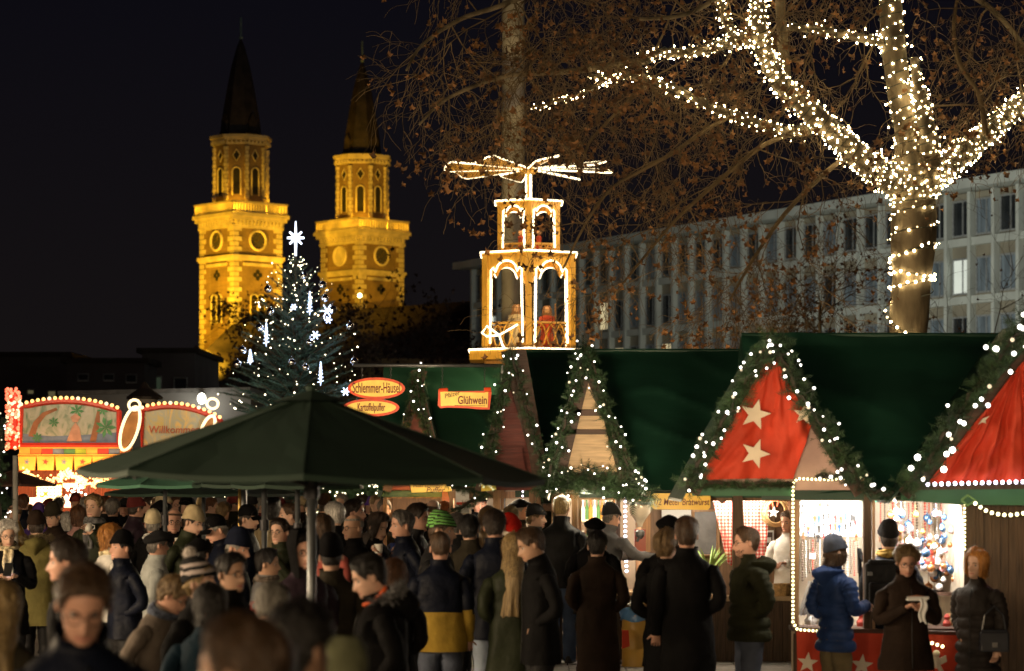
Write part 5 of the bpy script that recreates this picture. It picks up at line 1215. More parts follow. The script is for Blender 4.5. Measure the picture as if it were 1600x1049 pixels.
def plane_tree():
    D0 = 35.0; s_ = F / D0; rg = random.Random(42)
    base = P(1419, HZ, D0); base.z = 0
    t = thing('plane_tree', base, 'huge plane tree with pale trunk and spreading limbs keeping its dry brown leaves', 'tree')
    def pl(pts, dep=0.0):
        out = []
        for i, (x, y, r) in enumerate(pts): 
            D = D0 + dep * i / max(1, len(pts) - 1); out.append((P(x, y, D), r * .84 / s_))
        return out
    trunk = [(P(1415, ybot(D0) + 0, D0), 39 / s_), (P(1416, 900, D0), 32 / s_)] + pl([(1418, 640, 34), (1419, 525, 33), (1424, 440, 36), (1427, 380, 40), (1428, 320, 41), (1426, 285, 38), (1424, 240, 32), (1420, 200, 28), (1406, 143, 24), (1396, 71, 22), (1391, 0, 21), (1385, -90, 18), (1380, -190, 12)])
    limbs = [
        ('lit', pl([(1432, 330, 26), (1448, 285, 24), (1453, 240, 19), (1444, 180, 15), (1434, 130, 11), (1428, 90, 7)], -.5), .24),
        ('lit', pl([(1420, 310, 30), (1396, 283, 27), (1368, 265, 25), (1340, 243, 23), (1294, 200, 20), (1260, 168, 19), (1223, 134, 17), (1200, 96, 16), (1188, 57, 15), (1184, 14, 13), (1180, -60, 9)], -1.5), .20),
        ('lit', pl([(1275, 196, 12), (1240, 208, 10), (1197, 197, 8.5), (1154, 183, 8), (1109, 166, 7.5), (1057, 140, 7), (1023, 126, 6), (983, 119, 5.5), (946, 124, 5), (920, 117, 4)], -1.2), .26),
        ('lit', pl([(950, 124, 3.4), (909, 146, 3), (888, 152, 2.8), (866, 160, 2.4), (829, 169, 1.8)], .2), .22),
        ('lit', pl([(1198, 80, 15), (1169, 62, 13), (1126, 71, 10), (1100, 78, 9), (1074, 83, 8.5), (1029, 83, 8), (1005, 97, 7)], -1), .26),
        ('bare', pl([(1005, 97, 7), (971, 100, 6.5), (914, 109, 6), (860, 114, 5), (800, 117, 4.5), (740, 135, 4), (690, 160, 3), (655, 195, 2)], -1.6), 0),
        ('lit', pl([(1445, 295, 25), (1466, 271, 24), (1517, 229, 21), (1560, 194, 19), (1600, 158, 18), (1660, 100, 15), (1700, 20, 11)], 1.0), .17),
        ('lit', pl([(1394, 68, 9), (1357, 62, 8), (1317, 54, 7.5), (1266, 46, 7), (1234, 43, 6)], -.6), .30),
        ('bare', pl([(1228, 135, 11), (1226, 100, 10.5), (1222, 50, 10), (1219, 0, 9), (1216, -60, 7)], -.3), 0),
        ('lit', pl([(1150, 66, 9), (1138, 40, 8.5), (1128, 15, 8), (1110, -20, 7)], -.4), .2), ('lit', pl([(1172, 62, 8), (1176, 30, 7.5), (1190, 5, 7), (1205, -30, 6)], .4), .22),
        ('bare', pl([(1186, 10, 10), (1120, -45, 9), (1000, -60, 8), (880, -30, 6), (780, 10, 5), (720, 30, 4), (660, 70, 3), (635, 110, 2)], -2.5), 0),
        ('bare', pl([(1140, 182, 4.5), (1100, 205, 4.2), (1050, 240, 4), (1000, 268, 3.4), (954, 296, 3), (915, 350, 2.5), (880, 420, 1.6)], -1.2), 0),
        ('bare', pl([(1023, 126, 4), (985, 155, 3.6), (950, 190, 3.2), (920, 225, 2.6), (905, 275, 2)], -.8), 0),
        ('bare', pl([(1250, 205, 5), (1197, 225, 4.6), (1150, 260, 4.2), (1103, 300, 3.8), (1050, 350, 3), (1000, 410, 2.3), (960, 460, 1.6)], -1.6), 0),
        ('bare', pl([(1330, 240, 5), (1290, 270, 4.5), (1230, 330, 4), (1180, 400, 3), (1140, 470, 2)], -1.8), 0),
        ('bare', pl([(1391, 10, 8), (1450, -30, 7), (1530, 0, 6), (1590, 60, 5), (1640, 150, 3)], 1.5), 0),
        ('bare', pl([(1540, 210, 6), (1530, 150, 5), (1500, 100, 4.4), (1490, 40, 3.6), (1500, -20, 3)], 1.0), 0),
        ('bare', pl([(1380, -80, 8), (1300, -90, 7), (1180, -40, 5), (1080, 20, 4), (1000, 30, 3)], -2), 0),
    ]
    mb = MB(); sp_ = spline([q for q, r in trunk], 4); rr = []
    def radii(lst, n_):
        out = []
        for i in range(len(lst) - 1):
            for k in range(n_): out.append(lst[i][1] + (lst[i + 1][1] - lst[i][1]) * k / n_)
        return out + [lst[-1][1]]
    def limb(mbx, lst, sides):
        pts = spline([q for q, r in lst], 4); rs = radii(lst, 4)
        rs = [r * (1 + .10 * noise.noise(p * 1.7)) for r, p in zip(rs, pts)]; mbx.tube(pts, rs, sides); return pts, rs
    tp, tr_ = limb(mb, trunk, 22); mb.build('trunk', BARK, t, smooth=True)
    paths = []
    for kind, lst, pitch in limbs:
        m2 = MB(); pts, rs = limb(m2, lst, 12); m2.build('limb', BARK if lst[0][1] > .05 else TWIG, t, smooth=True); paths.append((kind, pts, rs, pitch))
    # twigs and leaves
    tw = MB(); spots = []
    def sprout(pts, rs, n_, L0, L1, droop, lvl=2, f0=.15):
        for i in range(n_):
            k = int((f0 + (1 - f0) * rg.random()) * (len(pts) - 1)); d = Vector((rg.gauss(0, 1), rg.gauss(0, .8), rg.gauss(-.1, .8))).normalized()
            grow(tw, spots, pts[k], d, rg.uniform(L0, L1), min(.022, rs[k] * .4), lvl, rg, droop)
    for (kind, pts, rs, pitch), n_ in zip(paths, (1, 3, 5, 5, 3, 14, 2, 3, 2, 2, 2, 17, 9, 7, 11, 9, 9, 8, 7)): sprout(pts, rs, n_, .9, 2.0, .28)
    sprout(tp[-12:], tr_[-12:], 5, 1.2, 2.4, .2)
    tw.build('twigs', TWIG, t, recalc=False, kind='stuff')
    rg.shuffle(spots)
    lv = [s0 for s0 in spots if rg.random() < .17]
    # the nearest leaves are single parts, the rest is one mass
    lms = []
    for k in range(6):
        m2 = MB(); m2.add(leaf_verts(rg, 1.0), LF); lms.append(m2.mesh('leaf', LEAFM, recalc=False))
    lv.sort(key=lambda v: v.y); near = lv[:280]; far = lv[280:]
    for i, p in enumerate(near): place('leaf', lms[i % 6], t, p, (rg.uniform(.7, 2.4), rg.uniform(-.8, .8), rg.uniform(0, 6.28)), rg.uniform(.11, .18))
    m2 = MB()
    for p in far:
        for _ in range(rg.choice((1, 1, 1, 1, 4))): leaf_at(m2, p + Vector((rg.gauss(0, .09), rg.gauss(0, .09), rg.gauss(-.06, .09))), rg.uniform(.07, .19), rg)
    m2.build('leaves', LEAFM, t, recalc=False, kind='stuff')
    print('twig leaves', len(lv))
    # fairy lights wound round trunk and limbs
    ft = thing('fairy_lights', P(1428, 290, D0), 'warm white fairy lights wound densely round the plane tree trunk and limbs', 'fairy lights')
    bb = MB(); cb = MB(); FB = E('plane_tree_bulb', (1.0, .74, .38), 55)
    def wind(pts, rs, pitch, i0=0, step=.115, jit=.03):
        ph = rg.uniform(0, 6); last = None; cab = []; acc = 0
        for a, b, r in zip(pts[i0:], pts[i0 + 1:], rs[i0:]):
            d = b - a; L = d.length
            if L < 1e-5: continue
            tt = d.normalized(); o1 = tt.orthogonal().normalized(); 
            o1 = (Vector((0, -1, 0)) - tt * Vector((0, -1, 0)).dot(tt)).normalized(); o2 = tt.cross(o1)
            n_ = max(1, int(L / pitch * 14))
            for k in range(n_):
                f = k / n_; an = ph + 2 * PI * f * L / pitch; rr_ = r + .018
                q = a.lerp(b, f) + (o1 * math.cos(an) + o2 * math.sin(an)) * rr_; cab.append(q)
            ph += 2 * PI * L / pitch
        if len(cab) > 2: cb.tube(cab, .008, 3)
        for q in along(cab, step):
            if rg.random() < .9: bb.ball(q + Vector((rg.gauss(0, jit), rg.gauss(0, jit * .6), rg.gauss(0, jit))), .0108 * rg.choice((.7, .9, 1, 1.1, 1.5)), n=6, k=4)
    for kind, pts, rs, pitch in paths:
        if kind == 'lit': wind(pts, rs, pitch * .52, step=.066)
    n0 = min(range(len(tp)), key=lambda i: abs(tp[i].z - P(0, 400, D0).z)); n1 = min(range(len(tp)), key=lambda i: abs(tp[i].z - P(0, 318, D0).z))
    wind(tp, tr_, .17, n1, .10); wind(tp[:n1 + 1], tr_[:n1 + 1], .30, n0, .12)
    # lower rings and the trailing end
    for y, sl in ((392, 4), (431, -2), (443, 3)):
        c = P(1425, y, D0); r = 33 / s_ + .02; pts = [c + Vector((r * math.cos(a), r * math.sin(a), .03 * sl * math.cos(a))) for a in [k * 2 * PI / 30 for k in range(31)]]
        cb.tube(pts, .008, 3)
        for q in along(pts, .12): bb.ball(q + Vector((0, 0, rg.gauss(0, .02))), .02, n=6, k=4)
    pts = spline([P(1456, 450, D0 - .2), P(1452, 460, D0 - .3), P(1390, 474, D0 - .05), P(1385, 492, D0 - .1), P(1395, 506, D0 - .3), P(1415, 520, D0 - .37), P(1440, 528, D0 - .3)], 5); cb.tube(pts, .008, 3)
    for q in along(pts[10:], .14): bb.ball(q, .019, n=6, k=4)
    bb.m = [1 if (i // 24) % 5 == 2 else 0 for i in range(len(bb.m))]; bb.build('bulbs', [FB, E('plane_tree_dim_bulb', (1.0, .70, .34), 5)], ft, kind='stuff', recalc=False); cb.build('cable', CABLE, ft)
    print('bulbs', len(bb.v) // 30)
plane_tree()
light('market_glow_light', 'AREA', (1.5, 33.2, 3.0), 95, (1, .66, .34), 9, (1.5, 34.5, 12), 1.0)  # added area lights behind the roofs, standing in for market light on the leaves
light('market_glow_light', 'AREA', (-1, 31, 3.3), 60, (1, .66, .34), 3, (-2.5, 34, 12), 1.0)

def small_tree(px, ytop, D, spread, seed, label, leafp=.3, n_=14, lvl=2, mat_=None, lmat=None, group=None, lsz=.12):
    rg = random.Random(seed); c = P(px, HZ, D); zt = P(px, ytop, D).z; b = Vector((c.x, D, 0))
    t = thing('small_tree', b, label, 'tree', group)
    mb = MB(); tip = Vector((c.x + rg.uniform(-.3, .3), D, zt * .72)); pts = spline([b, b.lerp(tip, .35) + Vector((.1, 0, 0)), b.lerp(tip, .7), tip], 4)
    mb.tube(pts, [.12 * zt / 8 * (1 - .85 * i / (len(pts) - 1)) + .01 for i in range(len(pts))], 8); mb.build('trunk', BARK, t, smooth=True)
    tw = MB(); spots = []
    for i in range(n_):
        k = int(rg.uniform(.3, 1) * (len(pts) - 1)); az = rg.uniform(0, 6.28); d = Vector((math.cos(az) * .8, math.sin(az) * .8, rg.uniform(.35, 1.0)))
        grow(tw, spots, pts[k], d, spread * rg.uniform(.6, 1.1), .02 * zt / 8, lvl, rg, -.02, .28)
    tw.build('twigs', mat_ or TWIG, t, recalc=False, kind='stuff')
    lv = MB()
    for s0 in spots:
        if rg.random() < leafp: leaf_at(lv, s0, rg.uniform(.8, 1.4) * lsz, rg)
    if lv.f: lv.build('leaves', lmat or LEAFM, t, recalc=False, kind='stuff')
DKL = M('dark_red_leaf', (0.05, 0.025, 0.018), 0.8, island=.4)
small_tree(1290, 318, 62, 3.0, 51, 'leafy young tree with drooping brown leaves before the office block, left of the lit trunk', .55, 22)
small_tree(1180, 400, 66, 2.3, 56, 'smaller brown young tree before the office block over the middle roof', .5, 16)
small_tree(1535, 385, 62, 3.2, 52, 'bare dark young tree before the office block, right of the lit trunk', .12, 22)
small_tree(690, 470, 120, 4.5, 53, 'dark reddish bare tree between the church roof and the pyramid', .5, 20, mat_=M('red_twig', (.10, .05, .035)), lmat=DKL, lsz=.3)
small_tree(528, 418, 170, 4.0, 54, 'dark autumn tree in front of the farther church tower', .9, 16, lmat=DKL, lsz=.35)
small_tree(405, 415, 170, 3.6, 55, 'thin dark autumn tree in front of the nearer church tower', .8, 12, lmat=DKL, lsz=.32)
# ------------------------------------------------------------------ people
SKINS = [M('skin_' + n_, c_, .5, var=.10, scale=14, spec=.35) for n_, c_ in (('pale', (.58, .36, .26)), ('rosy', (.56, .31, .22)), ('tan', (.44, .26, .17)))]
LIP = M('lip', (.42, .16, .13), .45); SCLERA = M('eye_white', (.42, .38, .34), .35); IRIS = M('iris', (.05, .035, .025), .2)
def fabric(name, c, rough=.85, scale=5, var=.28, bump=.9, spec=.09): return M(name, c, rough, var=var, scale=scale, bump=bump, bscale=9, spec=spec)
def hairmat(name, c, c2=None): return M('hair_' + name, c, .42, var=.5, scale=5, bump=.6, bscale=9, stretch=(22, 22, 1.6), col2=c2, island=.25)
HAIR = {n_: hairmat(n_, c_, c2) for n_, c_, c2 in (('black', (.012, .010, .009), None), ('dark', (.030, .018, .011), None), ('brown', (.070, .038, .018), None), ('chestnut', (.10, .042, .016), None), ('red', (.26, .085, .02), None), ('ginger', (.42, .16, .03), (.55, .24, .05)), ('blond', (.26, .16, .06), (.46, .32, .13)), ('dblond', (.16, .10, .04), (.28, .18, .08)), ('grey', (.20, .18, .155), (.34, .32, .28)), ('white', (.60, .57, .52), (.78, .75, .70)), ('pepper', (.09, .08, .07), (.22, .20, .18)))}
FABC = {n_: c_ for n_, c_ in (('black', (0.0032, 0.0030, 0.0034)), ('charcoal', (0.015, 0.015, 0.016)), ('navy', (0.0045, 0.0065, 0.015)), ('blue', (0.025, 0.055, 0.17)), ('teal', (0.005, 0.0175, 0.03)), ('olive', (0.025, 0.026, 0.012)), ('parka', (0.155, 0.135, 0.045)), ('loden', (0.0225, 0.0275, 0.014)), ('brown', (0.0225, 0.0135, 0.009)), ('olivebrown', (0.03, 0.025, 0.016)), ('taupe', (0.03, 0.025, 0.023)), ('greybrown', (0.14, 0.115, 0.095)), ('grey', (0.15, 0.15, 0.155)), ('palegrey', (0.34, 0.36, 0.35)), ('white', (0.66, 0.64, 0.6)), ('cream', (0.55, 0.47, 0.3)), ('beige', (0.36, 0.29, 0.17)), ('pink', (0.48, 0.27, 0.24)), ('coral', (0.42, 0.1, 0.08)), ('red', (0.5, 0.02, 0.012)), ('maroon', (0.11, 0.022, 0.02)), ('plum', (0.025, 0.015, 0.0225)), ('purple', (0.12, 0.06, 0.3)), ('yellow', (0.36, 0.235, 0.035)), ('ochre', (0.4, 0.26, 0.07)), ('jeans', (0.07, 0.1, 0.17)), ('ljeans', (0.36, 0.43, 0.54)), ('rust', (0.3, 0.065, 0.022)), ('khaki', (0.16, 0.125, 0.065)), ('sage', (0.2, 0.21, 0.12)), ('green', (0.06, 0.2, 0.05)), ('greyblue', (0.085, 0.1, 0.14)))}
def FB_(c): return fabric('cloth_' + c, FABC[c], .55 if c in ('navy', 'charcoal', 'loden', 'taupe', 'blue', 'plum') else .8, spec=.14)
N = 28
UNI = [2 * PI * j / N for j in range(N)]
WRP = []
for j in range(N):
    if j <= N // 2: WRP.append(UNI[j])
    else:
        uu = (j - .75 * N) / (N / 4); WRP.append(1.5 * PI + (PI / 2) * math.copysign(abs(uu) ** 1.45, uu))
def ringpts(z, rx, yf, yb, wrap=0.0, cx=0.0, cy=0.0, sq=1.0):
    out = []
    for j in range(N):
        a = UNI[j] * (1 - wrap) + WRP[j] * wrap; c, s = math.cos(a), math.sin(a)
        c2 = math.copysign(abs(c) ** sq, c); s2 = math.copysign(abs(s) ** sq, s)
        out.append(Vector((cx + rx * c2, cy + (yb if s2 > 0 else yf) * s2, z)))
    return out
def interp(tab, z):
    if z <= tab[0][0]: return tab[0][1:]
    for a, b in zip(tab, tab[1:]):
        if z <= b[0]:
            f = (z - a[0]) / (b[0] - a[0]); f = f * f * (3 - 2 * f) * .35 + f * .65; return tuple(p + (q - p) * f for p, q in zip(a[1:], b[1:]))
    return tab[-1][1:]
CH = 1.515      # chin height of the unit figure (1.75 m tall)
HEADT = [(-.030, .054, .052, .066), (-.012, .056, .070, .070), (0, .050, .086, .073), (.012, .054, .094, .075), (.035, .061, .096, .078), (.06, .066, .094, .084), (.085, .070, .093, .092), (.11, .0725, .089, .098), (.13, .0745, .094, .102), (.155, .076, .093, .104), (.18, .0735, .085, .100), (.20, .066, .071, .088), (.218, .052, .053, .067), (.229, .034, .034, .043), (.235, .012, .012, .016)]
def head_r(zr): return interp(HEADT, zr)
def face_relief(p):
    """nose, eye sockets, brow, lips on a head point (relative to the chin)"""
    x, y, z = p.x, p.y, p.z
    if y > -.02: return p
    g = lambda d, s: math.exp(-(d / s) ** 2)
    tri = 0.0
    if .048 < z < .125: tri = (z - .048) / .016 if z < .064 else (1 - (z - .064) / .061) ** .8
    tri = max(0, min(1, tri))
    dy = -.026 * tri * g(x, .0125) - .008 * tri * g(x, .024)
    dy += .011 * (g(x - .031, .016) + g(x + .031, .016)) * g(z - .108, .014)
    dy += -.004 * g(z - .131, .008) * g(x, .05)
    dy += -.005 * g(z - .041, .006) * g(x, .022) - .004 * g(z - .029, .006) * g(x, .018) + .005 * g(z - .0355, .0035) * g(x, .024)
    dy += -.005 * g(z - .008, .010) * g(x, .020)
    return Vector((x, y + dy, z))
def arm_ring(path, radii, alphas, flat=None):
    """rings of len(alphas) points along a path that starts toward +-X; frame carried by parallel transport"""
    rings = []; a = None
    for i, p in enumerate(path):
        t = (path[min(i + 1, len(path) - 1)] - path[max(i - 1, 0)]).normalized()
        if a is None: a = Vector((0, 1, 0))
        a = (a - t * a.dot(t)).normalized(); b = t.cross(a)
        if i == 0 and b.z * (1) < 0: pass
        f = flat[i] if flat else (1, 1)
        rings.append(([p + a * math.cos(al) * radii[i] * f[0] + b * math.sin(al) * radii[i] * f[1] for al in alphas], p, t, a, b))
    return rings
class Fig:
    """one connected surface: torso rings, optional arms grown out of the sides, optional legs split from the lowest ring"""
    def __init__(s): s.v = []; s.f = []; s.m = []
    def build_torso(s, rings, close_top=True, arms=None, legs=None, armrow=None, close_bottom=True, mi=0):
        base = len(s.v); nr = len(rings)
        for r in rings: s.v.extend(r)
        V = lambda i, j: base + i * N + j % N
        skip = set()
        if arms:
            i0, i1 = armrow
            for side in (0, 1):
                c = 0 if side == 0 else N // 2
                for i in range(i0, i1):
                    for j in range(c - 3, c + 3): skip.add((i, j % N))
        for i in range(nr - 1):
            for j in range(N):
                if (i, j) not in skip: s.f.append((V(i, j), V(i, j + 1), V(i + 1, j + 1), V(i + 1, j)))
        if close_top: s.f.append(tuple(V(nr - 1, j) for j in range(N)))
        s.m.extend([mi] * (len(s.f) - len(s.m)))
        if arms:
            for side in (0, 1):
                c = 0 if side == 0 else N // 2
                loop = [V(i0, j) for j in range(c - 3, c + 4)] + [V(i, c + 3) for i in range(i0 + 1, i1)] + [V(i1, j) for j in range(c + 3, c - 4, -1)] + [V(i, c - 3) for i in range(i1 - 1, i0, -1)]
                ctr = sum((s.v[k] for k in loop), Vector()) / len(loop)
                path, radii, flat = arms[side]
                sgn = 1 if side == 0 else -1
                # angle of each loop vertex in the (y, b) frame of the arm's first ring
                t0 = (path[1] - path[0]).normalized(); a0 = Vector((0, 1, 0)); a0 = (a0 - t0 * a0.dot(t0)).normalized(); b0 = t0.cross(a0)
                al = []
                for k in loop:
                    d = s.v[k] - ctr; dz = d.z; dy = d.y
                    al.append(math.atan2(dz * (1 if Vector((0, 0, 1)).dot(b0) >= 0 or abs(b0.z) > .3 else 1) * (1 if b0.z >= 0 else -1), dy))
                rg_ = arm_ring(path, radii, al, flat)
                prev = loop; n_ = len(loop)
                for pts, *_ in rg_:
                    k0 = len(s.v); s.v.extend(pts); cur = list(range(k0, k0 + n_))
                    for q in range(n_): s.f.append((prev[q], prev[(q + 1) % n_], cur[(q + 1) % n_], cur[q]))
                    prev = cur
                s.f.append(tuple(prev)); s.m.extend([mi] * (len(s.f) - len(s.m)))
                if side == 0: s.endA = rg_[-1]
                else: s.endB = rg_[-1]
        if legs:
            cz = sum((s.v[V(0, j)].z for j in range(N))) / N
            cv = len(s.v); s.v.append(Vector((0, 0.01, cz - .03)))
            for side in (0, 1):
                js = list(range(21, 28)) + list(range(0, 8)) if side == 0 else list(range(7, 22))
                loop = [V(0, j) for j in js] + [cv]
                path, radii = legs[side]; ctr = sum((s.v[k] for k in loop), Vector()) / len(loop)
                al = [math.atan2(s.v[k].y - ctr.y, s.v[k].x - ctr.x) for k in loop]; prev = loop; n_ = len(loop)
                for p, r in zip(path, radii):
                    k0 = len(s.v); s.v.extend([p + Vector((math.cos(a) * r, math.sin(a) * r, 0)) for a in al]); cur = list(range(k0, k0 + n_))
                    for q in range(n_): s.f.append((prev[q], prev[(q + 1) % n_], cur[(q + 1) % n_], cur[q]))
                    prev = cur
                s.f.append(tuple(prev))
            s.m.extend([mi] * (len(s.f) - len(s.m)))
        elif close_bottom:
            s.f.append(tuple(V(0, N - 1 - j) for j in range(N))); s.m.extend([mi] * (len(s.f) - len(s.m)))
def smoothpath(pts, radii, n_):
    out = []; rr = []
    sp_ = spline(pts, n_)
    for i in range(len(pts) - 1):
        for k in range(n_): rr.append(radii[i] + (radii[i + 1] - radii[i]) * k / n_)
    return sp_, rr + [radii[-1]]
# shoulder, elbow, wrist and hand-tip for the figure's +X arm (mirrored for the other)
ARMS = {'down': [(.172, .005, 1.375), (.226, .035, 1.12), (.228, -.045, .88)], 'pocket': [(.172, .01, 1.375), (.238, .075, 1.13), (.130, -.035, 1.03)],
        'front': [(.175, -.01, 1.37), (.235, -.03, 1.13), (.085, -.27, 1.14)], 'eat': [(.175, -.015, 1.37), (.235, -.06, 1.13), (.075, -.28, 1.235)],
        'reach': [(.178, -.03, 1.37), (.24, -.24, 1.24), (.17, -.50, 1.24)], 'phone': [(.175, -.015, 1.37), (.23, -.05, 1.12), (.08, -.29, 1.20)],
        'up': [(.175, -.015, 1.37), (.25, -.12, 1.15), (.09, -.22, 1.36)], 'behind': [(.175, .02, 1.375), (.28, .12, 1.13), (.08, .19, 1.0)]}
def arm_pts(kind, side):
    p = [Vector(q) for q in ARMS[kind]]
    if side: p = [Vector((-q.x, q.y, q.z)) for q in p]
    return p
def add_hand(fig, p, t, side, curl, mi):
    """palm, four unequal bent fingers and a thumb leaving the palm's side near the wrist"""
    t = t.normalized(); n_ = Vector((0, -1, 0)) if abs(t.z) > .6 else Vector((0, 0, -1)); n_ = (n_ - t * n_.dot(t)).normalized()
    w_ = t.cross(n_); sg = 1 if side == 0 else -1
    th = -w_ * sg if abs(t.z) > .6 else (w_ if w_.dot(Vector((-sg, 0, .0))) > 0 else -w_)   # thumb toward the body's middle
    def tube(pts, rs, flat=None, k=7):
        base = len(fig.v)
        for i, q in enumerate(pts):
            d = (pts[min(i + 1, len(pts) - 1)] - pts[max(i - 1, 0)]).normalized(); a = (w_ - d * w_.dot(d)).normalized(); b = d.cross(a)
            for j in range(k):
                an = 2 * PI * j / k; fig.v.append(q + a * math.cos(an) * rs[i] * (flat[i] if flat else 1) + b * math.sin(an) * rs[i])
        for i in range(len(pts) - 1):
            for j in range(k): fig.f.append((base + i * k + j, base + i * k + (j + 1) % k, base + (i + 1) * k + (j + 1) % k, base + (i + 1) * k + j))
        fig.f.append(tuple(base + (len(pts) - 1) * k + j for j in range(k))); fig.f.append(tuple(base + k - 1 - j for j in range(k)))
    tube([p - t * .03, p, p + t * .03, p + t * .07, p + t * .088], [.021, .021, .018, .016, .010], [1.1, 1.2, 1.9, 2.3, 2.6], 9)
    for i, (off, L) in enumerate(((-.029, .062), (-.010, .074), (.010, .078), (.029, .070))):
        q = p + t * .075 - th * off * -1.0; d = t; pts = [q]; c = curl * (1 + .12 * i)
        for s_ in (.42, .33, .25):
            d = (d * math.cos(c * .9) + n_ * math.sin(c * .9)).normalized(); nd = d; pts.append(pts[-1] + nd * L * s_)
        tube(pts, [.0085, .0082, .0075, .0055], None, 6)
    q = p + t * .022 + th * .024; d = (t * .62 + th * .66 + n_ * .35).normalized(); tube([q, q + d * .034, q + d * .06 + (t * .4 + n_ * .2) * .02], [.0115, .010, .006], None, 6)
    fig.m.extend([mi] * (len(fig.f) - len(fig.m)))

HANDS = {}
def person(label, x, top, s, phi, coat='black', hair=('short', 'brown'), hat=None, H=None, arms=('pocket', 'pocket'), tilt=0, yaw=0, roll=0, lean=0, length=.80, puff=False, hood=None, fur=None, glasses=False, scarf=None, trousers='charcoal', skin=0, bulk=1.0, beard=False, two=None, collar=True, seed=None, extra=None, strap=None, female=False, dz=0.0, group='people in the market crowd'):
    sd = seed if seed is not None else int(x * 7 + top * 3); rg = random.Random(sd)
    D = F / s; Ht = HC + (HZ - top) / s - dz
    ptilt, pyaw, proll, plean = R(tilt + rg.uniform(-4, 6)), R(yaw + rg.uniform(-9, 9)), R(roll + rg.uniform(-5, 5)), R(lean + rg.uniform(-1.5, 3))
    hm = Matrix.Translation((0, .0, 1.49)) @ Matrix.Rotation(pyaw, 4, 'Z') @ Matrix.Rotation(ptilt, 4, 'X') @ Matrix.Rotation(proll, 4, 'Y') @ Matrix.Translation((0, 0, -1.49))
    hfwd = -.018
    def sst(a, b, t): t = max(0, min(1, (t - a) / (b - a))); return t * t * (3 - 2 * t)
    lm = lambda k: Matrix.Translation((0, 0, .92)) @ Matrix.Rotation(plean * k, 4, 'X') @ Matrix.Translation((0, 0, -.92))
    def deform(p, head=False):
        wgt = sst(1.455, 1.525, p.z) if not head else 1.0
        if head or abs(p.x) < .16 and p.z > 1.45: p = p.lerp(hm @ p + Vector((0, hfwd, 0)), wgt)
        if plean: p = lm(sst(.85, 1.15, p.z)) @ p
        return p
    # ---------------- body
    bk = bulk; fig = Fig()
    rings = []
    for z, rx, yf, yb in ((.80, .155, .10, .115), (.88, .16, .105, .125), (1.0, .145, .10, .105), (1.12, .140, .10, .10), (1.22, .155, .108, .108), (1.27, .165, .11, .11), (1.31, .170, .108, .108), (1.35, .165, .098, .098), (1.39, .150, .085, .088), (1.425, .108, .068, .075), (1.45, .078, .062, .07), (1.475, .060, .054, .062), (1.495, .056, .052, .062)):
        rings.append(ringpts(z, rx * (1 if z > 1.42 else .95), yf, yb, 0 if z < 1.42 else (z - 1.42) / .075))
    for zr in (-.008, 0, .010, .020, .030, .0355, .041, .050, .058, .066, .076, .088, .098, .108, .118, .131, .145, .160, .175, .190, .203, .214, .223, .230, .235):
        a, f, b = head_r(zr); rings.append([Vector((0, 0, CH)) + face_relief(q) for q in ringpts(zr, a * (.96 if female else 1.0), f, b, 1.0)])
    def armset(extra_r, hand=True):
        out = []
        for side in (0, 1):
            p = arm_pts(arms[side], side)
            if extra_r is None:
                dl = p[0].lerp(p[1], .28); pz = Vector((p[0].x * .82, p[0].y, 1.325)); pth, rr = smoothpath([pz, dl, p[1], p[2]], [.034, .038, .034, .026], 4); out.append((pth, rr, None))
            else:
                e_ = (p[2] - p[1]).normalized(); dl = p[0].lerp(p[1], .28) + Vector((.008 * (1 if side == 0 else -1), 0, .012)); p2 = [p[0] * .82 + Vector((p[0].x * .02, 0, 1.335 * .18 + 0)), dl, p[1], p[2] + e_ * .012]; p2[0].z = 1.335; pth, rr = smoothpath(p2, extra_r, 12 if puff else 7)
                rr = [r * (1 + (.06 * math.sin(i * 2.6 + sd) + .07 * math.sin(i * 1.25 + sd * .7) if not puff else .20 * abs(math.sin(i * 1.05)))) for i, r in enumerate(rr)]
                out.append((pth, rr, None))
        return out
    legs = []
    for sg in (1, -1):
        dx = rg.uniform(-.01, .02); legs.append(([Vector((sg * .088, .0, .72)), Vector((sg * .092, -.012, .50)), Vector((sg * (.095 + dx), .0, .28)), Vector((sg * (.098 + dx), .018, .09))], [.072, .054, .048, .038]))
    fig.build_torso(rings, True, armset(None), legs, (4, 7), mi=0)
    for side, e_ in ((0, fig.endA), (1, fig.endB)):
        p = arm_pts(arms[side], side); add_hand(fig, e_[1], (p[2] - p[1]), side, .75 if arms[side] in ('front', 'eat', 'phone', 'reach') else .42, 0)
    # ears
    for sg in (1, -1):
        b0 = len(fig.v); c = Vector((sg * .0755, .012, CH + .096))
        for i in range(5):
            for j in range(8):
                th, ph = PI * i / 4, 2 * PI * j / 8; fig.v.append(c + Vector((sg * (.012 * math.cos(th) * .8 + .006), .018 * math.sin(th) * math.cos(ph) + .004, .031 * math.sin(th) * math.sin(ph))))
        for i in range(4):
            for j in range(8): fig.f.append((b0 + i * 8 + j, b0 + i * 8 + (j + 1) % 8, b0 + (i + 1) * 8 + (j + 1) % 8, b0 + (i + 1) * 8 + j))
        fig.m.extend([0] * (len(fig.f) - len(fig.m)))
    me_parts = []
    earv = set(range(len(fig.v) - 80, len(fig.v)))
    bv = [deform(v, i in earv) for i, v in enumerate(fig.v)]
    m = list(fig.m)
    for i, f_ in enumerate(fig.f):
        c = sum((fig.v[k] for k in f_), Vector()) / len(f_)
        if abs(c.x) < .024 and c.y < -.08 and .027 < c.z - CH < .0445: m[i] = 1
    def finish(mb, headp, smooth=True): mb.v = [deform(v, headp) for v in mb.v]; return mb
    body = MB(); body.v = bv; body.f = fig.f; body.m = m
    top_z = max(v.z for v in bv)
    parts = []   # (name, MB, mats, smooth)
    faced = abs(((phi + yaw + 180) % 360) - 180) < 125
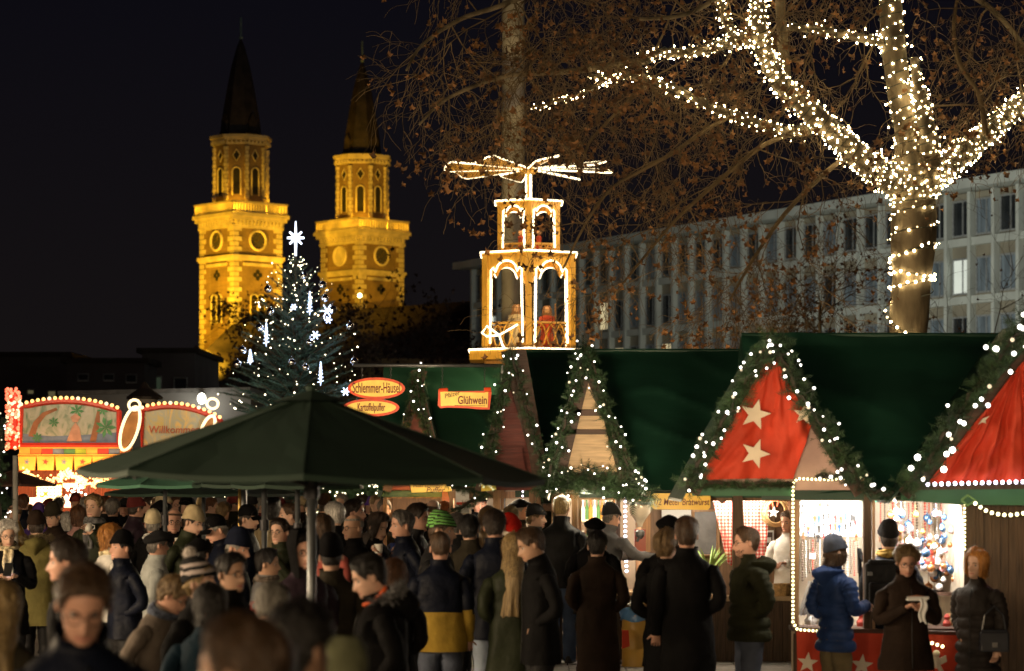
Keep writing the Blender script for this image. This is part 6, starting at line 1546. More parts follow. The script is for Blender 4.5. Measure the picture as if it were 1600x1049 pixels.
    big = s > 125
    # ---------------- eyes, brows
    if faced and big:
        for sg in (1, -1):
            a, f, b = head_r(.108); yy = -(f - .010)
            mb = MB(); c = Vector((sg * .031, yy + .013, CH + .108)); mb.ball(c, .0130, 0, 8, 6); mb.ball(c + Vector((sg * .001, -.0088, -.001)), .0068, 1, 8, 4); parts.append(('eye', finish(mb, True), [SCLERA, IRIS], True))
            mb = MB(); q = [Vector((sg * xx, -(head_r(zz)[1]) * math.sqrt(max(0, 1 - (xx / .076) ** 2)) - .004, CH + zz)) for xx, zz in ((.014, .127), (.030, .132), (.046, .127))]; mb.tube(q, [.003, .0042, .002], 5); parts.append(('eyebrow', finish(mb, True), HAIR['pepper' if hair and hair[1] in ('white', 'grey') else ('dark' if not hair or hair[1] in ('black', 'dark', 'brown') else 'brown')], True))
    # ---------------- hair
    def hairline(ang):
        """lower edge (above the chin) of the hair at angle ang from the face's front"""
        a = abs(ang)
        if style == 'bald': return .11 if a > 1.9 else .30
        front = .186; side = .095; back = {'short': .030, 'crop': .045, 'bob': -.015, 'long': -.02}.get(style, .03)
        if a < .75: return front - .018 * (a / .75) ** 2
        if a < 1.25: return front - .018 - (front - .018 - side) * (a - .75) / .5 if style in ('short', 'crop') else front - .018 - (front - .018 - (.0 if style == 'bob' else -.03)) * min(1, (a - .75) / .28)
        if style in ('bob', 'long'): return back if a > 1.6 else (.0 if style == 'bob' else -.03) + (back - (.0 if style == 'bob' else -.03)) * (a - 1.25) / .35
        return side + .03 * math.sin((a - 1.25) / .5 * PI) * (1 if a < 1.75 else 0) - (side - back) * max(0, min(1, (a - 1.75) / .5))
    if hair:
        style, hc = hair; thick = {'short': .0135, 'crop': .008, 'bob': .024, 'long': .020, 'bald': .006}[style]
        if female and style == 'short': thick = .024
        NU, NV = 44, 14; mb = MB(); hatcover = hat is not None
        def hpt(uu, vv, off=0.0):
            ang = (uu * 2 - 1) * PI; zl = hairline(ang); ztop = .2355
            if style == 'bald' and abs(ang) <= 1.9: zl = .2
            if style == 'bald': ztop = .175
            z = zl + (ztop - zl) * vv ** .8; a, f, b = head_r(max(-.03, z)); 
            if z < .0: a, f, b = .060 + .10 * min(1, -z * 2.5), .06, .082 + min(.13, -z * 1.2)
            sx_ = math.sin(ang); cy = -math.cos(ang); kz = 0.0 if vv > .999 and style != 'bald' else 1.0; base = Vector((a * sx_ * kz, (b if cy > 0 else f) * cy * kz, z))
            fi_ = max(0, min(1, (z - .13) / .105)) ** 1.6 * PI / 2; nrm_ = Vector((sx_ * math.cos(fi_), cy * math.cos(fi_), math.sin(fi_)))
            lift = thick * min(1, (vv / .16 + (.55 if style in ('bob', 'long') else 0))) * (1 + .75 * noise.noise(Vector((ang * 3.2 + sd, z * 9, sd))) + .5 * noise.noise(Vector((ang * 11, z * 20, sd))))
            if style in ('short',) and abs(ang) < 1.1: lift *= 1.25
            lift = lift * (.2 if hatcover and z > .1 else 1) - (.003 if vv < .02 and style not in ('bob', 'long') else 0) + off
            return base + nrm_ * lift + Vector((0, 0, CH))
        mb.grid(hpt, NU, NV)
        if style == 'long':
            L = .46 if hc == 'blond' else .24
            def lpt(uu, vv):
                ang = PI + (uu - .5) * 2 * (1.95 - .55 * vv); z = .03 - vv * L; w_ = .088 + .052 * vv; sx_ = -math.sin(ang) ; 
                yb = .100 + .090 * sst(0, .30, vv) + .012 * math.sin(uu * 37 + sd) * vv + .01 * noise.noise(Vector((uu * 9, vv * 2, sd)))
                zz = z - .035 * vv * noise.noise(Vector((uu * 12, sd, 1)))
                cyy = -math.cos(ang); return Vector((w_ * sx_ * (1 + .12 * noise.noise(Vector((uu * 5, vv * 3, sd)))), yb * cyy if cyy > 0 else .06 * cyy, zz + CH))
            mb.grid(lpt, 40, 10)
        # loose locks that break the outline
        for _ in range({'bald': 60, 'crop': 400}.get(style, 300 if s < 150 else 1300)):
            uu, vv = rg.random(), rg.random() ** .8 * (.25 if hatcover else 1); p0 = hpt(uu, vv, -.002); p1 = hpt(uu + rg.uniform(-.035, .035), max(0, vv - rg.uniform(.1, .34)), .003 + rg.random() ** 2 * thick * 1.1); pm_ = p0.lerp(p1, .55) + (p1 - Vector((0, 0, CH + .1))).normalized() * thick * .25
            sd_ = (p1 - p0).cross(p0 - Vector((0, 0, CH + .1))).normalized() * rg.uniform(.003, .007) * (1 if s < 150 else .45)
            mb.add([p0 - sd_, p0 + sd_, pm_ + sd_, pm_ - sd_, p1], [(0, 1, 2, 3), (3, 2, 4)])
        parts.append(('hair', finish(mb, True), HAIR[hc], True))
        if beard:
            mb = MB()
            for _ in range(220):
                an = rg.uniform(-1.25, 1.25); zr = rg.uniform(-.01, .055); 
                if abs(an) < .35 and .022 < zr < .046: continue
                a, f, b = head_r(zr); p0 = Vector((a * math.sin(an), -f * math.cos(an), CH + zr)); dn = Vector((math.sin(an) * .004, -math.cos(an) * .006, -.012)); sd_ = Vector((math.cos(an), math.sin(an), 0)) * .003
                mb.add([p0 - sd_, p0 + sd_, p0 + dn], [(0, 1, 2)])
            parts.append(('beard', finish(mb, True), HAIR[hc], False))
    # ---------------- hats
    if hat:
        hk, hcol = hat; hmt = fabric('hat_' + hcol, FABC[hcol], scale=9, bump=.5); mb = MB(); hp = True
        def shell(z0, off, knit=0.0, peak=0.0, back=0.0):
            def fn(uu, vv):
                ang = (uu * 2 - 1) * PI; cy = -math.cos(ang); zl = z0 + (-.035 * max(0, cy)); z = zl + (.2355 - zl) * vv ** .75; a, f, b = head_r(z)
                o_ = off * (1 - .15 * vv) + knit * math.sin(ang * 22) * (1 - vv) + .002 * noise.noise(Vector((ang * 3, z * 20, sd)))
                kz = 0.0 if vv > .999 and z > .2 else 1.0; return Vector(((a + o_) * math.sin(ang) * kz, ((b if cy > 0 else f) + o_) * cy * kz + back * vv ** 2, z + CH + (off + peak) * vv ** 1.6 + .004))
            return fn
        if hk in ('beanie', 'pompom', 'stripe'):
            pk = rg.uniform(.015, .04); mb.grid(shell(.140, .014, .0016, pk, rg.uniform(.0, .04)), 48, 12)
            mats = [hmt]
            if hk != 'beanie' or True:
                fn = shell(.138, .020, .0022); mb.grid(lambda a, b: fn(a, b * .22), 48, 3)
            if hk in ('pompom', 'stripe'):
                m1 = fabric('hat_stripe_light', (.42, .36, .34)) if hk == 'pompom' else fabric('hat_stripe_green', (.16, .42, .10)); mats.append(m1)
                for i, f_ in enumerate(mb.f):
                    cz = sum(mb.v[k].z for k in f_) / len(f_) - CH
                    if hk == 'pompom' and (.165 < cz < .188 or .212 < cz < .232): mb.m[i] = 1
                    if hk == 'stripe' and int((cz - .1) / .0125) % 2 == 0: mb.m[i] = 1
            parts.append(('knit_hat', finish(mb, True), mats, True))
            if hk == 'pompom':
                mb = MB(); c = Vector((0, .05, CH + .295))
                for _ in range(260):
                    d = Vector((rg.gauss(0, 1), rg.gauss(0, 1), rg.gauss(0, 1))).normalized(); q = d.orthogonal().normalized() * .006; r_ = .052 * rg.uniform(.85, 1.1); mb.add([c + q, c - q, c + d * r_], [(0, 1, 2)])
                mb.ball(c, .040); parts.append(('pompom', finish(mb, True), fabric('pompom_wool', (.55, .50, .46)), False))
        elif hk in ('cap', 'flatcap', 'beret'):
            if hk == 'cap':
                mb.grid(shell(.142, .010, 0, .012), 40, 10)
                def vis(uu, vv): an = (uu - .5) * 2.0; r0 = .100 + .075 * vv; return Vector((r0 * .86 * math.sin(an), -r0 * math.cos(an) - .004 - .01 * vv, CH + .150 - .022 * vv - .016 * abs(an) ** 1.5))
                mb.grid(vis, 14, 4); mb.grid(lambda a, b: vis(a, b) + Vector((0, 0, -.006)), 14, 4)
            else:
                sp_ = .030 if hk == 'flatcap' else .034
                def fn(uu, vv):
                    ang = (uu * 2 - 1) * PI; cy = -math.cos(ang); z = .148 + .075 * vv - .02 * max(0, cy) * (1 - vv); a, f, b = head_r(.15); k = math.sin(min(1, vv * 1.02) * PI * .5); puf = (1 + sp_ / .08 * math.sin(PI * min(1, vv * 1.5 + .12)) * .8) * (1 - vv ** 3.2)
                    return Vector(((a + .010) * math.sin(ang) * puf, ((b + .008 if cy > 0 else f + (.040 if hk == 'flatcap' else .012)) * cy) * puf, CH + z + .03 * (1 - (1 - vv) ** 2) + (.010 * -cy * (1 - vv))))
                mb.grid(fn, 40, 12)
                if hk == 'flatcap':
                    vis = lambda uu, vv: Vector((.082 * math.sin((uu - .5) * 2.2) * (1 + .1 * vv), -(.105 + .05 * vv) * math.cos((uu - .5) * 2.0), CH + .158 - .02 * vv)); mb.grid(vis, 12, 3); mb.grid(lambda a, b: vis(a, b) - Vector((0, 0, .006)), 12, 3)
            parts.append((hk if hk != 'flatcap' else 'flat_cap', finish(mb, True), hmt, True))
        elif hk == 'santa':
            mb.grid(shell(.15, .014), 32, 8); pts = [Vector((0, .0, CH + .20)), Vector((.05, .03, CH + .285)), Vector((.12, .06, CH + .275)), Vector((.165, .07, CH + .20))]
            mb.tube(spline(pts, 4), [.086, .084, .082, .078, .070, .062, .055, .048, .042, .036, .030, .022, .016], 16); parts.append(('santa_hat', finish(mb, True), hmt, True))
            mb = MB(); ring = [Vector(((head_r(.15)[0] + .018) * math.sin(t), -(head_r(.15)[1 if math.cos(t) > 0 else 2] + .018) * math.cos(t), CH + .15 + .02 * math.cos(t))) for t in [k * 2 * PI / 28 for k in range(29)]]; mb.tube(ring, .026, 8); mb.ball(Vector((.17, .07, CH + .18)), .032); parts.append(('white_trim', finish(mb, True), fabric('santa_plush', (.70, .62, .50)), True))
        elif hk == 'hood':
            def fn(uu, vv):
                ang = PI + (uu - .5) * 2 * (PI - .75); cy = -math.cos(ang); z = -.06 + .325 * vv; a, f, b = head_r(min(.232, max(0, z))); o_ = .032 + .008 * noise.noise(Vector((ang * 2, z * 9, sd)))
                if z > .15: k = max(0, 1 - ((z - .15) / .135) ** 2) ** .5; a = .078 * k; f = .09 * k; b = .105 * k
                return Vector(((a + o_) * math.sin(ang), ((b if cy > 0 else f) + o_) * cy, CH + z))
            mb.grid(fn, 36, 14); parts.append(('hood', finish(mb, True), hmt, True))
    # ---------------- glasses
    if glasses and faced:
        mb = MB()
        for sg in (1, -1):
            c = Vector((sg * .033, -.098, CH + .107)); mb.tube([c + Vector((.0255 * math.cos(t), .008 * abs(math.cos(t)) * (1 if math.cos(t) * sg > 0 else 0), .0185 * math.sin(t))) for t in [k * 2 * PI / 14 for k in range(15)]], .0019, 5, cap=False)
            mb.tube([c + Vector((sg * .0255, .008, .004)), Vector((sg * .079, -.04, CH + .112)), Vector((sg * .079, .012, CH + .108))], .0018, 4)
        mb.tube([Vector((-.008, -.099, CH + .110)), Vector((.008, -.099, CH + .110))], .0018, 4); parts.append(('glasses', finish(mb, True), M('spectacle_frame', (.03, .025, .025), .25, metal=.4), True))
    # ---------------- coat
    bx = .93 + (.09 if puff else 0); cfig = Fig(); hz = 1.75 * 0 + length
    tab = [(hz - .001, .205, .145, .150), (.90, .205, .150, .155), (1.0, .192, .145, .145), (1.12, .190, .145, .140), (1.24, .205, .150, .145), (1.32, .212, .146, .142), (1.38, .198, .128, .130), (1.42, .152, .105, .115), (1.45, .108, .088, .098), (1.48, .084, .080, .088), (1.505, .082, .082, .086), (1.53, .087, .088, .088)]
    if hz < .86: tab = [(hz, .235 if female else .215, .160, .165)] + tab[1:]
    else: tab = [t for t in tab if t[0] > hz + .03]; tab = [(hz, tab[0][1], tab[0][2], tab[0][3])] + tab
    zs = []; z = hz
    while z < 1.205: zs.append(z); z += .0175 if puff else .045
    zs += [1.225, 1.27, 1.31, 1.35, 1.39, 1.42, 1.445, 1.468, 1.488, 1.508] + ([1.53] if collar else [])
    i_arm = zs.index(1.225)
    rings = []
    for z in zs:
        a, f, b = interp(tab, z); kk = bk * bx if z < 1.40 else 1 + (bk * bx - 1) * .3; q = abs(math.sin((z - hz) * PI / .105)) if puff and z < 1.40 else 0
        ring = []
        for j, p in enumerate(ringpts(z, a * kk, f * kk, b * kk, 0, sq=.92)):
            n3 = Vector((p.x, p.y, 0)); n3 = n3.normalized() if n3.length > 1e-5 else n3; am = (.017 if z < 1.38 else .005)
            d = am * (noise.noise(Vector((p.x * 8 + sd, p.y * 8, z * 4.5))) + .7 * noise.noise(Vector((p.x * 17, p.y * 17 + sd, z * 15)))) + (.030 * math.sqrt(q) - .022 if puff else 0)
            if z < 1.1: d += .010 * math.sin(j * 2 * PI / N * 5 + sd) * max(0, (1.1 - z)) * 2
            ring.append(p + n3 * d + Vector((0, 0, .006 * noise.noise(Vector((p.x * 5, p.y * 5, sd))))))
        rings.append(ring)
    sl = .066 * (1.12 if puff else 1) * (.4 + .6 * bk)
    cfig.build_torso(rings, False, armset([sl * .92, sl * .95, sl * .82, sl * .66]), None, (i_arm, i_arm + 3), close_bottom=False)
    mb = MB(); mb.v = [deform(v) for v in cfig.v]; mb.f = cfig.f; mb.m = [0] * len(cfig.f); cm = [FB_(coat)]
    if two:
        cm.append(FB_(two[0]))
        for i, f_ in enumerate(cfig.f):
            c = sum((cfig.v[k] for k in f_), Vector()) / len(f_)
            if c.z < two[1] and (abs(c.x) < .3): mb.m[i] = 1
    parts.append(('coat', mb, cm, True))
    # front or back seam, belt of the coat as thin piping
    if s > 190:
        mb = MB(); a = [(interp(tab, z)[1] * bk * bx + .008, z) for z in zs if z < 1.43]; mb.tube([Vector((.012, -y, z)) for y, z in a], .0045, 4); parts.append(('zip', finish(mb, False), M('zip_dark', (.02, .02, .02), .4, metal=.5), True))
    if hood:
        mb = MB(); hm_ = FB_(hood)
        def fn(uu, vv):
            an = (uu - .5) * 3.6; r0 = .088 + .050 * math.sin(PI * vv); zz = 1.515 - .21 * vv + .035 * math.sin(PI * vv) - .05 * abs(an) * (1 - vv) * .6 + .05 * abs(an) * vv
            return Vector((r0 * 1.0 * math.sin(an) * (1 - .25 * vv), (r0 + .075 * math.sin(PI * min(1, vv * .9 + .1))) * math.cos(an) + .012 + .03 * vv - .0 * vv, zz + .008 * noise.noise(Vector((an * 3, vv * 4, sd)))))
        mb.grid(fn, 28, 10); parts.append(('hood', finish(mb, False), hm_, True))
    if fur:
        mb = MB(); fm_ = M('fur_' + fur, FABC[fur], .8, var=.5, scale=30, island=.4)
        for _ in range(900):
            an = rg.uniform(-2.0, 2.0); r0 = .128 + rg.gauss(0, .010); c = Vector((r0 * 1.12 * math.sin(an), (r0 + .02) * math.cos(an), 1.500 + rg.gauss(0, .012) - .035 * (1 - math.cos(an)) * .4)); d = Vector((math.sin(an) + rg.gauss(0, .5), math.cos(an) + rg.gauss(0, .5), rg.gauss(.2, .7))).normalized() * rg.uniform(.025, .05); q = d.orthogonal().normalized() * .004
            mb.add([c - q, c + q, c + d], [(0, 1, 2)])
        parts.append(('fur_trim', finish(mb, False), fm_, False))
    if scarf:
        mb = MB()
        for k in range(3):
            mb.tube([Vector(((.088 + .012 * (k % 2)) * math.sin(t) , -(.090 + .012 * (k % 2) + .008 * math.sin(3 * t + k)) * math.cos(t), 1.468 + .018 * k + .008 * math.sin(t * 2 + k))) for t in [q * 2 * PI / 22 for q in range(23)]], .017, 8, cap=False)
        mb.grid(lambda a, b: Vector((-.05 + .10 * a + .008 * math.sin(b * 9), -.145 - .018 * math.sin(a * PI * 3) - .012 * b - (.015 if bk > 1 else 0), 1.47 - .26 * b)), 12, 10)
        parts.append(('scarf', finish(mb, False), fabric('scarf_' + scarf, FABC[scarf], scale=25, var=.6), True))
    # ---------------- trousers, shoes
    tf = Fig(); rings = [ringpts(z, rx, yf, yb) for z, rx, yf, yb in ((.79, .170, .118, .130), (.86, .168, .118, .130), (.93, .150, .105, .112), (.97, .135, .095, .10))]
    lg = []
    for (pth, rr) in legs:
        p2, r2 = smoothpath([Vector(q) for q in pth[:3]] + [Vector((pth[3].x, pth[3].y - .004, .045))], [.098, .080, .072, .066], 5); r2 = [r * (1 + .05 * math.sin(i * 2.1 + sd)) for i, r in enumerate(r2)]; lg.append((p2, r2))
    tf.build_torso(rings, False, None, lg); mb = MB(); mb.v = [deform(v) for v in tf.v]; mb.f = tf.f; mb.m = [0] * len(tf.f); parts.append(('trousers', mb, FB_(trousers), True))
    for sg, (pth, rr) in zip((1, -1), legs):
        mb = MB(); c = pth[3]; k0 = []
        for yy, w_, h_ in ((.075, .030, .075), (.05, .038, .10), (.0, .042, .10), (-.07, .045, .072), (-.14, .042, .055), (-.185, .022, .04)): k0.append([Vector((c.x + w_ * math.cos(t), c.y + yy, .012 + h_ * max(0, math.sin(t)))) for t in [q * PI / 6 for q in range(7)]] + [Vector((c.x - w_ * .6, c.y + yy, .004)), Vector((c.x + w_ * .6, c.y + yy, .004))])
        vs = [v for r_ in k0 for v in r_]; n_ = 9; mb.add(vs, [(i * n_ + j, i * n_ + (j + 1) % n_, (i + 1) * n_ + (j + 1) % n_, (i + 1) * n_ + j) for i in range(len(k0) - 1) for j in range(n_)] + [tuple(range(n_)), tuple(range(len(vs) - 1, len(vs) - n_ - 1, -1))]); parts.append(('shoe', mb, M('shoe_leather', (.025, .02, .018), .45), True))
    # ---------------- strap, extra parts
    if strap:
        mb = MB(); mb.tube([Vector((-.16, .13, 1.0)), Vector((-.05, .17, 1.2)), Vector((.12, .10, 1.43)), Vector((.13, -.05, 1.44)), Vector((.02, -.17, 1.2)), Vector((-.15, -.16, 1.0))], .012, 5); parts.append(('strap', finish(mb, False), FB_(strap), True))
    for ex in extra or (): nm, mb, mt, hd = ex(rg, deform); parts.append((nm, mb, mt, True))
    for nm, mb, mt, sm_ in parts: top_z = max(top_z, max(v.z for v in mb.v))
    # ---------------- place: head under the given pixel, top of the head at the given row
    k = Ht / top_z; hc_ = deform(Vector((0, 0, CH + .12)), True) * k; ph = R(phi); off_ = Matrix.Rotation(ph, 3, 'Z') @ Vector((hc_.x, hc_.y, 0))
    cx = (x - 800) * D / F
    o = bpy.data.objects.new('person', body.mesh('person', [SKINS[skin], LIP], True, recalc=True)); COL.objects.link(o)
    o.location = (cx - off_.x, D - off_.y, dz); o.rotation_euler = (0, 0, ph); o.scale = (k, k, k); tag(o, label, 'person', group)
    hw = [deform(arm_pts(a_, i)[2] + (arm_pts(a_, i)[2] - arm_pts(a_, i)[1]).normalized() * .06) * k for i, a_ in enumerate(arms)]; HANDS[label] = [Matrix.Rotation(ph, 3, 'Z') @ h + o.location for h in hw]
    for nm, mb, mt, sm_ in parts:
        c = bpy.data.objects.new(nm, mb.mesh(nm, mt, sm_, recalc=nm in ('coat', 'trousers', 'shoe'))); COL.objects.link(c); c.parent = o
        if s > 215 and nm in ('coat',): md = c.modifiers.new('smooth', 'SUBSURF'); md.levels = 1; md.render_levels = 1
    if s > 215: md = o.modifiers.new('smooth', 'SUBSURF'); md.levels = 1; md.render_levels = 1
    return o
# label, x, top row, px per metre, facing (0 = to the camera, 90 = to the right of the picture)
def plaid(rg, deform): pass
person('white-haired woman in a black coat with a pale scarf looking at a lit phone', 12, 808, 168, 12, 'black', ('short', 'white'), arms=('phone', 'phone'), tilt=22, scarf='cream', glasses=True, female=True, length=.62)
person('person in an olive green parka with fur hood edge and brown cap, from behind', 57, 796, 160, 182, 'parka', ('short', 'dark'), hat=('beanie', 'brown'), fur='khaki', hood='parka', length=.62, bulk=1.05)
person('balding man with yellowish coat at the left edge behind the white-haired woman', 22, 789, 120, -95, 'ochre', ('bald', 'brown'))
person('young man in a brown knit cap looking down behind the olive parka', 82, 783, 135, -25, 'brown', ('short', 'dark'), hat=('beanie', 'olivebrown'), tilt=12)
person('person with a purple-lit hat far off before the carousel', 60, 784, 112, 180, 'purple', ('short', 'brown'), hat=('beanie', 'purple'))  # purple light on this figure is put into the coat and hat colour
person('distant dark-haired person in maroon before the glowing carousel lamps', 46, 787, 106, 175, 'maroon', ('short', 'chestnut'))
person('distant person in dark clothes right under the bright yellow carousel lamp panel', 92, 774, 102, 170, 'black', ('short', 'black'))
person('woman with a white bob seen from behind, next to the pink coat', 105, 797, 122, 185, 'charcoal', ('bob', 'white'), female=True)
person('woman with a brown bob in a pale pink coat seen from behind', 123, 786, 128, 188, 'pink', ('bob', 'chestnut'), female=True, length=.7)
person('tall young man with dark blond hair and a grey scarf facing the camera', 147, 769, 145, -18, 'loden', ('short', 'dblond'), skin=0, scarf='grey', arms=('up', 'down'))
person('man with brown swept hair seen close in profile behind the stooping man in glasses', 105, 836, 285, -95, 'black', ('short', 'dark'), skin=1)
person('stooping man in glasses and a dark navy coat in the foreground, looking down', 131, 872, 480, 18, 'navy', ('short', 'brown'), arms=('front', 'front'), tilt=24, lean=6, glasses=True, skin=1, bulk=1.08)
person('person with long blond hair cut by the lower left edge of the picture', 2, 903, 350, 190, 'olivebrown', ('long', 'blond'), female=True)
person('ginger-haired man turned away beside the red carousel wall', 164, 774, 118, -150, 'charcoal', ('short', 'chestnut'))
person('grey-haired man with a backpack strap seen from behind', 176, 777, 124, 170, 'black', ('short', 'pepper'), strap='grey')
person('man in a dark peaked cap facing the camera beside the red-brown wall', 195, 778, 114, 8, 'black', ('short', 'dark'), hat=('cap', 'charcoal'), skin=1)
person('man in a maroon knit cap and plum jacket turned to the right', 213, 772, 132, 125, 'plum', ('short', 'dark'), hat=('beanie', 'maroon'), skin=1)
person('dark-haired man bending left under the blue banner', 234, 774, 106, -60, 'charcoal', ('short', 'dark'), tilt=15)
person('man in a cream knit cap turned right, below the green parasol', 256, 770, 116, 80, 'black', ('short', 'grey'), hat=('beanie', 'cream'), skin=1)
person('man with glasses between the cream cap and the muffled woman', 275, 773, 106, 20, 'brown', ('short', 'chestnut'), glasses=True)
person('person in a broad black cap seen from behind, left of the bald man', 252, 781, 148, 185, 'black', ('short', 'dark'), hat=('beret', 'black'))
person('woman in a black knit cap with a dark scarf up to her mouth', 290, 772, 116, 12, 'black', ('bob', 'dark'), hat=('beanie', 'black'), scarf='black', female=True)
person('person in a fluffy off-white knit cap and black coat with a pale collar, from behind', 239, 794, 150, 178, 'black', ('short', 'grey'), hat=('beanie', 'cream'), scarf='white')
person('grey-haired man in glasses right behind the off-white knit cap', 257, 796, 138, 80, 'charcoal', ('short', 'grey'), glasses=True, skin=1)
person('bald man with dark glasses facing the camera', 272, 797, 156, 8, 'black', ('bald', 'brown'), glasses=True, skin=1, arms=('up', 'pocket'))
person('man in an oatmeal beanie looking down to the right', 302, 788, 162, 60, 'loden', ('short', 'dark'), hat=('beanie', 'beige'), tilt=18)
person('red-haired woman in a white jacket with a striped cream scarf', 173, 815, 172, 125, 'white', ('bob', 'ginger'), scarf='cream', female=True)
person('man in a black knit cap and navy jacket looking up to the left', 190, 826, 190, -58, 'navy', ('short', 'black'), hat=('beanie', 'black'), tilt=-10, skin=1, bulk=1.05)
person('man in a grey flat cap and pale grey jacket with thin glasses, facing right', 246, 828, 180, 112, 'palegrey', ('short', 'pepper'), hat=('flatcap', 'charcoal'), glasses=True, skin=1)
person('young woman in a striped grey pompom hat looking right', 312, 852, 275, 68, 'black', ('short', 'blond'), hat=('pompom', 'charcoal'), tilt=-6, female=True, roll=0)
person('black-haired man in dark glasses next to the pompom hat, looking right', 362, 860, 270, 48, 'black', ('short', 'black'), glasses=True, skin=2, arms=('up', 'pocket'))
person('stooping person with light brown hair in a grey-brown wool coat', 272, 893, 265, 75, 'greybrown', ('short', 'dblond'), lean=14, tilt=14, scarf='greyblue', female=True, skin=1, glasses=True)
person('person with black hair and a dark teal jacket seen from behind', 328, 908, 300, 170, 'teal', ('bob', 'black'), female=True)
person('nearest head with thick brown hair turned left in the foreground', 378, 946, 700, -112, 'black', ('short', 'brown'), skin=0)
person('black-haired head in the foreground right of the nearest brown head', 468, 927, 560, 140, 'charcoal', ('short', 'black'), skin=2)
person('person in a sage green hood low in the foreground by the dark head', 528, 992, 480, 160, 'sage', ('short', 'brown'), hat=('hood', 'sage'))
person('small person with grey-brown hair bent low behind the black-haired head', 426, 908, 310, 150, 'plum', ('short', 'grey'), tilt=12)
person('older man in a black cap looking down at a blue-lit phone', 338, 803, 170, -68, 'navy', ('short', 'grey'), hat=('cap', 'black'), tilt=22, arms=('phone', 'phone'), skin=1)
person('young man in a black cap and dark blue jacket facing right', 388, 787, 152, 78, 'navy', ('short', 'dark'), hat=('cap', 'black'))
person('old man in a dark knit cap bowed to the right', 372, 822, 205, 75, 'navy', ('short', 'grey'), hat=('beanie', 'navy'), tilt=16, skin=1)
person('person in a round black cap low between the striped hat and the phone user', 311, 840, 205, 170, 'black', ('short', 'black'), hat=('beret', 'black'))
person('far person with sandy hair in front of the brass tube', 349, 783, 122, 165, 'olivebrown', ('short', 'dblond'))
person('dark-haired youth in a grey jacket with a checked collar, facing right', 418, 854, 205, 95, 'grey', ('short', 'black'), skin=2, scarf='greybrown', arms=('up', 'pocket'))
person('man with dark hair and rimless glasses in a dark jacket, facing left', 437, 807, 172, -28, 'loden', ('short', 'dark'), glasses=True, arms=('up', 'pocket'))
person('man with short brown hair in profile to the left beside the steel pole', 452, 784, 152, -80, 'charcoal', ('crop', 'brown'))
person('woman in a beige embroidered coat with dark curly hair, seen from behind', 425, 772, 140, 180, 'beige', ('bob', 'black'), female=True)
person('man in a black hood and glasses half hidden by the parasol pole', 474, 825, 240, 25, 'plum', ('short', 'black'), hat=('hood', 'black'), glasses=True, skin=1)
person('big man in an olive-brown jacket with a black cap, seen from behind the parasol pole', 517, 830, 235, 182, 'olivebrown', ('crop', 'black'), hat=('beanie', 'black'), bulk=1.22)
person('far person in a brown cap just right of the parasol pole', 508, 770, 122, 175, 'brown', ('short', 'dark'), hat=('beanie', 'brown'))
person('white-haired man with curls in a black jacket seen from behind', 523, 782, 156, -150, 'black', ('short', 'white'))
person('woman in a coral red coat with brown hair tied back', 505, 800, 172, 165, 'coral', ('bob', 'brown'), female=True)
person('dark-haired man with a ruddy cheek in profile to the right', 554, 777, 148, 92, 'black', ('short', 'dark'), skin=1)
person('balding man in glasses and black coat looking left', 552, 805, 168, -58, 'black', ('bald', 'grey'), glasses=True, skin=2, arms=('pocket', 'up'))
person('far woman in a purple hat before the little fir tree', 577, 775, 106, 0, 'charcoal', ('bob', 'brown'), hat=('beanie', 'purple'), female=True)
person('far man with pale hair before the little fir tree', 588, 772, 110, 30, 'charcoal', ('short', 'dblond'))
person('man with grey-brown hair and bright face facing the camera', 600, 779, 122, 5, 'black', ('short', 'pepper'), skin=0)
person('blond woman just behind the bright-faced man', 615, 783, 116, 175, 'olive', ('bob', 'blond'), female=True)
person('laughing woman with long dark hair in a black jacket', 592, 797, 166, 42, 'black', ('long', 'dark'), female=True, tilt=10, arms=('up', 'pocket'))
person('middle-aged man in a navy jacket leaning forward to the left', 628, 795, 172, -75, 'navy', ('short', 'pepper'), lean=6, skin=1, arms=('pocket', 'up'))
person('man with dark full hair smiling to the right', 653, 784, 168, 72, 'charcoal', ('short', 'dark'), skin=1, arms=('up', 'pocket'))
person('red-haired person seen from behind below the yellow potato sign', 641, 777, 116, 180, 'maroon', ('short', 'red'))
person('person in a grey-blue cap below the yellow potato sign', 661, 775, 117, 200, 'charcoal', ('short', 'grey'), hat=('beret', 'greyblue'))
person('bald-headed man seen from behind, left of the red-haired woman', 676, 782, 140, 178, 'black', ('bald', 'brown'), skin=0)
person('red-haired woman with a pale lit face looking right at the pink post', 694, 782, 131, 65, 'charcoal', ('bob', 'red'), female=True)
person('man in a green striped knit hat turned to the right', 690, 796, 200, 82, 'charcoal', ('short', 'brown'), hat=('stripe', 'loden'), skin=2)
person('man with short brown hair in a navy jacket with a wide yellow lower half', 688, 830, 205, 180, 'navy', ('crop', 'brown'), two=('yellow', 1.10), length=.78, bulk=1.12, trousers='greyblue', arms=('down', 'down'), skin=1)
person('man in a black knit cap looking down in front of the mulled wine window', 749, 763, 128, 15, 'black', ('short', 'dark'), hat=('beanie', 'black'), tilt=16, skin=1)
person('dark-haired person in an olive grey coat seen from behind', 733, 802, 176, 182, 'olivebrown', ('short', 'black'))
person('person with grey-brown short hair right of the green striped hat', 713, 799, 152, 178, 'charcoal', ('short', 'pepper'))
person('woman with blond hair behind the tall man in navy', 763, 789, 150, 172, 'brown', ('long', 'dblond'), female=True)
person('tall man with brown hair in a dark navy coat, seen from behind', 773, 794, 192, 176, 'navy', ('short', 'dark'), bulk=1.05, length=.72, trousers='ljeans', skin=1)
person('man in a dark beret turned right before the brown stall post', 812, 779, 136, 70, 'charcoal', ('short', 'grey'), hat=('beret', 'black'), skin=1)
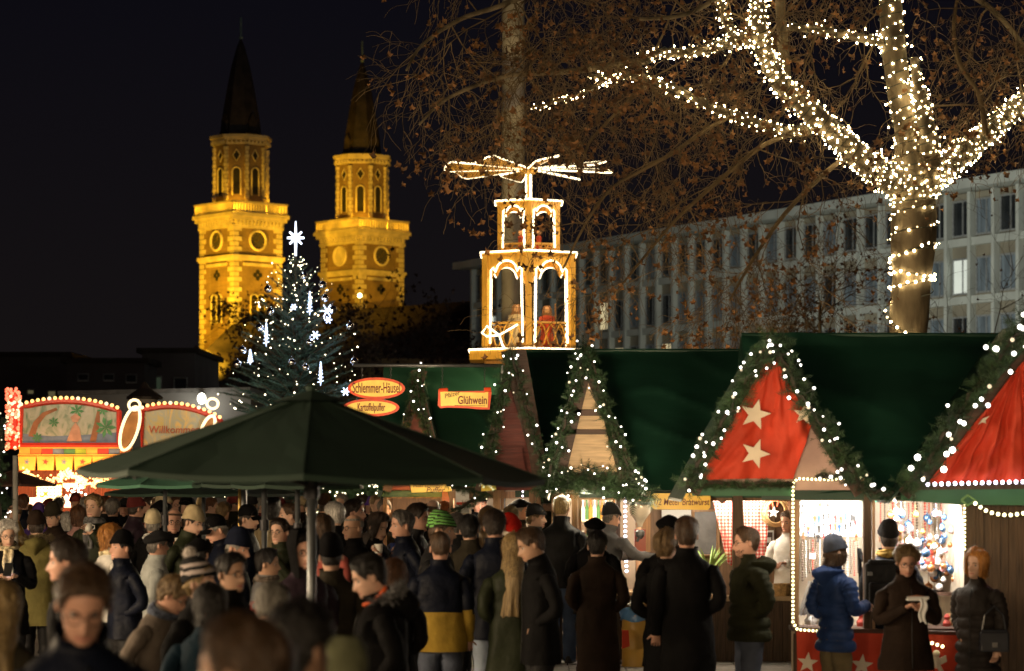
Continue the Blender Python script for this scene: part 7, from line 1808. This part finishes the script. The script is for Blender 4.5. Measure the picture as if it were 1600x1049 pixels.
person('person with light brown hair between the navy coat and the beret', 798, 788, 142, 165, 'brown', ('short', 'dblond'))
person('person in a red santa hat with white brim', 803, 800, 172, 178, 'charcoal', ('short', 'dark'), hat=('santa', 'red'))
person('person in a dark knit hat and grey jacket under the fir garland', 838, 786, 142, 75, 'grey', ('short', 'dblond'), hat=('beanie', 'charcoal'), female=True)
person('woman with very long blond hair in an olive green parka, seen from behind', 802, 828, 205, 182, 'loden', ('long', 'blond'), female=True, length=.60, trousers='navy', bulk=1.05)
person('man with short brown hair in black looking down next to the long blond hair', 829, 822, 212, -78, 'black', ('short', 'brown'), tilt=16, skin=2, length=.70)
person('pale-haired man in a dark leather jacket hunched toward the drinks hut', 878, 772, 143, 165, 'charcoal', ('short', 'blond'), tilt=8, bulk=1.2, trousers='jeans', arms=('front', 'front'))
person('person with a black cap in front of the drinks hut shelves', 929, 808, 166, 178, 'black', ('short', 'black'), hat=('beret', 'black'))
person('dark-haired person in a long dark brown coat seen from behind', 933, 826, 187, 180, 'brown', ('short', 'black'), length=.46, trousers='black', bulk=1.0, arms=('pocket', 'pocket'))
person('man in a grey knit cap and light jeans reaching for the sauce dispenser', 955, 784, 144, 118, 'grey', ('short', 'pepper'), hat=('beanie', 'charcoal'), arms=('reach', 'reach'), trousers='ljeans', bulk=1.15, lean=6)
person('person in a black beret and coat half hidden by the tall man in black', 1046, 804, 190, 176, 'black', ('short', 'dark'), hat=('beret', 'black'), length=.5, bulk=1.1)
person('person with short fair hair squeezed before the tall man in black', 1042, 822, 203, 150, 'black', ('short', 'dblond'), female=True, length=.55)
person('tall man with brown hair in a long black coat, seen from behind', 1073, 803, 207, 182, 'black', ('short', 'brown'), length=.56, bulk=1.04, trousers='black', arms=('down', 'pocket'), skin=1)
person('bearded man in glasses and a dark grey padded jacket facing left', 1166, 820, 197, -78, 'olive', ('short', 'brown'), glasses=True, beard=True, puff=True, bulk=1.08, hood='olive', trousers='greyblue', arms=('pocket', 'pocket'), skin=1)
person('sausage vendor in a white shirt behind the counter', 1231, 797, 141, -30, 'white', ('crop', 'brown'), arms=('front', 'front'), tilt=12, collar=False, length=.9, skin=1)
person('girl in a blue padded jacket and blue knit hat looking into the display', 1306, 833, 196, 118, 'blue', ('bob', 'brown'), hat=('beanie', 'greyblue'), puff=True, hood='blue', trousers='khaki', arms=('pocket', 'front'), female=True, length=.74, bulk=.9)
person('man in a grey knit cap with an orange collar seen from behind at the display', 1388, 810, 187, 188, 'navy', ('short', 'dark'), hat=('beanie', 'charcoal'), trousers='greyblue', length=.78, bulk=1.08, scarf='ochre')
person('older woman in glasses and a dark brown coat eating from a paper tray', 1417, 846, 211, 6, 'brown', ('short', 'dblond'), arms=('eat', 'eat'), tilt=24, glasses=True, trousers='rust', length=.70, female=True, skin=1, bulk=1.08)
person('woman with ginger hair in a long taupe padded coat looking left', 1526, 852, 206, -42, 'taupe', ('bob', 'ginger'), puff=True, length=.42, female=True, bulk=.92, arms=('down', 'pocket'), skin=0)
person('dark-haired man in a black jacket with an orange collar edge, bowed to the left', 576, 862, 282, -88, 'black', ('short', 'black'), tilt=18, fur='grey', hood='black', bulk=1.15, extra=[lambda rg, df: ('orange_edge', (lambda m: (setattr(m, 'v', [df(v) for v in m.v]), m)[1])((lambda m: (m.tube([Vector((.10 * math.sin(t), -.10 * math.cos(t), 1.50 - .05 * math.cos(t))) for t in [k * .25 for k in range(-9, 10)]], .014, 6), m)[1])(MB())), M('orange_lining', (.75, .12, .02), .6), False)])
person('person with curly chestnut hair behind the orange collar edge', 616, 868, 232, 170, 'black', ('bob', 'chestnut'), female=True)
rq = random.Random(77)
for i, x in enumerate((36, 75, 118, 136, 182, 204, 224, 246, 296, 316, 330, 366, 392, 410, 438, 470, 486, 534, 566, 626, 647, 706, 722, 784, 852, 866)):
    hc = ('dark', 'brown', 'chestnut', 'grey', 'black', 'dblond')[rq.randrange(6)]; ct = ('black', 'charcoal', 'navy', 'brown', 'olive', 'maroon', 'grey')[rq.randrange(7)]; ht = rq.choice((None, None, 'black', 'charcoal', 'maroon', 'beige'))
    person(f"far {dict(dblond='fair').get(hc, hc)}-haired person in {ct}{' with a ' + ht + ' knit hat' if ht else ''} at the crowd's back", x, 769 + rq.uniform(0, 9), rq.uniform(94, 112), rq.choice((180, 150, 200, 90, -80, 20, -20)), ct, ('short', hc), hat=('beanie', ht) if ht else None, seed=900 + i)
# ---- things people carry
def held(name, label, cat, loc, mbs): 
    t = thing(name, loc, label, cat)
    for nm, mb, mt in mbs:
        o = mb.build(nm, mt, t)
        if nm in ('bag', 'pocket'): md = o.modifiers.new('round', 'BEVEL'); md.width = .035 if nm == 'bag' and cat == 'backpack' else .018; md.segments = 3
    return t
hh = HANDS['older woman in glasses and a dark brown coat eating from a paper tray']; c = (hh[0] + hh[1]) / 2 + Vector((0, -.02, .035))
a = MB(); a.prism([c + Vector(q) for q in ((-.07, -.05, 0), (.07, -.05, 0), (.07, .05, 0), (-.07, .05, 0))], 0, (0, 0, .012)); a.prism([c + Vector(q) for q in ((-.08, -.06, .012), (.08, -.06, .012), (.08, -.045, .022), (-.08, -.045, .022))], 0, (0, 0, .01))
b = MB(); b.grid(lambda u_, v_: c + Vector((.01 + .05 * u_ + .01 * math.sin(v_ * 7), -.062 - .004 * math.sin(u_ * 9), .01 - .17 * v_ + .012 * math.sin(u_ * 5))), 6, 8)
s3 = MB(); s3.tube([c + Vector((-.06, 0, .02)), c + Vector((0, -.01, .03)), c + Vector((.06, 0, .02))], .012, 6)
held('paper_tray', 'white paper food tray with a napkin held by the older woman', 'food tray', c, [('tray', a, WHITEP), ('napkin', b, WHITEP), ('sausage', s3, M('sausage_skin', (.35, .13, .05), .4))])
D_ = F / 206; c = P(1553, 1003, D_ - .16); bl = M('handbag_leather', (.035, .037, .045), .25, var=.2)
a = MB(); a.box(c, (.22, .09, .15)); a.box(c + Vector((0, -.005, .08)), (.20, .085, .03)); f_ = MB(); f_.box(c + Vector((-.01, -.052, .02)), (.20, .012, .09)); h_ = MB(); h_.tube([c + Vector((-.09, 0, .08)), c + Vector((-.07, 0, .2)), c + Vector((0, 0, .27)), c + Vector((.07, 0, .2)), c + Vector((.09, 0, .08))], .010, 6)
k_ = MB(); k_.box(c + Vector((-.005, -.064, -.02)), (.04, .012, .035))
held('handbag', 'black leather handbag with a shiny clasp on the arm of the ginger-haired woman', 'handbag', c, [('bag', a, bl), ('flap', f_, bl), ('handle', h_, bl), ('clasp', k_, M('bright_clasp', (.8, .8, .8), .15, metal=1))])
D_ = F / 187; c = P(1376, 915, D_ - .22)
a = MB(); a.box(c, (.27, .15, .38)); a.box(c + Vector((0, -.02, .19)), (.22, .12, .05)); p_ = MB(); p_.box(c + Vector((0, -.09, -.07)), (.22, .05, .20)); st = MB(); st.tube([c + Vector((-.13, .07, .2)), c + Vector((-.15, .20, .30)), c + Vector((-.14, .10, -.15))], .018, 5); st.tube([c + Vector((.13, .07, .2)), c + Vector((.15, .20, .30)), c + Vector((.14, .10, -.15))], .018, 5)
bk_ = MB(); bk_.box(c + Vector((-.10, -.085, .10)), (.04, .02, .03))
held('backpack', 'dark backpack with a steel buckle on the man at the ornament display', 'backpack', c, [('bag', a, FB_('charcoal')), ('pocket', p_, FB_('charcoal')), ('strap', st, FB_('black')), ('buckle', bk_, STEEL)])
for x, y, s_, col_, lab, own in ((14, 876, 168, (.8, .85, 1), 'glowing phone in the hands of the white-haired woman', 'white-haired woman in a black coat with a pale scarf looking at a lit phone'), (322, 848, 182, (.35, .45, 1), 'blue-lit phone held by the older man in the black cap', 'older man in a black cap looking down at a blue-lit phone')):
    hh = HANDS[own]; c = (hh[0] + hh[1]) / 2 + Vector((0, 0, .05)); a = MB(); a.box(c, (.075, .012, .15), M4=Matrix.Rotation(R(-40), 4, 'X')); b = MB(); b.box(c + Matrix.Rotation(R(-40), 3, 'X') @ Vector((0, .0085, 0)), (.068, .004, .14), M4=Matrix.Rotation(R(-40), 4, 'X'))
    held('phone', lab, 'phone', c, [('case', a, M('phone_case', (.02, .02, .02), .3)), ('screen', b, E('screen_' + str(x), col_, 4))])
mg = MB(); mg.lathe([(.030, 0), (.038, .01), (.040, .085), (.036, .085), (.034, .02)], (0, 0, 0), 14); mg.tube([Vector((.038, 0, .07)), Vector((.065, 0, .065)), Vector((.065, 0, .03)), Vector((.038, 0, .02))], .006, 6)
mug_me = [mg.mesh('mug', M('mug_' + n_, c_, .3), True) for n_, c_ in (('white', (.7, .68, .62)), ('red', (.35, .03, .02)), ('blue', (.03, .05, .18)))]
for i, (own, sd_) in enumerate([('tall young man with dark blond hair and a grey scarf facing the camera', 0), ('man with dark hair and rimless glasses in a dark jacket, facing left', 0), ('laughing woman with long dark hair in a black jacket', 0), ('middle-aged man in a navy jacket leaning forward to the left', 1), ('man with dark full hair smiling to the right', 0), ('balding man in glasses and black coat looking left', 1), ('bald man with dark glasses facing the camera', 0), ('black-haired man in dark glasses next to the pompom hat, looking right', 0), ('dark-haired youth in a grey jacket with a checked collar, facing right', 0)]):
    n_ = ('white', 'red', 'blue')[i % 3]; h = HANDS[own][sd_]; place('mug', mug_me[i % 3], None, h + Vector((0, 0, -.02)), (0, 0, i * 1.3), label=f"{n_} mug held by the {' '.join(own.split(',')[0].split()[:10])}", cat='mug', group='mulled wine mugs in the crowd')
